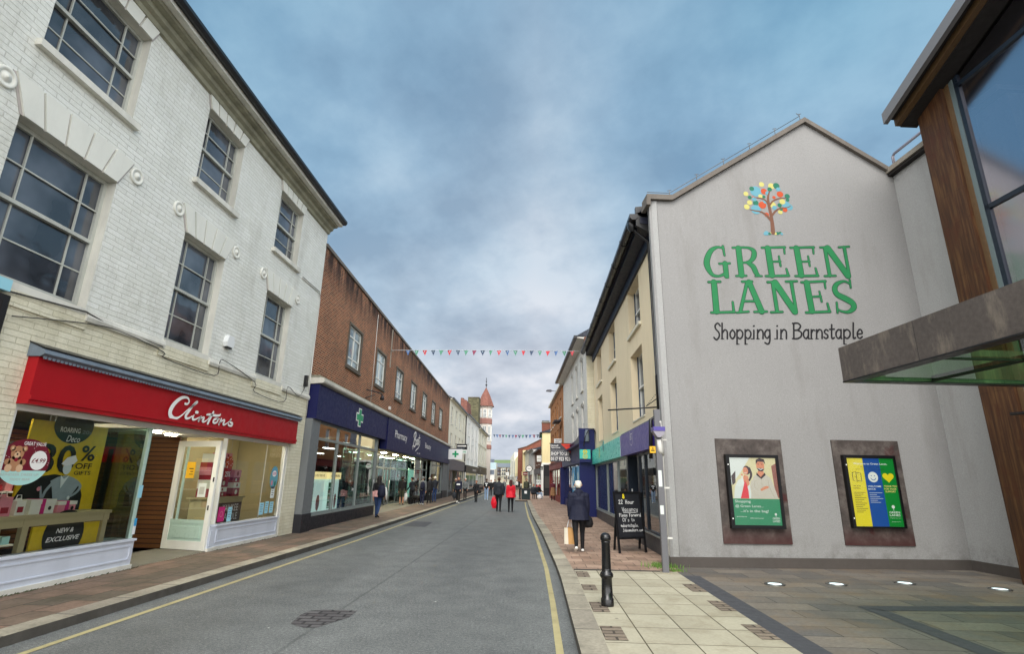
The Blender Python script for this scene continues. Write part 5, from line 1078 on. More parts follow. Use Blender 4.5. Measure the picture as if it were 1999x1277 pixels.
# ---- right-hand row
F2r = Fr((2.55, 26.45), 2.0, -1); n2 = uat(F2r, 1101.5, 940)
h2 = house('shop_building', 'white painted brick building with dark eaves above a navy shop front on the right', F2r, n2, 8.75, 'white_painted_old', [(u-.45, u+.45, c, e_) for u in (1.9, 4.4, 6.9) for (c, e_) in ((3.75, 5.5), (6.3, 8.0))], 2.9, roof=('slate', 3.0, .55), fm='white_paint', pm='old_pane', flank='cream_brick', reveal=.1)
m = MB(F2r); m.prism([(.1, 8.72), (.1, 8.2), (-9, 8.2), (-4.5, 11.5)], -.06, .0, 'brown_brick', 'u'); m.build('gable', h2)
for u in (1.9, 4.4, 6.9):
    for z in (5.5, 8.0): m = MB(F2r); m.prism([(u-.55, z), (u-.3, z+.1), (u, z+.14), (u+.3, z+.1), (u+.55, z), (u+.55, z+.12), (u+.3, z+.22), (u, z+.26), (u-.3, z+.22), (u-.55, z+.12)], 0, .04, 'white_painted_old', 'd'); m.build('arch', h2)
shopfront(h2, F2r, -.1, n2-.1, 2.62, 3.75, 'navy_paint', 'navy_paint', pil='navy_paint', riser_m='navy_paint', n=3)
m = MB(F2r); m.box(-.12, .0, -.3, .45, .1, 4.15, 'navy_paint'); m.box(-.12, n2-.1, .16, .42, 3.45, 3.52, 'navy_paint'); m.prism([(.0, 3.5), (5.0, 3.5), (.0, 4.1)], .25, .3, 'sign_charcoal', 'd'); m.box(n2-.5, n2-.1, -.2, .3, .1, 2.6, 'navy_paint'); m.build('corner_pier', h2)
for (a, b, lb) in ((.5, 2.5, 'tall blue poster nearest the corner in the navy shop window'), (3.0, 5.0, 'middle tall blue and white poster in the navy shop window'), (5.6, 7.4, 'tall blue poster furthest along the navy shop window')):
    m = MB(F2r); m.box(a, b, .035, .045, .7, 2.5, 'poster_blue'); m.box(a+.1, b-.6, .045, .047, .75, 1.1, 'poster_pale'); m.disc((a+b)/2+.2, 1.9, .35, .047, 'poster_pale', 14, .3); m.box(a+.15, b-.3, .0455, .0475, 1.3, 1.42, 'lettering_white'); m.box(a+.15, b-.7, .0455, .0475, 1.18, 1.25, 'lettering_white'); tag(m.build('window_poster'), lb, 'poster', 'tall blue posters in the navy shop window')
Q = F2r.W(n2, .05, 0); F7 = Fr((Q.x, Q.y), 2.3, -1); n7 = uat(F7, 1075, 940)
wu = [n7*k for k in (.14, .34, .54, .74, .92)]
h7 = house('shop_building', 'orange brick building with a flat parapet beyond the white building on the right', F7, n7, 8.6, 'orange_brick', grid(wu, 1.15, ((4.0, 5.7), (6.4, 7.9))), 3.1, roof=None, pm='far_pane', fm='white_paint')
m = MB(F7); m.box(-.02, n7+.02, -.4, .22, 8.6, 8.76, 'cornice_white'); m.build('coping', h7)
shopfront(h7, F7, .1, n7-.1, 2.6, 3.1, 'shop_maroon', 'shop_maroon', pil='shop_maroon', riser_m='shop_maroon', n=5, inner='interior_cream')
m = MB(F7); m.box(.2, 2.6, .1, .6, 5.95, 6.05, 'slate'); m.build('canopy', h7)
# ---- far right of the street
Y = 60.0; xa, xb = fx_(1058.5, Y), fx_(1090, Y)
t = thing('shop_building', 'pale yellow building with a black corner shop front and a brick chimney on the right', 'building', (xa, Y, .1))
zf, zt_ = fz_(904, Y, 1066), fz_(845, Y, 1066)
m = MB(); m.box(xa, xb, Y, Y+8, zf, zt_, 'yellow_render'); m.build('wall', t)
m = MB(); m.box(xa+.03, xb, Y+.05, Y+8, .1, zf-.2, 'shop_black'); m.box(xa-.05, xb, Y-.08, Y+8.05, zf-.2, zf, 'white_paint'); m.box(xa+.25, xb, Y-.0, Y+.05, .9, zf-1.4, 'interior_dark'); m.box(xa+.1, xb, Y-.03, Y+.05, .1, .75, 'shop_black'); m.box(xa-.1, xa+.12, Y-.1, Y+8, .1, zf-.2, 'white_paint'); m.build('shop_front', t)
m = MB(); m.prism([(xa-.3, zt_), (xb, zt_), (xb, zt_+2.2), (xa+1.2, zt_+.5)], Y-.1, Y+8.1, 'slate', 'd'); m.build('roof', t)
m = MB(); m.box(fx_(1058, Y), fx_(1075, Y), Y+1, Y+2.2, zt_, fz_(823, Y), 'far_red_brick'); m.box(fx_(1057.4, Y), fx_(1075.5, Y), Y+.9, Y+2.3, fz_(823, Y), fz_(821.5, Y), 'pale_coping')
for k in range(6): m.lathe((fx_(1059.5+k*2.6, Y), Y+1.6, fz_(821.5, Y)), [(.06, 0), (.06, .2), (.0, .2)], 'soffit_dark', 6)
m.build('chimney', t)
def flankhouse(name, label, px0, px1, Y, ztop, mat, roof=None, wins=(), dep=8, shop=None, ang=4, pz=None):
    F = Fr((fx_(px0, Y), Y), ang, -1); n = max(uat(F, px1, 930), 3)
    hs = [(n*a-.55, n*a+.55, c, e_) for a in wins for (c, e_) in ((3.7, min(5.2, ztop-.4)),)]
    h = house(name, label, F, n, ztop, mat, hs, 3.0, dep, roof)
    if shop: shopfront(h, F, .2, n-.2, 2.5, 3.1, shop[0], shop[1], pil=shop[2])
    return h, F, n
flankhouse('shop_building', 'brown brick shop with a grey slate roof and a dark front on the right', 1056, 1042, 69, 5.4, 'brown_brick', ('slate', 2.4, .4), (.2, .5, .8), shop=('shop_grey', 'shop_black', 'shop_black'))
flankhouse('shop_building', 'pale grey rendered shop with a long roof beyond the brown brick shop', 1041, 1032, 79, 6.0, 'grey_render', ('slate', 1.2, .3), (.3, .7), shop=('white_paint', 'frame_grey', 'cream_render'))
flankhouse('shop_building', 'cream shop with a maroon hanging sign beyond the pale grey shop', 1032, 1022.5, 90, 6.4, 'cream_render', ('slate', 1.2, .3), (.2, .5, .8), shop=('cream_render', 'frame_grey', 'cream_render'))
Y = 103.0; t = thing('shop_building', 'tall red brick building with a sloping parapet above the low right-hand shops', 'building', (fx_(1030, Y), Y, .1))
m = MB(); pz_ = [(1010.5, 945), (1100, 945), (1100, 843), (1058, 857), (1027, 872.5), (1011, 877)]; m.prism([(fx_(a, Y), max(.1, fz_(b, Y, a))) for a, b in pz_], Y, Y+12, 'far_red_brick', 'd'); m.build('wall', t)
m = MB(); 
for (a, b), (c, e_) in (((1010.3, 877), (1027, 872.5)), ((1027, 872.5), (1058, 857)), ((1058, 857), (1101, 842.5))): m.prism([(fx_(a, Y), fz_(b, Y, a)), (fx_(c, Y), fz_(e_, Y, c)), (fx_(c, Y), fz_(e_-1, Y, c)), (fx_(a, Y), fz_(b-1, Y, a))], Y-.2, Y+12, 'coping', 'd')
m.build('coping', t)
flankhouse('shop_building', 'yellow rendered building with tall windows below the red brick end wall', 1021, 1003, 101, 7.0, 'yellow_render', None, (.12, .34, .56, .8), shop=('yellow_render', 'frame_grey', 'yellow_render'))
flankhouse('shop_building', 'cream corner building with a flat roof at the far right end of the street', 1004, 996, 142, 8.6, 'cream_render', None, (.2, .5, .8), shop=('white_paint', 'frame_grey', 'white_paint'))
for (px0, px1, py0, py1, Y, m1, lb, nm) in ((1021, 1030, 922, 928, 86, 'shop_maroon', 'maroon hanging shop sign below the round clock', 'shop_sign'), (1048, 1057, 889, 901, 66, 'sign_white', 'white letting board on the brown brick shop on the right', 'letting_board'), (1054, 1060, 911, 917, 58.5, 'shop_black', 'small black hanging sign on the corner of the pale yellow building', 'shop_sign'), (988, 994, 923, 929, 120, 'sign_white', 'small white square sign hanging far down the street', 'shop_sign')):
    t = thing(nm, lb, 'sign', (fx_(px0, Y), Y, fz_(py1, Y))); m = MB(); m.box(fx_(px0, Y), fx_(px1, Y), Y, Y+.08, fz_(py1, Y), fz_(py0, Y), m1); m.box(fx_(px0+1, Y), fx_(px1-1, Y), Y-.006, Y, fz_((py0+py1)/2+.7, Y), fz_((py0+py1)/2-.7, Y), 'sash_paint'); m.build('panel', t); m = MB(); m.box(fx_(px0, Y), fx_(px1, Y)+.5, Y+.02, Y+.06, fz_(py0, Y), fz_(py0, Y)+.05, 'black_metal'); m.build('bracket', t)
# ------------------------------------------------------------------ shopping centre wall
OG = (2.67, 11.51)
FG = Fr(OG, -85, 1)                            # u along the wall, d towards the plaza
gb = thing('shopping_centre', 'grey rendered gable building with a painted green shopping centre name and tree', 'building', tuple(FG.W(3, 0, .1)))
prof = [(0, .1), (6.15, .1), (6.15, 9.05), (4.08, 10.5), (.58, 8.15), (0, 8.15)]
m = MB(FG); m.face([(u, 0, z) for u, z in prof], 'gl_render'); m.face([(0, 0, .1), (.12, -.5, .1), (.12, -.5, 8.15), (0, 0, 8.15)], 'gl_render_side'); m.face([(0, 0, 8.15), (.12, -.5, 8.15), (.58, -.5, 8.15), (.58, 0, 8.15)], 'slate'); m.face([(.58, 0, 8.15), (1.7, -9, 8.9), (4.08, -9, 10.5), (4.08, 0, 10.5)], 'slate'); m.face([(4.08, -.02, 10.4), (4.08, -9, 10.4), (6.1, -9, 8.7), (6.1, -.02, 8.95)], 'slate'); m.build('wall', gb)
m = MB(FG); m.prism([(-.0, .1), (.0, .1), (.0, 8.15)], 0, .001, 'gl_render_side', 'd'); m = MB(FG); m.face([(0, -.02, .1), (.17, .035, .1), (.17, .035, 8.12), (0, -.02, 8.12)], 'gl_render_side'); m.face([(.17, .035, .1), (.19, .0, .1), (.19, .0, 8.12), (.17, .035, 8.12)], 'gl_render'); m.build('corner_pilaster', gb)
m = MB(FG)
cop = [(-.06, 8.14), (.55, 8.14), (4.08, 10.48), (6.2, 9.02)]; th = .11
for (a, b), (c, e_) in zip(cop, cop[1:]):
    m.prism([(a, b), (c, e_), (c, e_+th+.02), (a, b+th+.02)], -.35, .09, 'coping', 'd')
m.box(-.08, .02, -.35, .09, 7.99, 8.14, 'coping'); m.build('coping', gb)
m = MB(FG)                                      # lightning conductor tape on little stands
tp = [(.0, 8.42), (.55, 8.42), (4.08, 10.78), (4.0, 10.86)]
m.tube([(u, -.1, z) for u, z in tp], .008, 'coping', 5)
for k in range(6): f_ = k/5; u = .55+3.53*f_; z = 8.32+2.35*f_; m.tube([(u, -.1, z), (u, -.1, z+.16)], .007, 'coping', 5); m.tube([(u-.05, -.1, z+.16), (u+.05, -.1, z+.18)], .007, 'coping', 5)
m.build('lightning_tape', gb)
m = MB(FG); m.box(-.02, 6.12, 0, .05, .1, .29, 'plinth_grey'); m.box(6.1, 6.15, .05, 4.0, .1, .29, 'plinth_grey'); m.build('plinth', gb)
m = MB(FG); m.box(6.15, 6.55, 0.0, 3.0, .1, 9.05, 'gl_render_side'); m.build('side_wall', gb)
m = MB(FG); m.box(6.02, 6.65, -.05, 3.0, 9.05, 9.12, 'soffit_dark'); m.box(5.98, 6.7, -.05, 3.0, 9.12, 9.24, 'pale_coping'); m.build('side_coping', gb)
m = MB(FG); m.tube([(6.25, .0, 9.24), (6.25, .0, 9.62), (6.26, .05, 9.68), (6.26, 1.6, 9.68)], .035, 'pipe_grey', 8); tag(m.build('guard_rail'), 'grey bent guard rail on the coping above the rendered corner', 'rail')
# painted lettering
T = FG.tr(3.547, 1340, 340, .004); KW = .00336
GLS = [
 [(258, 515, 14), (215, 505, 18), (170, 530, 32), (143, 590, 40), (146, 640, 40), (178, 694, 26), (222, 706, 16), (262, 692, 20)], [(252, 498, 16), (264, 562, 14)], [(268, 618, 36), (278, 706, 34)], [(228, 620, 15), (300, 617, 15)], [(284, 704, 14), (290, 716, 10)],
 [(360, 512, 40), (382, 700, 40)], [(320, 509, 15), (400, 506, 15)], [(345, 705, 14), (415, 703, 14)], [(378, 507, 15), (430, 510, 18), (464, 530, 32), (468, 562, 36), (452, 594, 28), (420, 610, 16), (380, 612, 13)], [(424, 612, 26), (462, 640, 36), (484, 685, 34), (508, 705, 15)], [(478, 706, 12), (522, 706, 12)],
 [(563, 512, 42), (592, 700, 42)], [(522, 509, 15), (682, 505, 16)], [(676, 508, 14), (680, 550, 12)], [(590, 606, 12), (650, 604, 14)], [(640, 568, 12), (652, 636, 14)], [(550, 706, 15), (710, 703, 17)], [(692, 656, 14), (705, 700, 18)],
 [(762, 512, 42), (795, 700, 42)], [(720, 509, 15), (882, 505, 16)], [(876, 508, 14), (880, 550, 12)], [(790, 606, 12), (852, 604, 14)], [(842, 568, 12), (854, 636, 14)], [(755, 706, 15), (912, 703, 17)], [(894, 652, 14), (907, 700, 18)],
 [(958, 510, 26), (992, 702, 26)], [(926, 507, 14), (985, 506, 14)], [(957, 706, 14), (1033, 703, 14)], [(978, 512, 46), (1118, 704, 44)], [(1092, 506, 24), (1128, 704, 22)], [(1055, 506, 14), (1126, 501, 14)],
 [(190, 748, 40), (208, 950, 42)], [(152, 747, 15), (234, 744, 15)], [(172, 959, 15), (332, 955, 17)], [(320, 886, 14), (328, 950, 17)],
 [(418, 756, 22), (374, 950, 24)], [(385, 744, 15), (455, 743, 15)], [(434, 748, 38), (520, 950, 42)], [(396, 880, 14), (488, 880, 14)], [(348, 959, 13), (430, 952, 14)], [(470, 954, 14), (558, 952, 14)],
 [(597, 750, 26), (628, 950, 26)], [(560, 748, 14), (620, 745, 14)], [(585, 957, 14), (665, 954, 14)], [(614, 752, 46), (750, 952, 44)], [(725, 746, 24), (760, 952, 22)], [(688, 744, 14), (765, 741, 14)],
 [(832, 752, 42), (868, 948, 42)], [(795, 749, 15), (962, 741, 16)], [(956, 746, 14), (962, 790, 12)], [(865, 850, 12), (930, 846, 14)], [(920, 813, 12), (936, 882, 14)], [(828, 959, 15), (994, 952, 17)], [(976, 896, 14), (990, 950, 18)],
 [(1128, 757, 14), (1090, 742, 16), (1042, 760, 28), (1026, 796, 36), (1046, 834, 40), (1100, 862, 44), (1148, 892, 42), (1158, 926, 36), (1122, 954, 22), (1074, 950, 15), (1046, 934, 14)], [(1130, 734, 14), (1137, 786, 13)], [(1040, 890, 14), (1046, 960, 14)]]
m = MB(FG)
for i, s_ in enumerate(GLS):
    P = [(*T(x, y), w_*KW) for x, y, w_ in s_]
    m.brush(P, .003+i*.00008, 'green_outline', grow=.006, sub=6); m.brush([(a_, b_, c_-.010) for a_, b_, c_ in P], .0055+i*.00008, 'green_letter', sub=6)
HAND = {'S': [[(.95, 1.45), (.6, 1.75), (.2, 1.5), (.3, 1.1), (.75, .7), (.8, .25), (.4, -.1), (.02, .15)]], 'h': [[(.1, 1.75), (.1, 0)], [(.1, .6), (.45, 1), (.8, .8), (.82, 0)]], 'o': [[(.5, 1), (.1, .7), (.1, .3), (.5, 0), (.9, .3), (.9, .7), (.5, 1)]],
 'p': [[(.1, 1), (.12, -.6)], [(.1, .75), (.5, 1), (.9, .7), (.85, .25), (.5, 0), (.12, .25)]], 'i': [[(.5, .95), (.5, 0)], [(.44, 1.4), (.56, 1.44)]], 'n': [[(.1, 1), (.1, 0)], [(.1, .6), (.45, 1), (.85, .8), (.88, 0)]], 'g': [[(.85, .85), (.5, 1), (.1, .7), (.15, .25), (.5, .05), (.85, .35)], [(.88, 1), (.9, -.2), (.6, -.6), (.1, -.45)]],
 'B': [[(.12, 1.7), (.14, 0)], [(0, 1.7), (.55, 1.72), (.85, 1.4), (.6, 1), (.15, .92)], [(.5, .95), (.92, .7), (.9, .25), (.5, 0), (0, 0)]], 'a': [[(.85, .85), (.5, 1), (.1, .7), (.12, .25), (.5, 0), (.85, .3)], [(.88, 1), (.88, .1), (1, 0)]], 'r': [[(.15, 1), (.15, 0)], [(.15, .6), (.5, .95), (.9, .9)]],
 's': [[(.85, .85), (.5, 1), (.15, .8), (.35, .55), (.75, .4), (.8, .15), (.45, 0), (.08, .15)]], 't': [[(.45, 1.55), (.45, .15), (.7, 0), (.9, .1)], [(.1, 1.02), (.9, 1.05)]], 'l': [[(.4, 1.75), (.4, .2), (.6, 0), (.8, .1)]], 'e': [[(.1, .5), (.85, .55), (.75, .9), (.45, 1), (.1, .65), (.15, .2), (.5, 0), (.9, .2)]],
 '2': [[(.1, 1.3), (.4, 1.7), (.85, 1.4), (.6, .8), (.05, .05), (.95, .05)]], 'H': [[(.1, 1.7), (.1, 0)], [(.85, 1.7), (.85, 0)], [(.1, .85), (.85, .9)]], 'u': [[(.1, 1), (.12, .3), (.45, 0), (.85, .3)], [(.85, 1), (.88, 0)]], 'V': [[(0, 1.7), (.45, 0), (.95, 1.7)]], 'c': [[(.9, .85), (.5, 1), (.1, .6), (.2, .15), (.6, 0), (.9, .2)]],
 'y': [[(.1, 1), (.15, .5), (.5, .2), (.85, .5)], [(.9, 1), (.85, -.2), (.5, -.6), (.1, -.4)]], 'P': [[(.12, 1.7), (.12, 0)], [(.05, 1.65), (.6, 1.7), (.9, 1.3), (.6, .9), (.12, .85)]], 'F': [[(.12, 1.7), (.12, 0)], [(.1, 1.68), (.9, 1.7)], [(.1, .9), (.7, .92)]], 'w': [[(0, 1), (.25, 0), (.5, .8), (.75, 0), (1, 1)]], 'd': [[(.85, .85), (.5, 1), (.1, .6), (.2, .1), (.6, 0), (.85, .3)], [(.88, 1.75), (.88, 0)]],
 'C': [[(.95, 1.4), (.5, 1.75), (.08, 1.1), (.15, .4), (.55, 0), (.95, .25)]], "'": [[(.5, 1.7), (.42, 1.4)]], '.': [[(.4, .02), (.5, .04)]], '@': [[(.7, .5), (.5, .7), (.35, .4), (.6, .3), (.72, .75), (.85, .3), (1, .8), (.6, 1.1), (.1, .7), (.2, .1), (.8, 0)]], 'J': [[(.3, 1.65), (.95, 1.7)], [(.65, 1.68), (.65, .2), (.35, -.15), (.05, .1)]], 'b': [[(.1, 1.75), (.1, 0)], [(.1, .7), (.5, 1), (.9, .6), (.7, .05), (.1, .15)]], 'm': [[(.08, 1), (.08, 0)], [(.08, .7), (.3, 1), (.5, .8), (.5, 0)], [(.5, .7), (.72, 1), (.92, .8), (.94, 0)]], 'R': [[(.12, 1.7), (.12, 0)], [(.05, 1.65), (.6, 1.7), (.9, 1.3), (.6, .9), (.12, .85)], [(.45, .85), (.95, 0)]], 'E': [[(.9, 1.7), (.12, 1.68), (.12, 0), (.92, .03)], [(.12, .9), (.75, .92)]]}
def hand(mb, g, x0, x1, yb, xh, f, d, mat, w_):            # one hand-drawn glyph; f maps plane coordinates (x, height above baseline)
    for i, st in enumerate(HAND[g]): mb.brush([(*f(x0+(x1-x0)*a, yb+xh*b), w_) for a, b in st], d+i*.0003, mat, sub=5)
fs = lambda x, y: T(x, -y)
for i, (g, a, b) in enumerate((('S', 190, 236), ('h', 242, 292), ('o', 300, 338), ('p', 345, 394), ('p', 402, 450), ('i', 452, 482), ('n', 488, 536), ('g', 540, 582), ('i', 614, 642), ('n', 650, 698), ('B', 735, 800), ('a', 808, 850), ('r', 860, 892), ('n', 897, 945), ('s', 950, 986), ('t', 988, 1028), ('a', 1033, 1076), ('p', 1085, 1138), ('l', 1140, 1178), ('e', 1180, 1222))):
    hand(m, g, a, b, -1141+i*.15, 62, fs, .004, 'ink_black', .038)
    x0, z0 = T(a+(b-a)*.1, 1141); 
    if g in 'hnpriB': m.box(x0-.03, x0+.045, .0035, .0042, z0-.01, z0+.012, 'ink_black') if g != 'p' else m.box(x0-.03, x0+.045, .0035, .0042, T(a, 1178)[1]-.01, T(a, 1178)[1]+.012, 'ink_black')
# tree logo
for i, s_ in enumerate(([(600, 405, 30), (594, 340, 26), (585, 280, 22), (570, 210, 20), (565, 160, 16), (575, 118, 8)], [(592, 330, 18), (560, 290, 16), (520, 262, 12), (470, 252, 9), (440, 244, 5)], [(592, 285, 16), (625, 248, 13), (660, 234, 9), (700, 230, 7), (722, 218, 4)], [(572, 215, 14), (545, 180, 12), (510, 165, 8), (470, 162, 5)], [(575, 215, 13), (600, 185, 11), (640, 168, 9), (690, 164, 5)])): m.brush([(*T(x, y), w_*KW) for x, y, w_ in s_], .006+i*.0002, 'ink_brown', sub=5)
dots = [(480, 118, 34, 'b'), (536, 118, 19, 'o'), (588, 82, 20, 'y'), (622, 80, 20, 't'), (648, 138, 20, 'o'), (520, 70, 16, 'y'), (452, 100, 15, 't'), (412, 135, 15, 'y'), (438, 160, 12, 't'), (464, 162, 9, 'o'), (526, 213, 23, 'o'), (480, 198, 17, 't'), (438, 196, 16, 'y'), (418, 226, 17, 'y'), (482, 244, 30, 'b'), (598, 212, 19, 'y'), (698, 152, 16, 't'), (690, 212, 24, 'b'), (682, 246, 15, 'o'), (714, 228, 20, 'b'), (650, 262, 14, 'y'), (645, 214, 13, 't'), (664, 190, 18, 'y'), (606, 160, 10, 'o'), (576, 104, 14, 't'), (700, 178, 11, 't'), (556, 280, 14, 'o'), (536, 156, 10, 't'), (560, 130, 12, 'b'), (636, 105, 14, 'b'), (470, 172, 14, 'b'), (610, 232, 14, 'b'), (545, 190, 12, 'b'), (655, 240, 12, 't'), (512, 152, 13, 'y'), (555, 408, 14, 'b'), (590, 406, 7, 'y'), (632, 410, 10, 't'), (650, 406, 8, 't'), (575, 412, 8, 't'), (616, 412, 8, 'y'), (545, 412, 10, 'b'), (660, 414, 8, 'b')]
for i, (x, y, r, c_) in enumerate(dots): m.disc(*T(x, y), r*KW*1.2, .0032+i*.00006, {'b': 'ink_blue', 'o': 'ink_orange', 'y': 'ink_yellow', 't': 'ink_teal'}[c_], 20)
m.build('painted_sign', gb)
# two poster cabinets
def cab(name, lb, u0, u1, z0, z1, Tq, outer, inner, draw):
    t = thing(name, lb, 'poster case', tuple(FG.W((u0+u1)/2, 0, z0)), 'poster cabinets on the grey wall')
    m = MB(FG); m.box(u0, u1, .0, .03, z0, z1, 'rust_panel'); m.build('backing_panel', t)
    o = [Tq(*p) for p in outer]; i_ = [Tq(*p) for p in inner]
    a, b, c, e_ = (o[0][0]+o[3][0])/2, (o[1][0]+o[2][0])/2, (o[2][1]+o[3][1])/2, (o[0][1]+o[1][1])/2
    p, q, r_, s_ = (i_[0][0]+i_[3][0])/2, (i_[1][0]+i_[2][0])/2, (i_[2][1]+i_[3][1])/2, (i_[0][1]+i_[1][1])/2
    m = MB(FG); m.box(a, p, .03, .13, c, e_, 'bezel_black'); m.box(q, b, .03, .13, c, e_, 'bezel_black'); m.box(p, q, .03, .13, c, r_, 'bezel_black'); m.box(p, q, .03, .13, s_, e_, 'bezel_black')
    for zz_ in (c+(e_-c)*.13, c+(e_-c)*.86): m.disc(a+.035, zz_, .014, .133, 'lettering_white', 10)
    m.build('frame', t, bevel=.006)
    m = MB(FG); draw(m, lambda x, y: (p+(q-p)*x, s_+(r_-s_)*y), p, q, r_, s_); m.build('poster', t)
    m = MB(FG); m.face([(p, .118, r_), (q, .118, r_), (q, .118, s_), (p, .118, s_)], 'shop_glass'); m.build('glass', t)
def d1(m, f, p, q, r_, s_):
    b = s_+(r_-s_)*.615; D = .10
    m.face([(p, D, b), (q, D, b), (q, D, s_), (p, D, s_)], 's_sky'); m.face([(p, D, r_), (q, D, r_), (q, D, b), (p, D, b)], 's_green')
    h = f(0, .615)[1]
    PL = lambda pts, mt, k: m.flat([f(*q_) for q_ in pts], D+.001*k, mt)
    PL([(0, .0), (.45, 0), (.2, .25), (0, .42)], 's_white', .5); PL([(.9, .12), (1, .08), (1, .6), (.93, .6)], 's_wall', .6)
    PL([(.02, .28), (.12, .2), (.1, .38), (.03, .42)], 's_hair', .8)
    PL([(.04, .612), (.08, .44), (.16, .34), (.28, .30), (.40, .36), (.42, .612)], 's_white', 1); PL([(.18, .612), (.26, .44), (.30, .34), (.34, .40), (.36, .50), (.36, .612)], 's_coral', 1.6); PL([(.25, .33), (.30, .26), (.38, .28), (.40, .40), (.34, .44)], 's_skin', 1.4)
    m.brush([(*f(.1, .5), .035), (*f(.2, .46), .035), (*f(.26, .38), .03), (*f(.25, .28), .025)], D+.0021, 's_white'); m.disc(*f(.25, .26), .022, D+.0024, 's_skin', 12)
    m.disc(*f(.36, .19), .075, D+.0016, 's_hair', 20, .09); m.brush([(*f(.42, .16), .05), (*f(.45, .26), .05), (*f(.40, .34), .035)], D+.0018, 's_hair'); m.disc(*f(.335, .20), .056, D+.0024, 's_skin', 20, .075); m.brush([(*f(.30, .225), .006), (*f(.33, .235), .012), (*f(.36, .225), .006)], D+.003, 's_white')
    for x in (.31, .36): m.disc(*f(x, .19), .006, D+.003, 's_hair', 8)
    PL([(.40, .612), (.44, .40), (.50, .28), (.60, .24), (.74, .24), (.86, .30), (.92, .44), (.98, .612)], 's_shirt', 1.2); PL([(.58, .25), (.65, .30), (.74, .25), (.72, .20), (.60, .20)], 's_skin', 1.9); PL([(.57, .22), (.65, .29), (.75, .22), (.76, .26), (.66, .32), (.56, .26)], 's_hair', 2.3)
    m.brush([(*f(.46, .36), .06), (*f(.44, .48), .06), (*f(.56, .50), .055), (*f(.68, .47), .05)], D+.0022, 's_shirt'); m.brush([(*f(.64, .48), .045), (*f(.72, .45), .055), (*f(.78, .44), .04)], D+.0026, 's_skin'); m.brush([(*f(.80, .34), .01), (*f(.82, .45), .012), (*f(.90, .6), .01)], D+.003, 's_shade'); m.brush([(*f(.52, .34), .008), (*f(.50, .44), .01), (*f(.56, .47), .008)], D+.003, 's_shade'); m.brush([(*f(.66, .32), .006), (*f(.66, .46), .006)], D+.003, 's_shade')
    m.disc(*f(.665, .115), .085, D+.0026, 's_skin', 22, .115); PL([(.57, .10), (.58, .03), (.66, -.0), (.76, .02), (.78, .10), (.74, .06), (.62, .055)], 's_hair', 3.0); PL([(.58, .15), (.62, .20), (.70, .205), (.76, .16), (.74, .17), (.66, .155), (.60, .16)], 's_hair', 2.9); m.brush([(*f(.61, .155), .008), (*f(.665, .175), .018), (*f(.72, .158), .008)], D+.0034, 's_white')
    for x in (.625, .70): m.disc(*f(x, .10), .008, D+.0034, 's_hair', 8); 
    m.brush([(*f(.60, .088), .006), (*f(.645, .085), .006)], D+.0034, 's_hair'); m.brush([(*f(.68, .085), .006), (*f(.73, .088), .006)], D+.0034, 's_hair')
    tx = lambda s, x0, x1, y0, y1, bo=.0: m.text(s, f(x0, 0)[0], f(x1, 0)[0], f(0, y1)[1], f(0, y0)[1], D+.002, 's_white', bo)
    tx('Shopping', .05, .38, .635, .685, .005); tx('@ Green Lanes...', .05, .64, .705, .75, .005); tx("...it's in the bag!", .15, .74, .775, .825, .005); tx('greenlanes', .06, .27, .87, .888, .01); tx('#GreenLanes', .34, .62, .89, .908, .0)
    tx('GREEN', .81, .96, .885, .915, .01); tx('LANES', .81, .96, .925, .955, .01); m.brush([(*f(.885, .88), .006), (*f(.885, .85), .006)], D+.002, 's_white'); m.disc(*f(.885, .84), .024, D+.002, 's_white', 10)
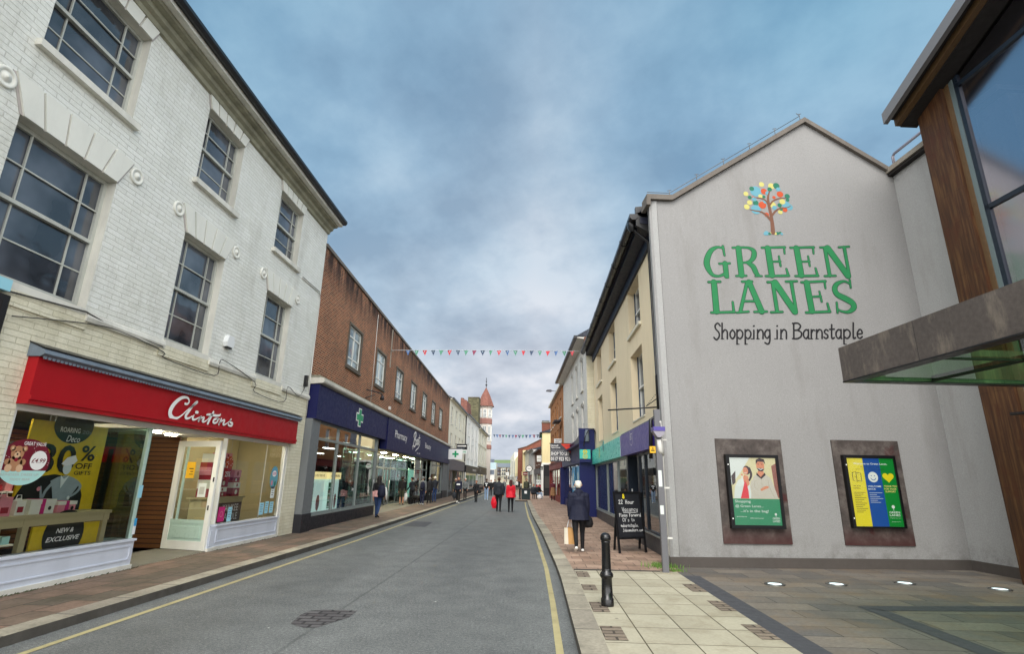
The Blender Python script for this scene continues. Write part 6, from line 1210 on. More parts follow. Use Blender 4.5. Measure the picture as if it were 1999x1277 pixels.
def d2(m, f, p, q, r_, s_):
    D = .10; m.face([(p, D, r_), (f(.35, 0)[0], D, r_), (f(.35, 0)[0], D, s_), (p, D, s_)], 's_yellow'); m.face([(f(.35, 0)[0], D, r_), (f(.70, 0)[0], D, r_), (f(.70, 0)[0], D, s_), (f(.35, 0)[0], D, s_)], 's_blue'); m.face([(f(.70, 0)[0], D, r_), (q, D, r_), (q, D, s_), (f(.70, 0)[0], D, s_)], 's_lime')
    tx = lambda s, x0, x1, y0, y1, mt, bo=.01: m.text(s, f(x0, 0)[0], f(x1, 0)[0], f(0, y1)[1], f(0, y0)[1], D+.002, mt, bo)
    tx('Welcome to Green Lanes,', .14, .86, .065, .10, 's_white'); tx('the home of', .28, .68, .12, .14, 's_ink', .0); tx('the heart of Barnstaple', .18, .78, .155, .175, 's_ink', .0)
    for (pts, w_) in (([(.09, .22), (.09, .33), (.17, .355), (.17, .20), (.09, .22)], .014), ([(.19, .22), (.27, .225), (.27, .345), (.19, .34)], .014)): m.brush([(*f(*t_), w_) for t_ in pts], D+.002, 's_ink', sub=0)
    m.disc(*f(.145, .28), .009, D+.003, 's_ink', 8)
    cx, cz = f(.52, .28); m.disc(cx, cz, .105, D+.002, 's_white', 30); m.disc(cx-.035, cz+.025, .011, D+.003, 's_blue', 10); m.disc(cx+.035, cz+.025, .011, D+.003, 's_blue', 10); m.brush([(cx-.055, cz-.02, .012), (cx-.03, cz-.05, .013), (cx, cz-.06, .013), (cx+.03, cz-.05, .013), (cx+.055, cz-.02, .012)], D+.003, 's_blue')
    hx, hz = f(.84, .28); m.flat([(hx+.0075*16*math.sin(t_)**3, hz+.0068*(13*math.cos(t_)-5*math.cos(2*t_)-2*math.cos(3*t_)-math.cos(4*t_))) for t_ in [2*math.pi*k/36 for k in range(36)]], D+.002, 's_yellow')
    tx('WE ARE', .07, .23, .405, .425, 's_ink'); tx('OPEN', .07, .21, .44, .46, 's_ink'); tx('WELCOME', .38, .66, .405, .43, 's_white'); tx('BACK', .38, .54, .445, .47, 's_white'); tx('THANK YOU', .72, .99, .40, .425, 's_gold'); tx('FOR YOUR', .72, .97, .44, .465, 's_gold'); tx('SUPPORT', .73, .95, .48, .505, 's_gold')
    for k in range(12): m.box(f(.07, 0)[0], f(.31-.05*((k*7) % 3), 0)[0], D+.001, D+.0015, f(0, .515+k*.026)[1], f(0, .508+k*.026)[1], 's_ink')
    for k in range(6): m.box(f(.39, 0)[0], f(.66-.06*((k*5) % 3), 0)[0], D+.001, D+.0015, f(0, .515+k*.028)[1], f(0, .510+k*.028)[1], 's_white')
    tx('GREEN', .74, .96, .78, .81, 's_white'); tx('LANES', .74, .96, .82, .85, 's_white'); m.brush([(*f(.84, .77), .008), (*f(.84, .73), .008)], D+.002, 's_white'); m.disc(*f(.84, .715), .034, D+.002, 's_white', 10); tx('Shopping in Barnstaple', .74, .96, .872, .882, 's_white', 0); tx('greenlanes.co.uk', .76, .94, .925, .935, 's_white', 0)
cab('poster_case', 'black framed poster of a laughing couple above a green shopping slogan', 1.09, 2.49, .545, 2.60, FG.tr(5.322, 1390, 840, .13), [(135, 255), (685, 258), (775, 1030), (215, 1025)], [(178, 288), (655, 290), (745, 993), (243, 990)], d1)
cab('poster_case', 'black framed yellow, blue and green poster with door, smiley face and heart symbols', 3.58, 5.03, .54, 2.62, FG.tr(5.321, 1610, 840, .13), [(178, 262), (740, 262), (850, 1025), (320, 1020)], [(222, 293), (712, 297), (840, 1005), (338, 1005)], d2)
# ------------------------------------------------------------------ glazed entrance hall with its post and canopy
ga = thing('entrance_hall', 'glazed entrance hall with a timber post and an oversailing grey roof edge', 'building', tuple(FG.W(6, 3, .1)))
m = MB(FG); m.box(5.6, 6.05, 1.58, 2.24, .1, 10.3, 'glulam'); m.box(5.68, 6.1, 2.24, 2.34, .1, 10.3, 'beam_bronze'); m.build('post', ga)
FF = Fr(tuple(FG.W(5.0, 0, 0))[:2], 5, -1)
r0, r1 = FF.px(1724, 223), FF.px(1869, 0)      # raking roof edge
dA, dB = -r0[0], -r1[0]; kz = (r1[1]-r0[1])/(dB-dA)
rk = lambda d, o=0.0: r0[1]+kz*(d-dA)+o
D0, D1 = dA, 9.0
m = MB(FG); m.prism([(D0, rk(D0)), (D0, rk(D0)-.26), (D1, rk(D1)-.26), (D1, rk(D1))], 4.96, 5.06, 'fascia_metal', 'u'); m.build('roof_edge', ga)
m = MB(FG); m.prism([(D0, rk(D0)+.02), (D0, rk(D0)-.14), (D1, rk(D1)-.14), (D1, rk(D1)+.02)], 5.06, 9.5, 'soffit_dark', 'u'); m.build('roof', ga)
m = MB(FG); m.prism([(D0, rk(D0)-.14), (D0, rk(D0)-.30), (D1, rk(D1)-.30), (D1, rk(D1)-.14)], 5.22, 5.34, 'beam_bronze', 'u'); m.build('roof_beam', ga)
m = MB(FG); m.prism([(D0, rk(D0)-.14), (D0, rk(D0)-.32), (D1, rk(D1)-.32), (D1, rk(D1)-.14)], 5.34, 5.72, 'soffit_dark', 'u'); m.build('roof_beam', ga)
m = MB(FG)
m.box(5.70, 5.82, 2.34, 2.43, 3.0, rk(2.4)-.3, 'win_grey'); m.box(5.72, 5.80, 2.43, 2.52, 3.0, rk(2.5)-.3, 'win_dark')
for z in (6.85, 9.62): m.box(5.72, 5.80, 2.43, 9, z-.045, z+.045, 'win_dark')
for d in (4.6, 7.0): m.box(5.72, 5.80, d-.04, d+.04, 3.0, rk(d)-.4, 'win_dark')
m.box(5.72, 5.80, 2.43, 9, 2.95, 3.05, 'win_dark'); fo = m.build('window_frame', ga)
m = MB(FG); m.face([(5.76, 9, .15), (5.76, 2.43, .15), (5.76, 2.43, rk(2.43)-.35), (5.76, 9, rk(9)-.35)], 'atrium_glass'); m.build('pane', fo)
m = MB(FG); m.face([(9.4, 1.6, .11), (9.4, 9, .11), (9.4, 9, 12), (9.4, 1.6, 10)], 'interior_dark'); m.face([(6.1, 1.62, .11), (9.4, 1.62, .11), (9.4, 1.62, 10), (6.1, 1.62, 10)], 'gl_render_side'); m.face([(6.1, 9, .11), (9.4, 9, .11), (9.4, 9, 12), (6.1, 9, 12)], 'interior_dark'); m.face([(5.8, 1.6, .112), (9.4, 1.6, .112), (9.4, 9, .112), (5.8, 9, .112)], 'interior_floor'); m.build('interior', ga)
ca = thing('entrance_canopy', 'stone clad entrance canopy with a green glass soffit', 'canopy', tuple(FG.W(3, 7, 2.9)))
U0, U1, E0, E1 = .58, 5.58, 5.07, 9.4
m = MB(FG); m.box(U0, U0+.10, E0, E1, 2.90, 3.31, 'ashlar_grey'); m.box(U0+.10, U1, E0, E0+.10, 2.90, 3.31, 'ashlar_grey'); m.build('fascia', ca)
m = MB(FG); m.box(U0+.0, U1, E0-.012, E0+.12, 2.885, 2.90, 'black_metal'); m.box(U0-.004, U0+.14, E0+.12, E1, 2.885, 2.90, 'black_metal')
for u in (1.6, 2.9, 4.2): m.box(u-.015, u+.015, E0+.12, E1, 2.90, 2.97, 'soffit_dark')
for d in (6.3, 7.6): m.box(U0+.1, U1, d-.015, d+.015, 2.905, 2.94, 'soffit_dark')
m.box(1.9, U1, 6.75, 7.25, 2.96, 3.24, 'soffit_dark'); m.box(2.4, U1, 7.3, 9.3, 3.0, 3.2, 'shop_maroon'); m.build('frame', ca)
m = MB(FG); m.face([(U0+.1, E0+.1, 2.915), (U0+.1, E1, 2.915), (U1, E1, 2.915), (U1, E0+.1, 2.915)], 'canopy_glass'); m.build('glass_soffit', ca)
m = MB(FG); m.lathe((5.35, 3.2, 2.75), [(.0, .2), (.14, .2), (.14, 0), (.1, -.02)], 'black_metal', 14); m.tube([(5.35, 3.2, 2.9), (5.5, 2.2, 2.95)], .03, 'black_metal', 6); tag(m.build('camera_dome'), 'small black dome camera below the canopy beside the timber post', 'camera')
# ------------------------------------------------------------------ cream building with the phone shop, right
FR = Fr((2.9, 0), 0, -1)                      # u = y, d towards the street
b3 = thing('shop_building', 'cream rendered three storey building with sash windows above a teal and purple shop fascia', 'building', (2.9, 19, .1))
WR = [(14.35, 16.15), (19.1, 20.75), (23.3, 24.95)]
hs = [(a, b, 5.98, 7.42) for a, b in WR] + [(a, b, 3.42, 5.36) for a, b in WR] + [(12.75, 26.4, .1, 3.0, .05)]
m = MB(FR); wall(m, 12.05, 26.4, .1, 7.75, hs, 'beige_render', .34); shell(m, 12.05, 26.4, 5.0, 3.2, 7.75, 'beige_render', True, 'cream_brick'); m.box(12.2, 12.72, -.2, .03, .1, 3.0, 'pale_brick'); m.build('wall', b3)
for a, b in WR:
    for (c, e_) in ((3.42, 5.36), (5.98, 7.42)):
        sash(b3, FR, a, b, c, e_, .30, (.33, .66) if False else (.5,), 1, fm='white_paint', bw=.07, bar=.03, sill=(.09, .09, .07) if c > 5 else (.0, .04, .02), sillm='cream_render')
        for u in (b-.05,): m = MB(FR); m.box(u, b+.0, -.30, -.2, c, e_, 'slate_blue_paint'); m.build('blue_lining', b3)
m = MB(FR); m.box(12.05, 26.4, 0, .07, 7.45, 7.75, 'eaves_navy'); m.prism([(.0, 7.75), (.36, 7.80), (.36, 7.95), (.0, 7.95)], 12.0, 26.5, 'eaves_navy', 'u'); m.build('eaves_board', b3)
m = MB(FR)
for k in range(9):
    a = 12.0+k*1.62; m.prism([(.40, 7.96), (.46, 7.90), (.54, 7.90), (.60, 7.96), (.60, 8.05), (.40, 8.05)], a, a+1.58, 'black_metal', 'u'); m.prism([(.39, 7.95), (.46, 7.885), (.55, 7.885), (.61, 7.95), (.61, 8.06), (.39, 8.06)], a+1.56, a+1.64, 'black_metal', 'u')
m.build('gutter', b3)
m = MB(FR); m.prism([(.48, 8.06), (-2.6, 9.2), (-5.2, 8.06), (-5.2, 7.9), (.3, 7.98)], 12.02, 26.5, 'slate', 'u'); m.build('roof', b3)
m = MB(FR); m.prism([(.02, 7.5), (.45, 7.75), (.45, 8.25), (.02, 8.3)], 12.02, 12.12, 'black_metal', 'u'); m.tube([(12.3, .5, 7.95), (12.3, .46, 7.75), (12.35, .1, 7.45), (12.35, .08, 3.2), (12.3, .3, 3.05), (12.3, .34, 2.2)], .045, 'black_metal', 8); m.lathe((12.3, .5, 7.9), [(.05, -.2), (.11, -.1), (.12, .1), (.1, .12)], 'black_metal', 10)
tag(m.build('drainpipe'), 'black drainpipe and hopper in the corner between the cream building and the grey gable', 'drainpipe')
# fascia: purple half near, teal half far
fa = lambda px, py, d=.2: FR.px(px, py, d)
us = fa(1210, 850)[0]; ue = fa(1155, 885)[0]; un = fa(1268, 840)[0]
zt, zb = fa(1240, 838)[1]+.02, fa(1240, 884)[1]
m = MB(FR); m.box(un, us, .0, .2, zb, zt, 'purple_fascia'); m.box(un-.04, un, .0, .205, zb-.01, zt+.01, 'purple_end'); m.box(us, ue, .0, .2, zb, zt, 'teal_fascia'); m.box(un, us, .02, .16, zt, zt+.05, 'lead_grey'); m.box(us-.012, us+.012, .2, .203, zb, zt, 'lettering_white')
cu, cz = fa(1232, 853); m.ring(cu, cz, .235, .25, .204, 'lettering_white', 36); m.text('BT', cu+.13, cu-.13, cz-.09, cz+.09, .205, 'lettering_white', .0)
def eedots(m, F, cu, cz, r, d, mt='dot_yellow', su=1):
    for (oz, rr) in ((r*.52, r*.42), (-r*.5, r*.5)):
        for k in range(10): a = 2*math.pi*k/10; m.disc(cu+su*rr*math.cos(a), cz+oz+rr*math.sin(a), r*.13, d, mt, 8, fr=F)
        for k in range(3): m.disc(cu+su*rr*(k-1)*.45, cz+oz, r*.11, d, mt, 8, fr=F)
cu2, cz2 = fa(1170, 881); eedots(m, FR, cu2, cz2, .24, .205)
for k, (o_, c_) in enumerate(((0, .1), (.5, .02), (1.0, -.08), (.4, .2), (.8, .2))): m.disc(cu2-1.1-o_*.6, cz2+c_, .13, .203+k*.0004, 'teal_dark' if k % 2 else 'teal_fascia', 16)
m.build('fascia', b3)
f = frame([12.75, 14.6, 15.4], [.5, zb-.03], -.03, .04, 'win_dark', .09, FR); o = f.build('shop_window', b3); gl([(15.4, 0, .5), (12.75, 0, .5), (12.75, 0, zb), (15.4, 0, zb)], 'boots_glass', 'pane', o, FR)
f = frame([17.4, 19.4, 22.3, 26.3], [.5, zb-.03], -.03, .04, 'frame_grey', .09, FR); o = f.build('shop_window', b3); gl([(26.3, 0, .5), (17.4, 0, .5), (17.4, 0, zb), (26.3, 0, zb)], 'boots_glass', 'pane', o, FR)
for (a, b) in ((12.75, 15.4), (17.4, 26.3)): m = MB(FR); m.box(a, b, -.2, .05, .1, .46, 'grey_riser'); m.box(a, b, -.2, .07, .46, .5, 'frame_grey'); m.build('stall_riser', b3)
m = MB(FR); m.box(15.4, 15.6, -1.3, .04, .1, zb, 'win_dark'); m.box(17.2, 17.4, -1.3, .04, .1, zb, 'win_dark'); m.box(15.6, 17.2, -1.34, -1.3, .1, zb, 'teal_dark'); m.box(15.75, 16.1, -1.3, -1.27, .2, zb-.1, 'teal_fascia'); m.box(16.5, 16.65, .045, .05, 1.35, 1.5, 'sign_white'); m.build('doorway', b3)
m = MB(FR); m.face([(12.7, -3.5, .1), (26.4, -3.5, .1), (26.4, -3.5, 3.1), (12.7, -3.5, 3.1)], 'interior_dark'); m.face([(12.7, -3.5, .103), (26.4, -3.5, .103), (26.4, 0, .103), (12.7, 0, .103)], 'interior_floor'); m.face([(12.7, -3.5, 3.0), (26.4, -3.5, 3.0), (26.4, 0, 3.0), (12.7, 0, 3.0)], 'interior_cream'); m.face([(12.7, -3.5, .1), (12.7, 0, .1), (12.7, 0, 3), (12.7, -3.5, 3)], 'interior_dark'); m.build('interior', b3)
m = MB(FR); m.box(22.4, 26.2, -.2, -.15, .5, 2.4, 'teal_dark'); tag(m.build('window_poster'), 'large dark teal panel behind the far phone shop window', 'poster')
m = MB(FR); m.box(18.2, 19.2, -.22, -.2, 1.5, 2.3, 'sign_white'); m.text('10GB', 19.15, 18.3, 1.9, 2.2, -.195, 'sign_charcoal', .02); m.box(18.3, 19.1, -.2, -.195, 1.55, 1.75, 'lead_grey'); tag(m.build('window_poster'), 'white price poster behind the middle phone shop window', 'poster')
m = MB(FR); m.box(14.9, 15.3, -.9, -.5, .5, 1.35, 'sign_charcoal'); m.box(14.85, 15.35, -.95, -.45, 1.35, 1.4, 'shelf_white'); tag(m.build('display_plinth'), 'dark display plinth behind the near phone shop window', 'display')
for i, u in enumerate((14.0, 19.0, 21.0)): m = MB(FR); m.box(u-.5, u+.5, -1.6, -1.4, 2.97, 2.99, 'lamp_white'); m.build('ceiling_lamp', b3)
# iron rod with its stay, closed umbrella of cloth by the window, ledge boxes
rz = FR.px(1230, 797, .9)
m = MB(FR); p0, p1 = FR.px(1187, 801, .55), FR.px(1272, 793, .3); yy = 17.2; R0 = FR.W(0, 0, 0)
ya = 12.6; pa = (ya-0.0)
x0 = ray(1187, 801); x1 = ray(1274, 794); k0 = 12.9/x0.y; k1 = 12.4/x1.y
m = MB(); m.tube([(x0.x*k0, 12.9, CAMH+x0.z*k0), (x1.x*k1+.3, 12.4, CAMH+x1.z*k1)], .018, 'black_metal', 6); x2 = ray(1262, 793); k2 = 12.46/x2.y; x3 = ray(1284, 765); k3 = 12.1/x3.y; m.tube([(x2.x*k2, 12.46, CAMH+x2.z*k2), (x3.x*k3+.2, 12.1, CAMH+x3.z*k3)], .01, 'black_metal', 6)
for k in range(9): f_ = k/9; m.lathe((x2.x*k2+(x3.x*k3-x2.x*k2)*f_, 12.46-.36*f_, CAMH+x2.z*k2+(x3.z*k3-x2.z*k2)*f_), [(0, -.012), (.016, 0), (0, .012)], 'black_metal', 6)
tag(m.build('sign_rod'), 'thin black iron rod with a chain stay sticking out above the purple fascia', 'iron rod')
t = thing('projecting_sign', 'small teal projecting sign with a yellow dotted logo beside the phone shop', 'sign', (2.4, 26.1, 2.6))
Y = 26.1; m = MB(); a, b, c, e_ = fx_(1132, Y), fx_(1153, Y), fz_(896, Y, 1140), fz_(878, Y, 1140); m.box(a, b, Y, Y+.12, c, e_, 'teal_fascia'); m.box(a, b, Y, Y+.12, c-.16, c, 'navy_paint'); eedots(m, Fr((0, Y), -90, 1), (a+b)/2, (c+e_)/2, .2, .005); m.build('panel', t); m = MB(); m.box(b, 2.92, Y+.03, Y+.09, e_-.1, e_-.04, 'black_metal'); m.build('bracket', t)
# swan-neck lamp on the flank of the white building
m = MB(); Y = 26.2; q = [(1140, 872), (1143, 855), (1150, 841), (1158, 838), (1164, 845), (1165.5, 868)]; m.tube([tuple(p) for p in spline([(fx_(a, Y), Y+.0, fz_(b, Y, a)) for a, b in q], 4)], .025, 'black_metal', 6); m.lathe((fx_(1147, Y), Y+.1, fz_(862, Y, 1147)), [(.10, 0), (.12, .12), (.10, .45), (.06, .55), (0, .56)], 'lead_grey', 10); tag(m.build('wall_lamp'), 'swan neck lamp on an arched black tube at the corner of the navy shop', 'wall lamp')
# agents boards
Y = 33.4; t = thing('shop_to_let_sign', 'charcoal and orange shop to let board projecting over the right pavement', 'sign', (fx_(1096, Y), Y, fz_(903, Y)))
a, b, c, e_ = fx_(1074, Y), fx_(1118, Y), fz_(902, Y, 1096), fz_(867, Y, 1096); W_, H_ = b-a, e_-c
m = MB(); m.box(a, b, Y, Y+.06, c, e_, 'sign_charcoal'); FS = Fr((0, Y), -90, 1)
m.flat([(a+W_*.48, e_), (b, e_), (b, e_-H_*.62)], .003, 'sign_orange', fr=FS); m.text('SHOP TO LET', a+W_*.03, a+W_*.86, c+H_*.36, c+H_*.55, .005, 'lettering_white', .03, fr=FS); m.text('0117 923 9234', a+W_*.03, a+W_*.97, c+H_*.05, c+H_*.26, .005, 'lettering_white', .03, fr=FS); m.text('Hartnell', a+W_*.03, a+W_*.36, c+H_*.86, c+H_*.95, .005, 'lettering_white', .02, fr=FS); m.text('TaylorCook', a+W_*.03, a+W_*.46, c+H_*.73, c+H_*.83, .005, 'lettering_white', .02, fr=FS); m.box(a+W_*.64, a+W_*.92, Y-.006, Y-.002, e_-H_*.14, e_-H_*.11, 'sign_maroon'); m.box(a, b, Y-.004, Y, c+H_*.30, c+H_*.31, 'lettering_white'); m.box(a, a+W_*.6, Y-.004, Y, c+H_*.62, c+H_*.63, 'lettering_white'); m.build('panel', t)
m = MB(); m.box(a-.05, 2.4, Y+.01, Y+.05, e_, e_+.04, 'black_metal'); m.build('bracket', t)
Y = 41; t = thing('to_let_sign', 'white to let board on the front of the orange brick building', 'sign', (fx_(1092, Y), Y, fz_(868, Y))); a, b, c, e_ = fx_(1082, Y), fx_(1104, Y), fz_(868, Y, 1092), fz_(857, Y, 1092); m = MB(); m.box(a, b, Y, Y+.05, c-.25, e_, 'sign_white'); FS = Fr((0, Y), -90, 1); m.text('TO LET', a+.08, b-.08, c+.0, c+.2, .005, 'sign_charcoal', .03, fr=FS); m.box(a+.1, b-.1, Y-.004, Y, e_-.14, e_-.08, 'lead_grey'); m.build('panel', t); m = MB(); m.box(b, b+.25, Y+.01, Y+.04, c, c+.04, 'black_metal'); m.build('bracket', t)
Y = 58; t = thing('letting_board', 'black and white letting board projecting from the cream building on the left', 'sign', (fx_(900, Y), Y, 3)); a, b, c, e_ = fx_(890, Y), fx_(911, Y), fz_(886, Y, 900), fz_(868, Y, 900); H_ = e_-c; m = MB(); m.box(a, b, Y, Y+.06, c, e_, 'sign_white'); m.box(a, b, Y-.003, Y, c+H_*.42, e_, 'shop_black'); FS = Fr((0, Y), -90, 1); m.text('SHOP TO LET', a+.08, b-.25, c+H_*.5, c+H_*.64, .006, 'lead_grey', .02, fr=FS); m.text('0121 200 4040', a+.08, b-.1, c+H_*.08, c+H_*.3, .005, 'boots_cross', .02, fr=FS); m.box(a+.08, b-.1, Y-.008, Y-.004, e_-H_*.24, e_-H_*.12, 'lettering_white'); m.build('panel', t); m = MB(); m.box(fx_(884, Y)-1, b, Y+.01, Y+.05, e_, e_+.05, 'black_metal'); m.build('bracket', t)
# street lamp on the orange brick wall
Y = 44; m = MB(); zl = fz_(764, Y, 1078); m.tube([(fx_(1096, Y), Y, zl), (fx_(1078, Y), Y, zl+.02)], .03, 'pole_grey', 6); m.prism([(fx_(1066, Y), zl-.02), (fx_(1068, Y), zl+.1), (fx_(1076, Y), zl+.12), (fx_(1079, Y), zl+.02), (fx_(1076, Y), zl-.06)], Y-.12, Y+.12, 'sign_charcoal', 'd'); tag(m.build('street_lamp'), 'wall mounted street lamp arm on the orange brick parapet', 'street lamp')
# bunting
def bunting(label, A, B, n, size, sag, cols, skip=1):
    t = thing('bunting', label, 'bunting', A, 'strings of bunting across the street'); A, B = Vector(A), Vector(B)
    P = lambda f: A+(B-A)*f+Vector((0, 0, -sag*4*f*(1-f)))
    m = MB(); m.tube([tuple(P(k/20)) for k in range(21)], .012 if n < 30 else .02, 'rope', 5); m.build('rope', t)
    for k in range(n):
        p = P((k+skip)/(n+skip)); tw = random.uniform(-.5, .5); sw = random.uniform(-.12, .12)*size; a = Vector((math.cos(tw), math.sin(tw), 0))*size*.46*random.uniform(.8, 1)
        m = MB(); th = Vector((0, .004, 0)); c = p+Vector((sw, sw*.5, -size)); mid = (p+c)/2+Vector((0, sw*.4, 0)); tri = [tuple(p-a), tuple(mid-a*.5), tuple(c), tuple(mid+a*.5), tuple(p+a)]
        m.face(tri, cols[k % len(cols)]); m.face([tuple(Vector(q)+th) for q in tri][::-1], cols[k % len(cols)])
        m.face([tuple(p-a*.22+Vector((0, -.003, -size*.2))), tuple(p+Vector((0, -.003, -size*.4))), tuple(p+a*.22+Vector((0, -.003, -size*.2)))], 'poster_pale'); m.build('pennant', t)
qa = FB.px(764, 684, .1); qa = FB.W(qa[0], .1, qa[1]); Y = 27.2
bunting('near string of coloured pennants from the red brick wall to the white building', tuple(qa), (fx_(1137, Y), Y, fz_(686, Y, 1137)), 21, .28, -.02, ['flag_blue', 'flag_green', 'flag_red', 'flag_navy', 'flag_green', 'flag_red', 'flag_navy', 'flag_green', 'flag_maroon', 'flag_navy', 'flag_green', 'flag_red', 'flag_blue', 'flag_green', 'flag_red', 'flag_navy', 'flag_green', 'flag_red', 'flag_blue', 'flag_green', 'flag_red'], 2)
Y = 72; bunting('far string of small pennants from the turret to the pale yellow building', (fx_(958, Y), Y, fz_(848, Y, 958)), (fx_(1062, Y), Y-12, fz_(848, Y-12, 1062)), 15, .42, .1, ['flag_navy', 'flag_blue', 'flag_maroon', 'flag_navy', 'flag_green'])
m = MB(FB); q = FB.px(763, 684, .0); m.box(q[0]-.03, q[0]+.03, 0, .05, q[1]-.9, q[1]+1.1, 'pale_coping'); m.box(q[0]-.25, q[0]+.25, .05, .08, q[1]-.03, q[1]+.03, 'pale_coping'); tag(m.build('bunting_bracket'), 'pale cross shaped bracket holding the bunting on the red brick wall', 'bracket')
# ------------------------------------------------------------------ street furniture near the camera
bx_, by_ = .97, 7.92
t = thing('bollard', 'black cast iron bollard with a ball top on the cream slabs', 'bollard', (bx_, by_, .104))
sc = .84
m = MB(); m.lathe((bx_, by_, .104), [(r_*.82, h_*sc) for r_, h_ in ((.105, 0), (.105, .10), (.098, .115), (.092, .12), (.086, .40), (.090, .41), (.108, .425), (.110, .46), (.096, .49), (.078, .505), (.076, .55), (.070, .93), (.074, .94), (.080, .95), (.066, .965))], 'black_gloss', 24); m.build('shaft', t)
m = MB(); m.lathe((bx_, by_, .104+.95*sc), [(.05, 0), (.068, .02), (.075, .045), (.069, .08), (.048, .105), (.02, .118), (0, .12)], 'black_gloss', 24); m.build('ball_top', t)
# A-board
t = thing('chalkboard', 'black A-frame chalkboard advertising a 22 hour vacancy outside the phone shop', 'A-board', (2.3, 13.9, .1))
c0 = [gpx(1180+185/6.39, 940+905/6.39, .1), gpx(1180+535/6.39, 940+890/6.39, .1)]; c1 = [gpx(1180+118/6.39, 940+858/6.39, .1), gpx(1180+455/6.39, 940+855/6.39, .1)]
A0, B0 = Vector((*c0[0], .1)), Vector((*c0[1], .1)); A1, B1 = Vector((*c1[0], .1)), Vector((*c1[1], .1))
e_x = (B0-A0).normalized(); nrm = Vector((e_x.y, -e_x.x, 0)); wd = (B0-A0).length
tp = 1.47; mid0 = (A0+A1)/2; tilt = ((A0-A1).dot(nrm))/2*.9
FAB = Fr((A0.x, A0.y), math.degrees(math.atan2(-e_x.x, e_x.y)), 1)
class Tilt(Fr):                                 # board face leaning back by dl over its height
    def __init__(s, base, dl, sh=0.0): s.b = base; s.dl = dl; s.sh = sh; s.flip = base.flip; s.n = base.n; s.e = base.e; s.A = base.A
    def W(s, u, d, z): return s.b.W(u*(1-s.sh*max(z-.1, 0)/1.37*1.0)+s.sh*wd/2*max(z-.1, 0)/1.37, d-s.dl*(z-.1)/1.37, z)
TF = Tilt(FAB, .17, .0); TB = Tilt(Fr((A0.x, A0.y), math.degrees(math.atan2(-e_x.x, e_x.y)), 1), -.10, .0)
m = MB(TF); m.box(0, .05, -.03, 0, .1, tp, 'black_metal'); m.box(wd-.05, wd, -.03, 0, .1, tp, 'black_metal'); m.box(.05, wd-.05, -.03, 0, tp-.05, tp, 'black_metal'); m.box(.05, wd-.05, -.03, 0, .40, .45, 'black_metal'); m.build('front_frame', t)
m = MB(TF); m.box(.05, wd-.05, -.022, -.008, .45, tp-.05, 'blackboard'); H = lambda s, x0, x1, yb, xh, w_=.011: None
def chalk(s, x0, x1, zb_, xh, w_=.010):
    n = len(s); cw = (x1-x0)/n; f = lambda x, y: (x, y)
    for i, ch in enumerate(s):
        if ch in HAND: hand(m, ch, x0+cw*(i+.1), x0+cw*(i+.84), zb_+random.uniform(-.005, .005), xh, f, -.0068, 'chalk', w_)
chalk('22 Hour', wd*.16, wd*.74, 1.19, .052, .013); chalk('Vacancy', wd*.26, wd*.84, 1.02, .052, .011); chalk('Please', wd*.14, wd*.44, .90, .042, .010); chalk('Forward', wd*.50, wd*.93, .90, .042, .012); chalk("CV's to", wd*.24, wd*.68, .79, .045, .009); chalk('eebarnstaple.', wd*.16, wd*.82, .67, .040, .009); chalk('Jobs@eebarn.com', wd*.22, wd*.96, .57, .034, .009)
for k in (0, 1): m.brush([(wd*.30, 1.0-.012*k, .007), (wd*.75, .995-.012*k, .007)], -.0065, 'chalk', sub=0)
for (oz, rr) in ((.032, .026), (-.018, .032)): m.ring(wd*.36, 1.355+oz, rr*.35, rr, -.0064+oz*.002, 'dot_yellow', 16)
m.build('board', t)
m = MB(TB); m.v = []; TBk = Tilt(Fr((A1.x, A1.y), math.degrees(math.atan2(-e_x.x, e_x.y)), 1), -.20, 0); m = MB(TBk); m.box(0, .05, -.03, 0, .1, tp-.02, 'black_metal'); m.box(wd-.05, wd, -.03, 0, .1, tp-.02, 'black_metal'); m.box(.05, wd-.05, -.03, 0, .4, tp-.02, 'blackboard'); m.build('back_frame', t)
# grey pole with its white conduit, camera head and box
px0, py0 = 2.40, 10.78
t = thing('service_pole', 'grey square pole with a white conduit at the corner of the rendered wall', 'pole', (px0, py0, .104))
lx = .0
zp = CAMH+ray(1283, 800).z/ray(1283, 800).y*py0
m = MB(); m.box(px0-.055, px0+.055, py0-.05, py0+.05, .104, zp, 'pole_grey'); m.box(px0-.09, px0+.09, py0-.09, py0+.09, .104, .112, 'cream_slab'); m.build('shaft', t, bevel=.006)
m = MB(); m.tube([(px0+.075, py0, .4), (px0+.075, py0, 2.75), (px0+.05, py0-.06, 2.85)], .02, 'conduit_white', 8)
for z in (.7, 1.6, 2.5): m.box(px0+.05, px0+.16, py0-.02, py0+.02, z-.015, z+.015, 'conduit_white')
m.build('conduit', t)
zq = fz_(849, py0, 1283)
m = MB(); m.prism([(px0-.12, zq+.06), (px0+.10, zq+.06), (px0+.09, zq-.0), (px0+.02, zq-.06), (px0-.04, zq-.06)], py0-.16, py0+.05, 'pipe_grey', 'd'); m.box(px0-.11, px0+.11, py0-.17, py0+.06, zq+.06, zq+.14, 'purple_fascia'); m.tube([(px0, py0-.07, zq-.1), (px0+.02, py0-.05, zq-.3), (px0+.07, py0, zq-.38)], .045, 'conduit_white', 8); m.build('camera_head', t)
Y = py0-.06; m = MB(); m.box(fx_(1270, Y), fx_(1281, Y), Y, Y+.04, fz_(881, Y), fz_(868, Y), 'paper_yellow'); m.box(fx_(1272, Y), fx_(1279, Y), Y-.003, Y, fz_(877, Y), fz_(875, Y), 'ink_black'); m.ring(fx_(1275.5, Y), fz_(872, Y), .008, .016, .005, 'ink_black', 10, fr=Fr((0, Y), -90, 1)); m.build('notice', t)
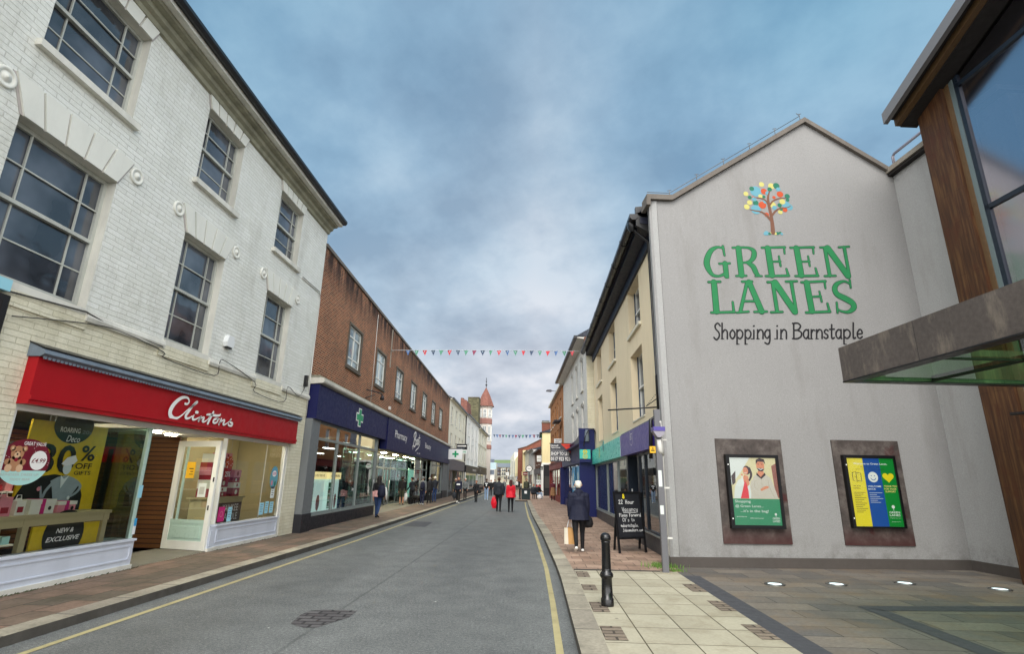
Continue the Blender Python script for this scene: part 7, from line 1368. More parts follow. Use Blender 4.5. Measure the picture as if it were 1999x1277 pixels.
for (zz_, h) in ((1.62, .30), (1.12, .16)): m = MB(); m.box(px0-.045, px0+.02, py0-.056, py0-.051, zz_, zz_+h, 'paper_white'); m.build('sticker', t)
m = MB(FR); q = FR.px(1282, 760, .1); m.tube([(12.2, .12, 3.1), (12.2, .12, 4.05), (12.24, .0, 4.2), (12.24, -.3, 4.25)], .05, 'black_metal', 8); m.box(12.1, 12.35, .02, .22, 3.0, 3.12, 'black_metal'); tag(m.build('downpipe_elbow'), 'black bent pipe beside the near end of the purple fascia', 'pipe')
# tufts of grass at the foot of the wall
def tuft(cx, cy, n, h, label, spread):
    m = MB()
    for k in range(n):
        x, y = cx+random.gauss(0, spread), cy+random.gauss(0, spread*.7); a = random.uniform(0, 6.28); hh = h*random.uniform(.4, 1.1); w_ = .004+random.random()*.004; ln = random.uniform(.2, .8)*hh
        ux, uy = math.cos(a), math.sin(a); px_, py_ = -uy*w_, ux*w_
        m.face([(x-px_, y-py_, .1), (x+px_, y+py_, .1), (x+px_*.7+ux*ln*.4, y+py_*.7+uy*ln*.4, .1+hh*.65), (x-px_*.7+ux*ln*.4, y-py_*.7+uy*ln*.4, .1+hh*.65)], 'grass_blade'); m.face([(x-px_*.7+ux*ln*.4, y-py_*.7+uy*ln*.4, .1+hh*.65), (x+px_*.7+ux*ln*.4, y+py_*.7+uy*ln*.4, .1+hh*.65), (x+ux*ln, y+uy*ln, .1+hh)], 'grass_blade')
    tag(m.build('grass_tuft'), label, 'grass tuft', 'grass tufts at the wall foot')
tuft(2.55, 11.5, 360, .10, 'larger grass tuft growing against the foot of the phone shop', .16); tuft(2.62, 11.0, 110, .06, 'smaller grass tuft between the grey pole and the gable wall', .08)
m = MB()
for k in range(300):
    y = random.uniform(4.5, 10) if random.random() < .8 else random.uniform(12.4, 15.4); x = -7.04+abs(random.gauss(0, .018)); a = random.uniform(0, 6.28); h = random.uniform(.008, .03); m.face([(x, y, .1), (x+.03*math.cos(a), y+.03*math.sin(a), .1+h*.3), (x+.016*math.cos(a), y+.03, .1+h)], 'moss')
o = m.build('moss'); o['kind'] = 'stuff'; o['label'] = 'moss and weeds along the foot of the card shop front'; o['category'] = 'moss'
# bin, bollard, clock, bench down the street
Y = 47.6; x = fx_(1027, Y); t = thing('litter_bin', 'dark green litter bin with a white mark beside the seated people', 'bin', (x, Y, .1))
m = MB(); m.prism([(x-.36, .1), (x+.36, .1), (x+.38, .9), (x-.38, .9)], Y-.3, Y+.3, 'bin_green', 'd'); m.build('body', t); m = MB(); m.box(x-.4, x+.4, Y-.33, Y+.33, .9, 1.02, 'black_metal'); m.box(x-.12, x+.1, Y-.304, Y-.3, .6, .82, 'sign_white'); m.build('lid', t)
x = fx_(1015.5, Y); t = thing('bollard', 'slim black bollard on the corner of the right pavement far down the street', 'bollard', (x, Y, .1)); m = MB(); m.lathe((x, Y, .1), [(.1, 0), (.09, .08), (.075, .1), (.07, .8), (.09, .82), (.085, .92), (.0, .98)], 'black_gloss', 12); m.build('shaft', t)
Y = 53.4; x = fx_(1033, Y); zc_ = fz_(915.5, Y, 1033); t = thing('street_clock', 'round white clock with a black rim on a post at the right kerb', 'clock', (x, Y, .1))
m = MB(); m.tube([(x, Y, .1), (x, Y, zc_-.3)], .05, 'black_metal', 8); m.build('post', t); FC = Fr((0, Y), -90, 1); m = MB(FC); m.lathe((x, -.08, zc_), [(0, 0), (.33, 0), (.33, .2), (0, .2)], 'black_metal', 28, 'd'); m.build('rim', t); m = MB(FC); m.disc(x, zc_, .27, .125, 'clock_face', 28); m.brush([(x, zc_, .03), (x+.15, zc_-.02, .02)], .13, 'ink_black', sub=0); m.brush([(x, zc_, .035), (x-.12, zc_+.01, .03)], .131, 'ink_black', sub=0); m.build('dial', t)
Y = 50.5; x0, x1 = fx_(1038, Y), fx_(1056, Y); t = thing('street_bench', 'dark street bench at the right pavement beside the litter bin', 'bench', ((x0+x1)/2, Y, .1))
m = MB(); m.box(x0, x1, Y-.25, Y+.2, .52, .57, 'shop_black'); m.build('seat', t)
m = MB(); m.box(x0, x1, Y+.2, Y+.25, .65, .95, 'shop_black'); m.build('backrest', t)
for xx in (x0+.1, x1-.1): m = MB(); m.box(xx-.03, xx+.03, Y-.22, Y+.22, .1, .52, 'black_metal'); m.build('leg', t)
Y = 64; x = fx_(1052, Y); t = thing('display_stand', 'dark rotating stand of goods outside the brown brick shop', 'stand', (x, Y, .1)); m = MB(); m.tube([(x, Y, .1), (x, Y, 1.7)], .03, 'black_metal', 6); m.build('post', t)
for k in range(4): m = MB(); m.box(x-.3, x+.3, Y-.15, Y+.15, .7+k*.28, .9+k*.28, random.choice(['shelf_goods', 'shelf_white', 'flag_red'])); m.build('tray', t)
for i, px in enumerate((1000, 1004.5)): Y = 96; x = fx_(px, Y); m = MB(); m.lathe((x, Y, .05), [(.12, 0), (.1, .3), (.08, 4.6), (.1, 4.8), (.0, 4.9)], 'sash_paint', 8); tag(m.build('street_post'), ('pale post in the middle of the far street', 'right-hand one of the two pale posts in the far street')[i] if i else 'left-hand one of the two pale posts in the far street', 'post')
# ------------------------------------------------------------------ people and a dog
import numpy as np
for nm, cc, rg in (('skin', (196, 146, 118), .5), ('skin_dark', (150, 108, 84), .5), ('hair_white', (226, 220, 206), .7), ('hair_dark', (34, 28, 26), .6), ('hair_brown', (74, 52, 38), .6), ('hair_grey', (140, 136, 130), .7), ('hair_auburn', (70, 32, 28), .6), ('coat_navy', (20, 24, 46), .75), ('coat_black', (22, 22, 26), .75), ('coat_red', (206, 16, 40), .6), ('coat_charcoal', (36, 40, 48), .75), ('coat_pink', (222, 168, 164), .7), ('coat_grey', (112, 116, 116), .8), ('coat_burgundy', (92, 34, 46), .8), ('coat_green', (66, 70, 54), .8), ('skirt_brown', (140, 104, 72), .85), ('jeans_blue', (44, 66, 108), .8), ('jeans_light', (150, 176, 206), .8), ('jeans_navy', (26, 32, 62), .8), ('trousers_black', (18, 18, 22), .8), ('shirt_white', (214, 214, 210), .8), ('shoe_white', (224, 224, 220), .6), ('shoe_black', (18, 18, 20), .5), ('eye_dark', (24, 20, 20), .3), ('lip', (168, 94, 86), .5), ('bag_red', (216, 22, 44), .35), ('bag_white', (222, 224, 226), .5), ('paper_brown', (190, 146, 92), .8), ('paper_cream', (214, 206, 188), .8), ('fur_black', (18, 17, 18), .7), ('fur_white', (216, 212, 204), .8)): plain(nm, C(*cc), rg, .12, 8, .25, 90)
def capsule(bm, A, B, ra, rb, flat=1.0, n=12):
    """closed tapered limb between two joints; flat squeezes it front to back"""
    A, B = Vector(A), Vector(B); ax = B-A; L_ = ax.length or 1e-4; t = ax/L_
    sd = Vector((1, 0, 0)) if abs(t.x) < .85 else Vector((0, 0, 1)); s_ = (sd-t*sd.dot(t)).normalized(); f_ = t.cross(s_)
    rings = []
    for (c, r, ks) in ((A, ra, (-90, -60, -30, 0)), (B, rb, (0, 30, 60, 90))):
        for k in ks:
            rr = r*math.cos(R(k)); o = t*r*math.sin(R(k))*(.8)
            rings.append([bm.verts.new(c+o+s_*rr*math.cos(2*math.pi*j/n)+f_*rr*flat*math.sin(2*math.pi*j/n)) for j in range(n)] if abs(k) < 90 else [bm.verts.new(c+o)])
    for a, b in zip(rings, rings[1:]):
        for j in range(n):
            j2 = (j+1) % n
            if len(a) == 1: bm.faces.new((a[0], b[j2], b[j]))
            elif len(b) == 1: bm.faces.new((a[j], a[j2], b[0]))
            else: bm.faces.new((a[j], a[j2], b[j2], b[j]))
def fuse(segs, voxel, name, smooth=4):
    """one continuous skin over the limbs; every face takes the material of the limb nearest to it"""
    bm = bmesh.new()
    for s in segs: capsule(bm, *s[:4], s[4])
    bmesh.ops.recalc_face_normals(bm, faces=bm.faces)
    me = bpy.data.meshes.new('tmp'); bm.to_mesh(me); bm.free(); ob = bpy.data.objects.new('tmp', me); COL.objects.link(ob)
    md = ob.modifiers.new('r', 'REMESH'); md.mode = 'VOXEL'; md.voxel_size = voxel; md.use_smooth_shade = True
    ms = ob.modifiers.new('s', 'SMOOTH'); ms.factor = .5; ms.iterations = smooth
    dg = bpy.context.evaluated_depsgraph_get(); out = bpy.data.meshes.new_from_object(ob.evaluated_get(dg)); out.name = name
    bpy.data.objects.remove(ob); bpy.data.meshes.remove(me)
    n = len(out.polygons); cen = np.empty(n*3); out.polygons.foreach_get('center', cen); cen = cen.reshape(-1, 3)
    best = np.full(n, 1e9); idx = np.zeros(n, int); keys = []
    for s in segs:
        if s[5] not in keys: keys.append(s[5])
        A, B = np.array(s[0]), np.array(s[1]); ab = B-A; t = np.clip(((cen-A)@ab)/max(ab@ab, 1e-9), 0, 1)
        d = np.linalg.norm(cen-(A+t[:, None]*ab), axis=1)-(s[2]+(s[3]-s[2])*t)
        q = d < best; best[q] = d[q]; idx[q] = keys.index(s[5])
    out.materials.clear()
    for k in keys: out.materials.append(MATS[k])
    out.polygons.foreach_set('material_index', idx.astype(np.int32)); out.polygons.foreach_set('use_smooth', np.ones(n, bool)); out.update()
    return out
def add_bits(me, bits):                        # join small closed pieces (fingers, eyes) into the body mesh
    bm = bmesh.new(); bm.from_mesh(me)
    names = [m_.name for m_ in me.materials]
    for (A, B, ra, rb, mt) in bits:
        if mt not in names: names.append(mt); me.materials.append(MATS[mt])
        f0 = len(bm.faces); capsule(bm, A, B, ra, rb, 1.0, 6); bm.faces.ensure_lookup_table()
        for f in bm.faces[f0:]: f.material_index = names.index(mt); f.smooth = True
    bm.to_mesh(me); bm.free()
def person(label, x, y, z, h=1.70, face=0, top='coat_black', legs='trousers_black', shoe='shoe_black', hair='hair_dark', skin='skin', walk=.0, long_hair=False, hood=None, bulk=1.0, hem=None, hem_m=None, flare=.0, arms=(0, 0), bent=(0, 0), short=False, sit=False, voxel=.017, group='people in the street', beanie=None, sleeve=None, waist=None, lean=0.0):
    """face: heading in degrees, 0 = walking away down the street. walk: stride, arms: forward swing of left, right arm"""
    s = h/1.72; bk = bulk; S = []
    P = lambda a, b, c: (a*s, b*s, c*s)
    zp = .50 if sit else .93
    up = lambda c: c-(.43 if sit else 0)
    ln = lambda c: lean*(c-.9)
    hd = lambda a, b, c: P(a, b+ln(c), up(c))
    sl = sleeve or top
    S += [(hd(0, 0, .96), hd(0, -.005, 1.10), .145*s*bk, .140*s*bk, .74, waist or top), (hd(0, 0, 1.08), hd(0, .0, 1.27), .142*s*bk, .160*s*bk, .70, top), (hd(-.09, -.01, 1.345), hd(.09, -.01, 1.345), .098*s*bk, .098*s*bk, .9, top), (hd(-.07, -.01, 1.40), hd(.07, -.01, 1.40), .055*s*bk, .055*s*bk, .9, top), (hd(0, -.01, 1.26), hd(0, -.01, 1.38), .15*s*bk, .12*s*bk, .72, top)]
    S += [(hd(0, 0, 1.42), hd(0, .012, 1.54), .052*s, .050*s, 1, hood or skin), (hd(0, .025, 1.575), hd(0, .02, 1.615), .068*s, .078*s, 1.08, skin), (hd(0, .012, 1.635), hd(0, .005, 1.655), .080*s, .074*s, 1.12, skin), (hd(0, .07, 1.545), hd(0, .055, 1.57), .035*s, .045*s, 1, skin)]
    bits = []
    for sd, ar, be in ((-1, arms[0], bent[0]), (1, arms[1], bent[1])):
        sh = hd(sd*(.125+.045*bk), -.01, 1.37); a1 = R(ar)
        el = (sh[0]+sd*(.035+.02*(bk-1))*s, sh[1]+math.sin(a1)*.27*s, sh[2]-math.cos(a1)*.27*s); a2 = R(ar+12+be)
        wr = (el[0]-sd*.005*s, el[1]+math.sin(a2)*.245*s, el[2]-math.cos(a2)*.245*s); hnd = (wr[0]-sd*.005*s, wr[1]+math.sin(a2)*.085*s, wr[2]-math.cos(a2)*.085*s)
        S += [(sh, el, .066*s*bk, .055*s*bk, 1, top), (el, wr, .054*s*bk, .042*s*bk, 1, sl), (wr, hnd, .026*s, .036*s, .8, skin)]
        d = Vector(hnd)-Vector(wr); d.normalize(); q = Vector((0, math.cos(a2), math.sin(a2)))
        for k in range(4):
            f0 = Vector(hnd)+q*(.027-.018*k)*s+d*.022*s; f1 = f0+d*(.036, .042, .039, .030)[k]*s; f2 = f1+(d*.6-Vector((sd*.7, 0, 0)))*.026*s
            bits += [(tuple(f0), tuple(f1), .009*s, .0085*s, skin), (tuple(f1), tuple(f2), .0085*s, .007*s, skin)]
        t0 = Vector(hnd)+q*.030*s-d*.025*s; bits += [(tuple(t0), tuple(t0+q*.030*s+d*.028*s), .011*s, .009*s, skin), (tuple(t0+q*.030*s+d*.028*s), tuple(t0+q*.03*s+d*.055*s), .009*s, .008*s, skin)]
        hands[sd] = hnd
    for sd, ph in ((-1, walk), (1, -walk)):
        hp = P(sd*.09, 0, zp-.03)
        if sit: kn = P(sd*.10, .42, zp+.0); an = P(sd*.10, .44+.06*ph, .09)
        else:
            kn = P(sd*.095, .20*ph+.015+abs(ph)*.04, .50+.0*abs(ph)); an = P(sd*.095, .36*ph-(.10*max(0, -ph)), .085+(.11 if ph < -.3 else 0))
        S += [(hp, kn, .098*s*(.55+.45*bk), .064*s, 1, legs), (kn, an, .062*s if not short else .052*s, .046*s, 1, skin if short else legs)]
        dn = .07 if (ph < -.3 and not sit) else 0.0
        S += [((an[0], an[1]-.03*s, .045*s+dn*s*1.3), (an[0]+sd*.012*s, an[1]+.13*s, .038*s+dn*.3*s), .043*s, .036*s, .75, shoe)]
    S += [(P(-.07, 0, zp-.02), P(.07, 0, zp-.02), .115*s*bk, .115*s*bk, .95, legs)]
    me = fuse(S, voxel*s, 'person')
    fy = .105; 
    for sd in (-1, 1): bits += [(hd(sd*.031, fy-.004, 1.632), hd(sd*.033, fy-.004, 1.632), .010*s, .010*s, 'eye_dark'), (hd(sd*.088, .0, 1.60), hd(sd*.090, -.004, 1.635), .014*s, .017*s, skin), (hd(sd*.018, fy+.002, 1.656), hd(sd*.045, fy-.006, 1.658), .006*s, .005*s, hair if not beanie else 'hair_dark')]
    bits += [(hd(0, fy, 1.625), hd(0, fy+.020, 1.592), .011*s, .016*s, skin), (hd(-.02, fy-.008, 1.560), hd(.02, fy-.008, 1.560), .008*s, .008*s, 'lip')]
    add_bits(me, bits)
    o = bpy.data.objects.new('person', me); COL.objects.link(o); o.location = (x, y, z); o.rotation_euler = (0, 0, R(face)); BASE[o.name] = Vector((x, y, z))
    tag(o, label, 'person', group)
    def child(nm, segs, vx=.014): c = bpy.data.objects.new(nm, fuse(segs, vx*s, nm, 3)); COL.objects.link(c); c.parent = o; return c
    hm = beanie or hair
    HS = [(hd(0, -.012, 1.645), hd(0, -.02, 1.665), .090*s, .080*s, 1.1, hm), (hd(0, -.035, 1.60), hd(0, -.03, 1.65), .080*s, .084*s, .95, hm), (hd(-.05, .02, 1.69), hd(.05, .02, 1.69), .038*s, .038*s, 1.1, hm)]
    if long_hair: HS += [(hd(0, -.055, 1.60), hd(0, -.07, 1.40), .088*s, .075*s, .7, hair), (hd(-.075, -.01, 1.60), hd(-.07, -.03, 1.46), .035*s, .03*s, 1, hair), (hd(.075, -.01, 1.60), hd(.07, -.03, 1.46), .035*s, .03*s, 1, hair)]
    rs_ = random.Random(label)
    if not beanie:
        for k in range(26):
            a, e_ = rs_.uniform(0, 6.28), rs_.uniform(-.2, 1.3); d_ = Vector((math.cos(a)*math.cos(e_)*.078, math.sin(a)*math.cos(e_)*.088-.015, math.sin(e_)*.078))
            if d_.y > .03 and d_.z < .045: continue
            q0 = Vector((0, 0, 1.645))+d_; HS.append((hd(*q0), hd(q0.x*1.06, q0.y*1.05, q0.z-.03), .016*s, .011*s, 1, hair))
    child('hair' if not beanie else 'hat', HS, .009 if voxel < .012 else .014)
    if hood: child('hood', [(hd(-.07, -.06, 1.44), hd(.07, -.06, 1.44), .065*s, .065*s, .8, hood), (hd(0, -.08, 1.46), hd(0, -.10, 1.36), .09*s, .06*s, .6, hood), (hd(-.09, .03, 1.43), hd(.09, .03, 1.43), .04*s, .04*s, 1, hood)])
    if hem:                                    # jacket or coat body hanging from the waist: a skirt with folds
        m = MB(); m.fr = WORLD; n = 28; pr = []
        z1_, z0_ = 1.12*s, hem*s
        rows = 6
        for i in range(rows+1):
            f_ = i/rows; zz_ = z1_+(z0_-z1_)*f_; ring = []
            for k in range(n):
                a = 2*math.pi*k/n; w_ = 1+.05*f_*math.sin(5*a+1.3)+.03*f_*math.sin(9*a)
                ring.append((x+0, 0, 0) if False else ((.150*bk+flare*f_)*s*w_*math.cos(a)*1.04, (.118*bk+flare*.85*f_)*s*w_*math.sin(a)+ln(zz_)*s, zz_))
            pr.append(ring)
        for a_, b_ in zip(pr, pr[1:]):
            for k in range(n): k2 = (k+1) % n; m.face([a_[k], b_[k], b_[k2], a_[k2]], hem_m or top, smooth=True)
        m.face(pr[-1][::-1], hem_m or top)
        BASE['__z'] = Vector((0, 0, 0)); bs = BASE[o.name]; BASE[o.name] = Vector((0, 0, 0)); c = m.build('coat_hem' if (hem_m or top) == top else 'skirt', o); BASE[o.name] = bs
    o['hands'] = [*hands[-1], *hands[1]]
    return o
hands = {}
def at_hand(o, side):
    q = o['hands']; v = Vector(q[0:3] if side < 0 else q[3:6]); a = o.rotation_euler.z
    del_ = Vector((v.x*math.cos(a)-v.y*math.sin(a), v.x*math.sin(a)+v.y*math.cos(a), v.z)); return Vector(o.location)+del_
def carrier(name, label, p, w_, h, dp, mat, soft=True, side_m=None, drop=.16, cat='bag'):
    t = thing(name, label, cat, (p.x, p.y, p.z-drop-h)); m = MB(); zt_ = p.z-drop
    if soft:
        n = 18; rows = 8; pr = []
        for i in range(rows+1):
            f_ = i/rows; k = math.sin(math.pi*min(f_*.62+.20, 1))*.95; pr.append([(p.x+w_/2*k*(1+.06*math.sin(3*a_+i))*math.cos(a_), p.y+dp/2*k*math.sin(a_)*(1+.08*math.sin(4*a_+2*i)), zt_-h*f_) for a_ in [2*math.pi*q/n for q in range(n)]])
        for a_, b_ in zip(pr, pr[1:]):
            for q in range(n): m.face([a_[q], b_[q], b_[(q+1) % n], a_[(q+1) % n]], mat, smooth=True)
        m.face(pr[-1][::-1], mat)
    else:
        m.box(p.x-w_/2, p.x+w_/2, p.y-dp/2, p.y+dp/2, zt_-h, zt_, mat, skip='t'); m.box(p.x-w_/2-.002, p.x-w_/2+.001, p.y-dp/2-.002, p.y+dp/2, zt_-h, zt_, side_m or mat); m.face([(p.x-w_/2-.003, p.y-dp/2-.003, zt_-h), (p.x-w_*.14, p.y-dp/2-.003, zt_-h), (p.x-w_*.2, p.y-dp/2-.003, zt_), (p.x-w_/2-.003, p.y-dp/2-.003, zt_)], side_m or mat)
    m.build('bag_body', t); m = MB()
    for dy in (-.03, .03): m.tube([tuple(q) for q in spline([(p.x-w_*.26, p.y+dy, zt_-.02), (p.x-w_*.12, p.y+dy*.4, zt_+drop*.7), (p.x, p.y, p.z+.0), (p.x+w_*.12, p.y+dy*.4, zt_+drop*.7), (p.x+w_*.26, p.y+dy, zt_-.02)], 4)], .007 if not soft else .012, 'bag_white' if not soft else mat, 6)
    m.build('bag_handle', t); return t
def gp(px, py, z): q = gpx(px, py, z); return q[0], q[1], z
# the old lady close by on the right pavement
lady = person('white haired person in a navy jacket and black trousers walking away carrying a paper bag', 1.03, 13.38, .1, 1.60, 2, 'coat_navy', 'trousers_black', 'shoe_white', 'hair_white', walk=-.42, hood='coat_navy', bulk=1.30, hem=.78, flare=.06, arms=(4, 6), voxel=.011, lean=.03, group=None)
p = at_hand(lady, -1); carrier('paper_bag', 'brown and cream paper carrier bag held by the white haired person', p+Vector((-.01, 0, -.02)), .25, .36, .13, 'paper_brown', False, 'paper_cream', .17)
p = at_hand(lady, 1); m = MB(); m.lathe((p.x+.02, p.y+.02, p.z-.20), [(0, 0), (.11, .02), (.14, .1), (.11, .22), (.05, .28), (0, .29)], 'coat_black', 14); m.tube([(p.x, p.y, p.z+.06), (p.x-.02, p.y-.12, p.z+.35), (p.x-.1, p.y-.17, 1.44)], .012, 'coat_black', 6); tag(m.build('shoulder_bag'), 'black shoulder bag at the right hip of the white haired person', 'bag')
# left pavement
w1 = person('person in a pink and black jacket and jeans walking beside the pharmacy window', *gp(735, 1012, .1), 1.68, -8, 'coat_black', 'jeans_blue', 'shoe_black', 'hair_dark', walk=.38, long_hair=True, bulk=1.1, hem=.86, hem_m='coat_pink', flare=.05, arms=(-8, 14), sleeve='coat_pink', waist='coat_pink')
t = thing('rucksack', 'navy rucksack with a pale jacket on the back of the pink jacket person', 'rucksack', (w1.location.x+.22, w1.location.y-.12, .95)); q = w1.location; m = MB(); m.lathe((q.x+.17, q.y-.15, q.z+.80), [(0, 0), (.13, .02), (.17, .15), (.16, .36), (.10, .48), (0, .5)], 'coat_navy', 14); m.build('bag_body', t); m = MB(); m.tube([(q.x+.30, q.y-.1, q.z+1.22), (q.x+.36, q.y-.12, q.z+1.0), (q.x+.37, q.y-.1, q.z+.72)], [.04, .05, .03], 'shirt_white', 8); m.build('jacket', t)
sh = person('person in a dark shirt and shorts holding a white bag at the pharmacy entrance', *gp(783, 986, .1), 1.70, 10, 'coat_black', 'coat_green', 'shoe_black', 'hair_dark', walk=.12, short=True, arms=(-4, 10), bulk=1.1)
carrier('carrier_bag', 'white plastic bag held by the person in shorts', at_hand(sh, 1), .34, .46, .2, 'bag_white', True, drop=.1)
person('person in dark clothes gesturing towards the pharmacy queue', *gp(802, 985, .1), 1.66, 60, 'coat_charcoal', 'trousers_black', 'shoe_black', 'hair_dark', arms=(10, 30), bent=(20, 70))
pr = person('person in a grey jacket and navy jeans with a dark rucksack, seen from behind', *gp(823, 986, .1), 1.72, -12, 'coat_grey', 'jeans_navy', 'shoe_white', 'hair_grey', walk=.15, beanie='coat_grey', bulk=1.12)
m = MB(); q = pr.location; m.lathe((q.x+.03, q.y-.19, q.z+.92), [(0, 0), (.13, .02), (.155, .16), (.145, .36), (.09, .47), (0, .49)], 'coat_navy', 14); tag(m.build('rucksack'), 'dark rucksack on the back of the person in the grey jacket', 'rucksack')
person('person in a dark hooded coat between the rucksack wearer and the grey haired person', *gp(837, 983, .1), 1.68, 20, 'coat_black', 'trousers_black', 'shoe_black', 'hair_grey', hood='coat_charcoal', bulk=1.12)
person('grey haired person in a dark jacket and blue jeans standing at the far pharmacy window', *gp(847, 981, .1), 1.75, 40, 'coat_charcoal', 'jeans_blue', 'shoe_black', 'hair_white', bulk=1.15, arms=(10, 20))
hoodp = person('person in a navy sweatshirt with white print walking towards the camera', *gp(894, 983, .1), 1.74, 172, 'coat_navy', 'trousers_black', 'shoe_white', 'hair_dark', walk=.35, arms=(18, -10), bulk=1.08, hem=.9, flare=.02)


carrier('carrier_bag', 'dark patterned bag carried by the person in the navy sweatshirt', at_hand(hoodp, 1)+Vector((-.08, 0, .05)), .36, .42, .22, 'coat_charcoal', True, drop=.1)
person('white haired person in a grey coat half hidden behind the navy sweatshirt', *gp(907.5, 976, .1), 1.66, 175, 'coat_grey', 'trousers_black', 'shoe_black', 'hair_white', walk=.2)
person('white haired person in a pale top just left of the navy sweatshirt', *gp(888.5, 977, .1), 1.62, 190, 'coat_green', 'trousers_black', 'shoe_black', 'hair_white', walk=.2)
bw = person('person in black with a shoulder bag walking on the left side of the road', *gp(929, 981.5, 0), 1.62, 165, 'coat_black', 'trousers_black', 'shoe_black', 'hair_brown', walk=.25, arms=(12, 25), bent=(10, 70), hem=.8, flare=.04)
m = MB(); q = bw.location; m.lathe((q.x+.24, q.y-.05, q.z+.66), [(0, 0), (.13, .03), (.16, .14), (.1, .26), (0, .28)], 'coat_black', 12); tag(m.build('shoulder_bag'), 'black shoulder bag of the person walking in black', 'bag')
ts = person('person in a black t-shirt with a white back print and light jeans', *gp(949, 977, 0), 1.76, 5, 'coat_black', 'jeans_light', 'shoe_white', 'hair_brown', walk=.3, bulk=1.1, arms=(8, -6), sleeve='skin')
person('person in dark clothes right of the light jeans', *gp(958, 969, 0), 1.66, 180, 'coat_black', 'trousers_black', 'shoe_black', 'hair_dark', walk=.25)
mn = person('tall heavy person in a dark jacket carrying a red bag down the road', *gp(973, 999.5, 0), 1.82, -3, 'coat_charcoal', 'trousers_black', 'shoe_black', 'hair_brown', walk=.3, bulk=1.32, hem=.86, flare=.0, arms=(2, -2), voxel=.015)
carrier('carrier_bag', 'bright red carrier bag held by the tall person in the road', at_hand(mn, -1)+Vector((-.03, 0, 0)), .36, .60, .2, 'bag_red', True, drop=.06)
person('person in a bright red coat and black leggings walking down the road', *gp(996.5, 1000.5, 0), 1.70, 3, 'coat_red', 'trousers_black', 'shoe_black', 'hair_auburn', walk=-.2, bulk=1.12, hem=.78, flare=.10, arms=(-6, -4), long_hair=True, voxel=.015)
person('distant person partly hidden behind the tall person with the red bag', *gp(965.5, 967, 0), 1.72, 185, 'coat_black', 'trousers_black', 'shoe_black', 'hair_dark', walk=.2)
person('distant person in a pale top seen between the tall person and the red coat', *gp(984, 964, 0), 1.7, 180, 'coat_grey', 'jeans_navy', 'shoe_black', 'hair_white', walk=.2)
for i, (px, py, tp_, lb) in enumerate(((1004, 957, 'coat_black', 'distant person in black just right of the red coat'), (1008.5, 958.5, 'shirt_white', 'distant person in a white top in the middle of the far street'), (1013, 957, 'coat_charcoal', 'distant person in dark grey near the slim black bollard'))):
    person(lb, *gp(px, py, 0), 1.7, 180, tp_, 'trousers_black', 'shoe_black', 'hair_dark', walk=.25, voxel=.024)
# right pavement
br = person('person in a burgundy coat and a brown skirt on the right pavement', *gp(1079.5, 978, .1), 1.62, 5, 'coat_burgundy', 'trousers_black', 'shoe_black', 'hair_auburn', walk=.1, bulk=1.1, hem=.42, hem_m='skirt_brown', flare=.10, beanie='coat_burgundy')
person('grey haired person in a grey jacket beside the burgundy coat', *gp(1092, 975, .1), 1.68, -15, 'coat_charcoal', 'trousers_black', 'shoe_black', 'hair_grey', walk=.15, bulk=1.1, arms=(10, 25), bent=(20, 50))
Y = 50.5
person('person in a dark fur trimmed coat sitting on the street bench', fx_(1042, Y), Y-.10, .1, 1.7, 200, 'coat_charcoal', 'trousers_black', 'shoe_black', 'hair_dark', sit=True, bulk=1.15, hood='coat_grey')
person('person in a black coat and white hat sitting at the right end of the bench', fx_(1051, Y), Y-.12, .1, 1.7, 215, 'coat_black', 'jeans_light', 'shoe_white', 'hair_grey', sit=True, bulk=1.15, beanie='bag_white', arms=(30, 30), bent=(30, 30))
Y = 54; person('person in a fur trimmed coat standing behind the litter bin', fx_(1028, Y), Y, .1, 1.74, 180, 'coat_green', 'trousers_black', 'shoe_black', 'hair_dark', bulk=1.25, hood='paper_brown')
m = MB(); Y = 49.8; x = fx_(1053.5, Y); m.lathe((x, Y-.35, .1), [(0, 0), (.2, .0), (.24, .15), (.16, .34), (.05, .4), (0, .42)], 'bag_white', 12); tag(m.build('carrier_bag'), 'white shopping bag on the ground at the feet of the seated people', 'bag')
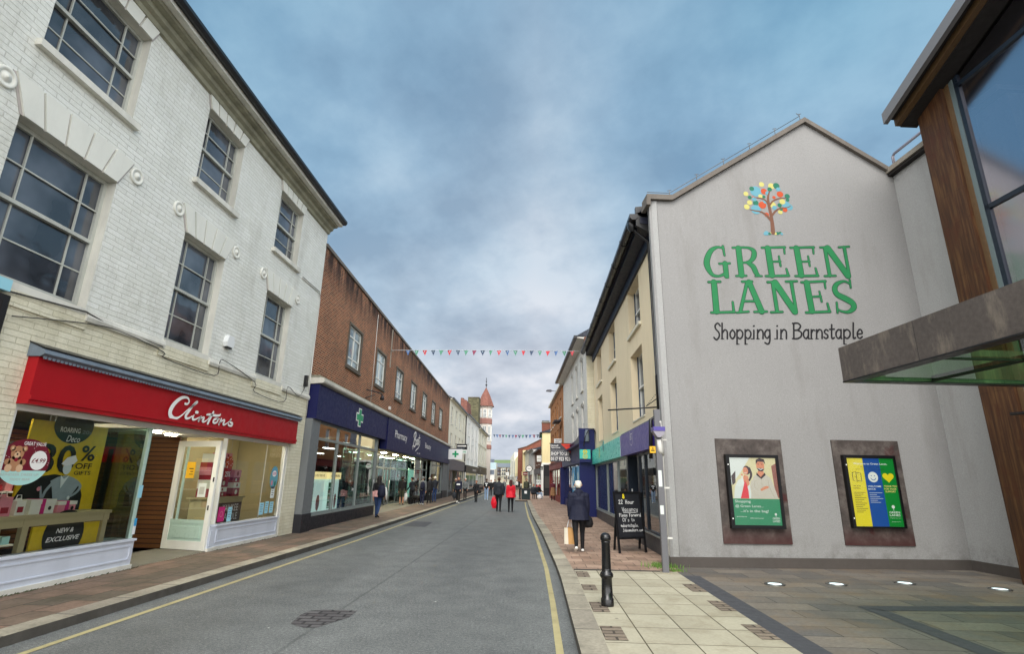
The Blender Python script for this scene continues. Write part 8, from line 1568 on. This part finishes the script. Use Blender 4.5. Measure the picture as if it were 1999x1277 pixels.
# a black and white dog on the pavement
dq = gp(812, 985.5, .1)
dsg = [((0, -.22, .42), (0, .20, .44), .125, .15, 1, 'fur_black'), ((0, .18, .42), (0, .22, .36), .12, .10, 1, 'fur_white'), ((0, .26, .50), (0, .40, .64), .085, .075, 1, 'fur_black'), ((0, .40, .66), (0, .47, .67), .085, .075, 1, 'fur_black'), ((0, .50, .645), (0, .62, .62), .045, .034, 1, 'fur_white'), ((-.06, .40, .73), (-.085, .37, .68), .028, .02, .6, 'fur_black'), ((.06, .40, .73), (.085, .37, .68), .028, .02, .6, 'fur_black'), ((0, -.30, .48), (0, -.46, .40), .035, .03, 1, 'fur_black'), ((0, -.46, .40), (0, -.56, .48), .03, .02, 1, 'fur_black')]
for sd in (-1, 1):
    dsg += [((sd*.085, .18, .40), (sd*.09, .19, .20), .062, .036, 1, 'fur_black'), ((sd*.09, .19, .20), (sd*.09, .17, .04), .034, .028, 1, 'fur_black'), ((sd*.09, .17, .03), (sd*.09, .23, .025), .032, .028, .7, 'fur_white')]
    dsg += [((sd*.09, -.22, .40), (sd*.10, -.14, .26), .085, .05, 1, 'fur_black'), ((sd*.10, -.14, .26), (sd*.10, -.28, .16), .045, .03, 1, 'fur_black'), ((sd*.10, -.28, .16), (sd*.10, -.25, .03), .03, .026, 1, 'fur_black'), ((sd*.10, -.25, .03), (sd*.10, -.19, .025), .032, .026, .7, 'fur_white')]
me = fuse(dsg, .014, 'dog'); add_bits(me, [((0, .635, .625), (0, .65, .625), .016, .014, 'eye_dark'), ((-.04, .47, .70), (-.041, .475, .70), .011, .011, 'eye_dark'), ((.04, .47, .70), (.041, .475, .70), .011, .011, 'eye_dark')])
dg_ = bpy.data.objects.new('dog', me); COL.objects.link(dg_); dg_.location = dq; dg_.rotation_euler = (0, 0, R(70)); tag(dg_, 'black dog with white feet and muzzle beside the queue at the pharmacy', 'dog')
for o in list(bpy.data.objects):
    if 'hands' in o: del o['hands']
# prints on the two walkers' tops
for (o, dy, w_, h_, zc2, nm) in ((hoodp, -1, .24, .11, 1.24, 'chest_print'), (ts, -1, .26, .08, 1.36, 'back_print'), (ts, -1, .08, .16, 1.22, 'back_print')):
    m = MB(); q = o.location; a = [(q.x-w_/2+w_*k/6, q.y-.158-.012*math.cos((k/6-.5)*2.6)+(.0 if zc2 > 1.3 else -.014), 0) for k in range(7)]
    for k in range(6): m.face([(a[k][0], a[k][1], q.z+zc2-h_/2), (a[k+1][0], a[k+1][1], q.z+zc2-h_/2), (a[k+1][0], a[k+1][1], q.z+zc2+h_/2), (a[k][0], a[k][1], q.z+zc2+h_/2)], 'sign_white')
    rz_ = o.rotation_euler.z; b_ = BASE[o.name]
    inv = Matrix.Rotation(-rz_, 4, 'Z'); m.v = [b_+(inv @ (v-b_)) for v in m.v]; m.build(nm, o)
print('OBJECTS', len(bpy.data.objects), 'faces', sum(len(m.polygons) for m in bpy.data.meshes))
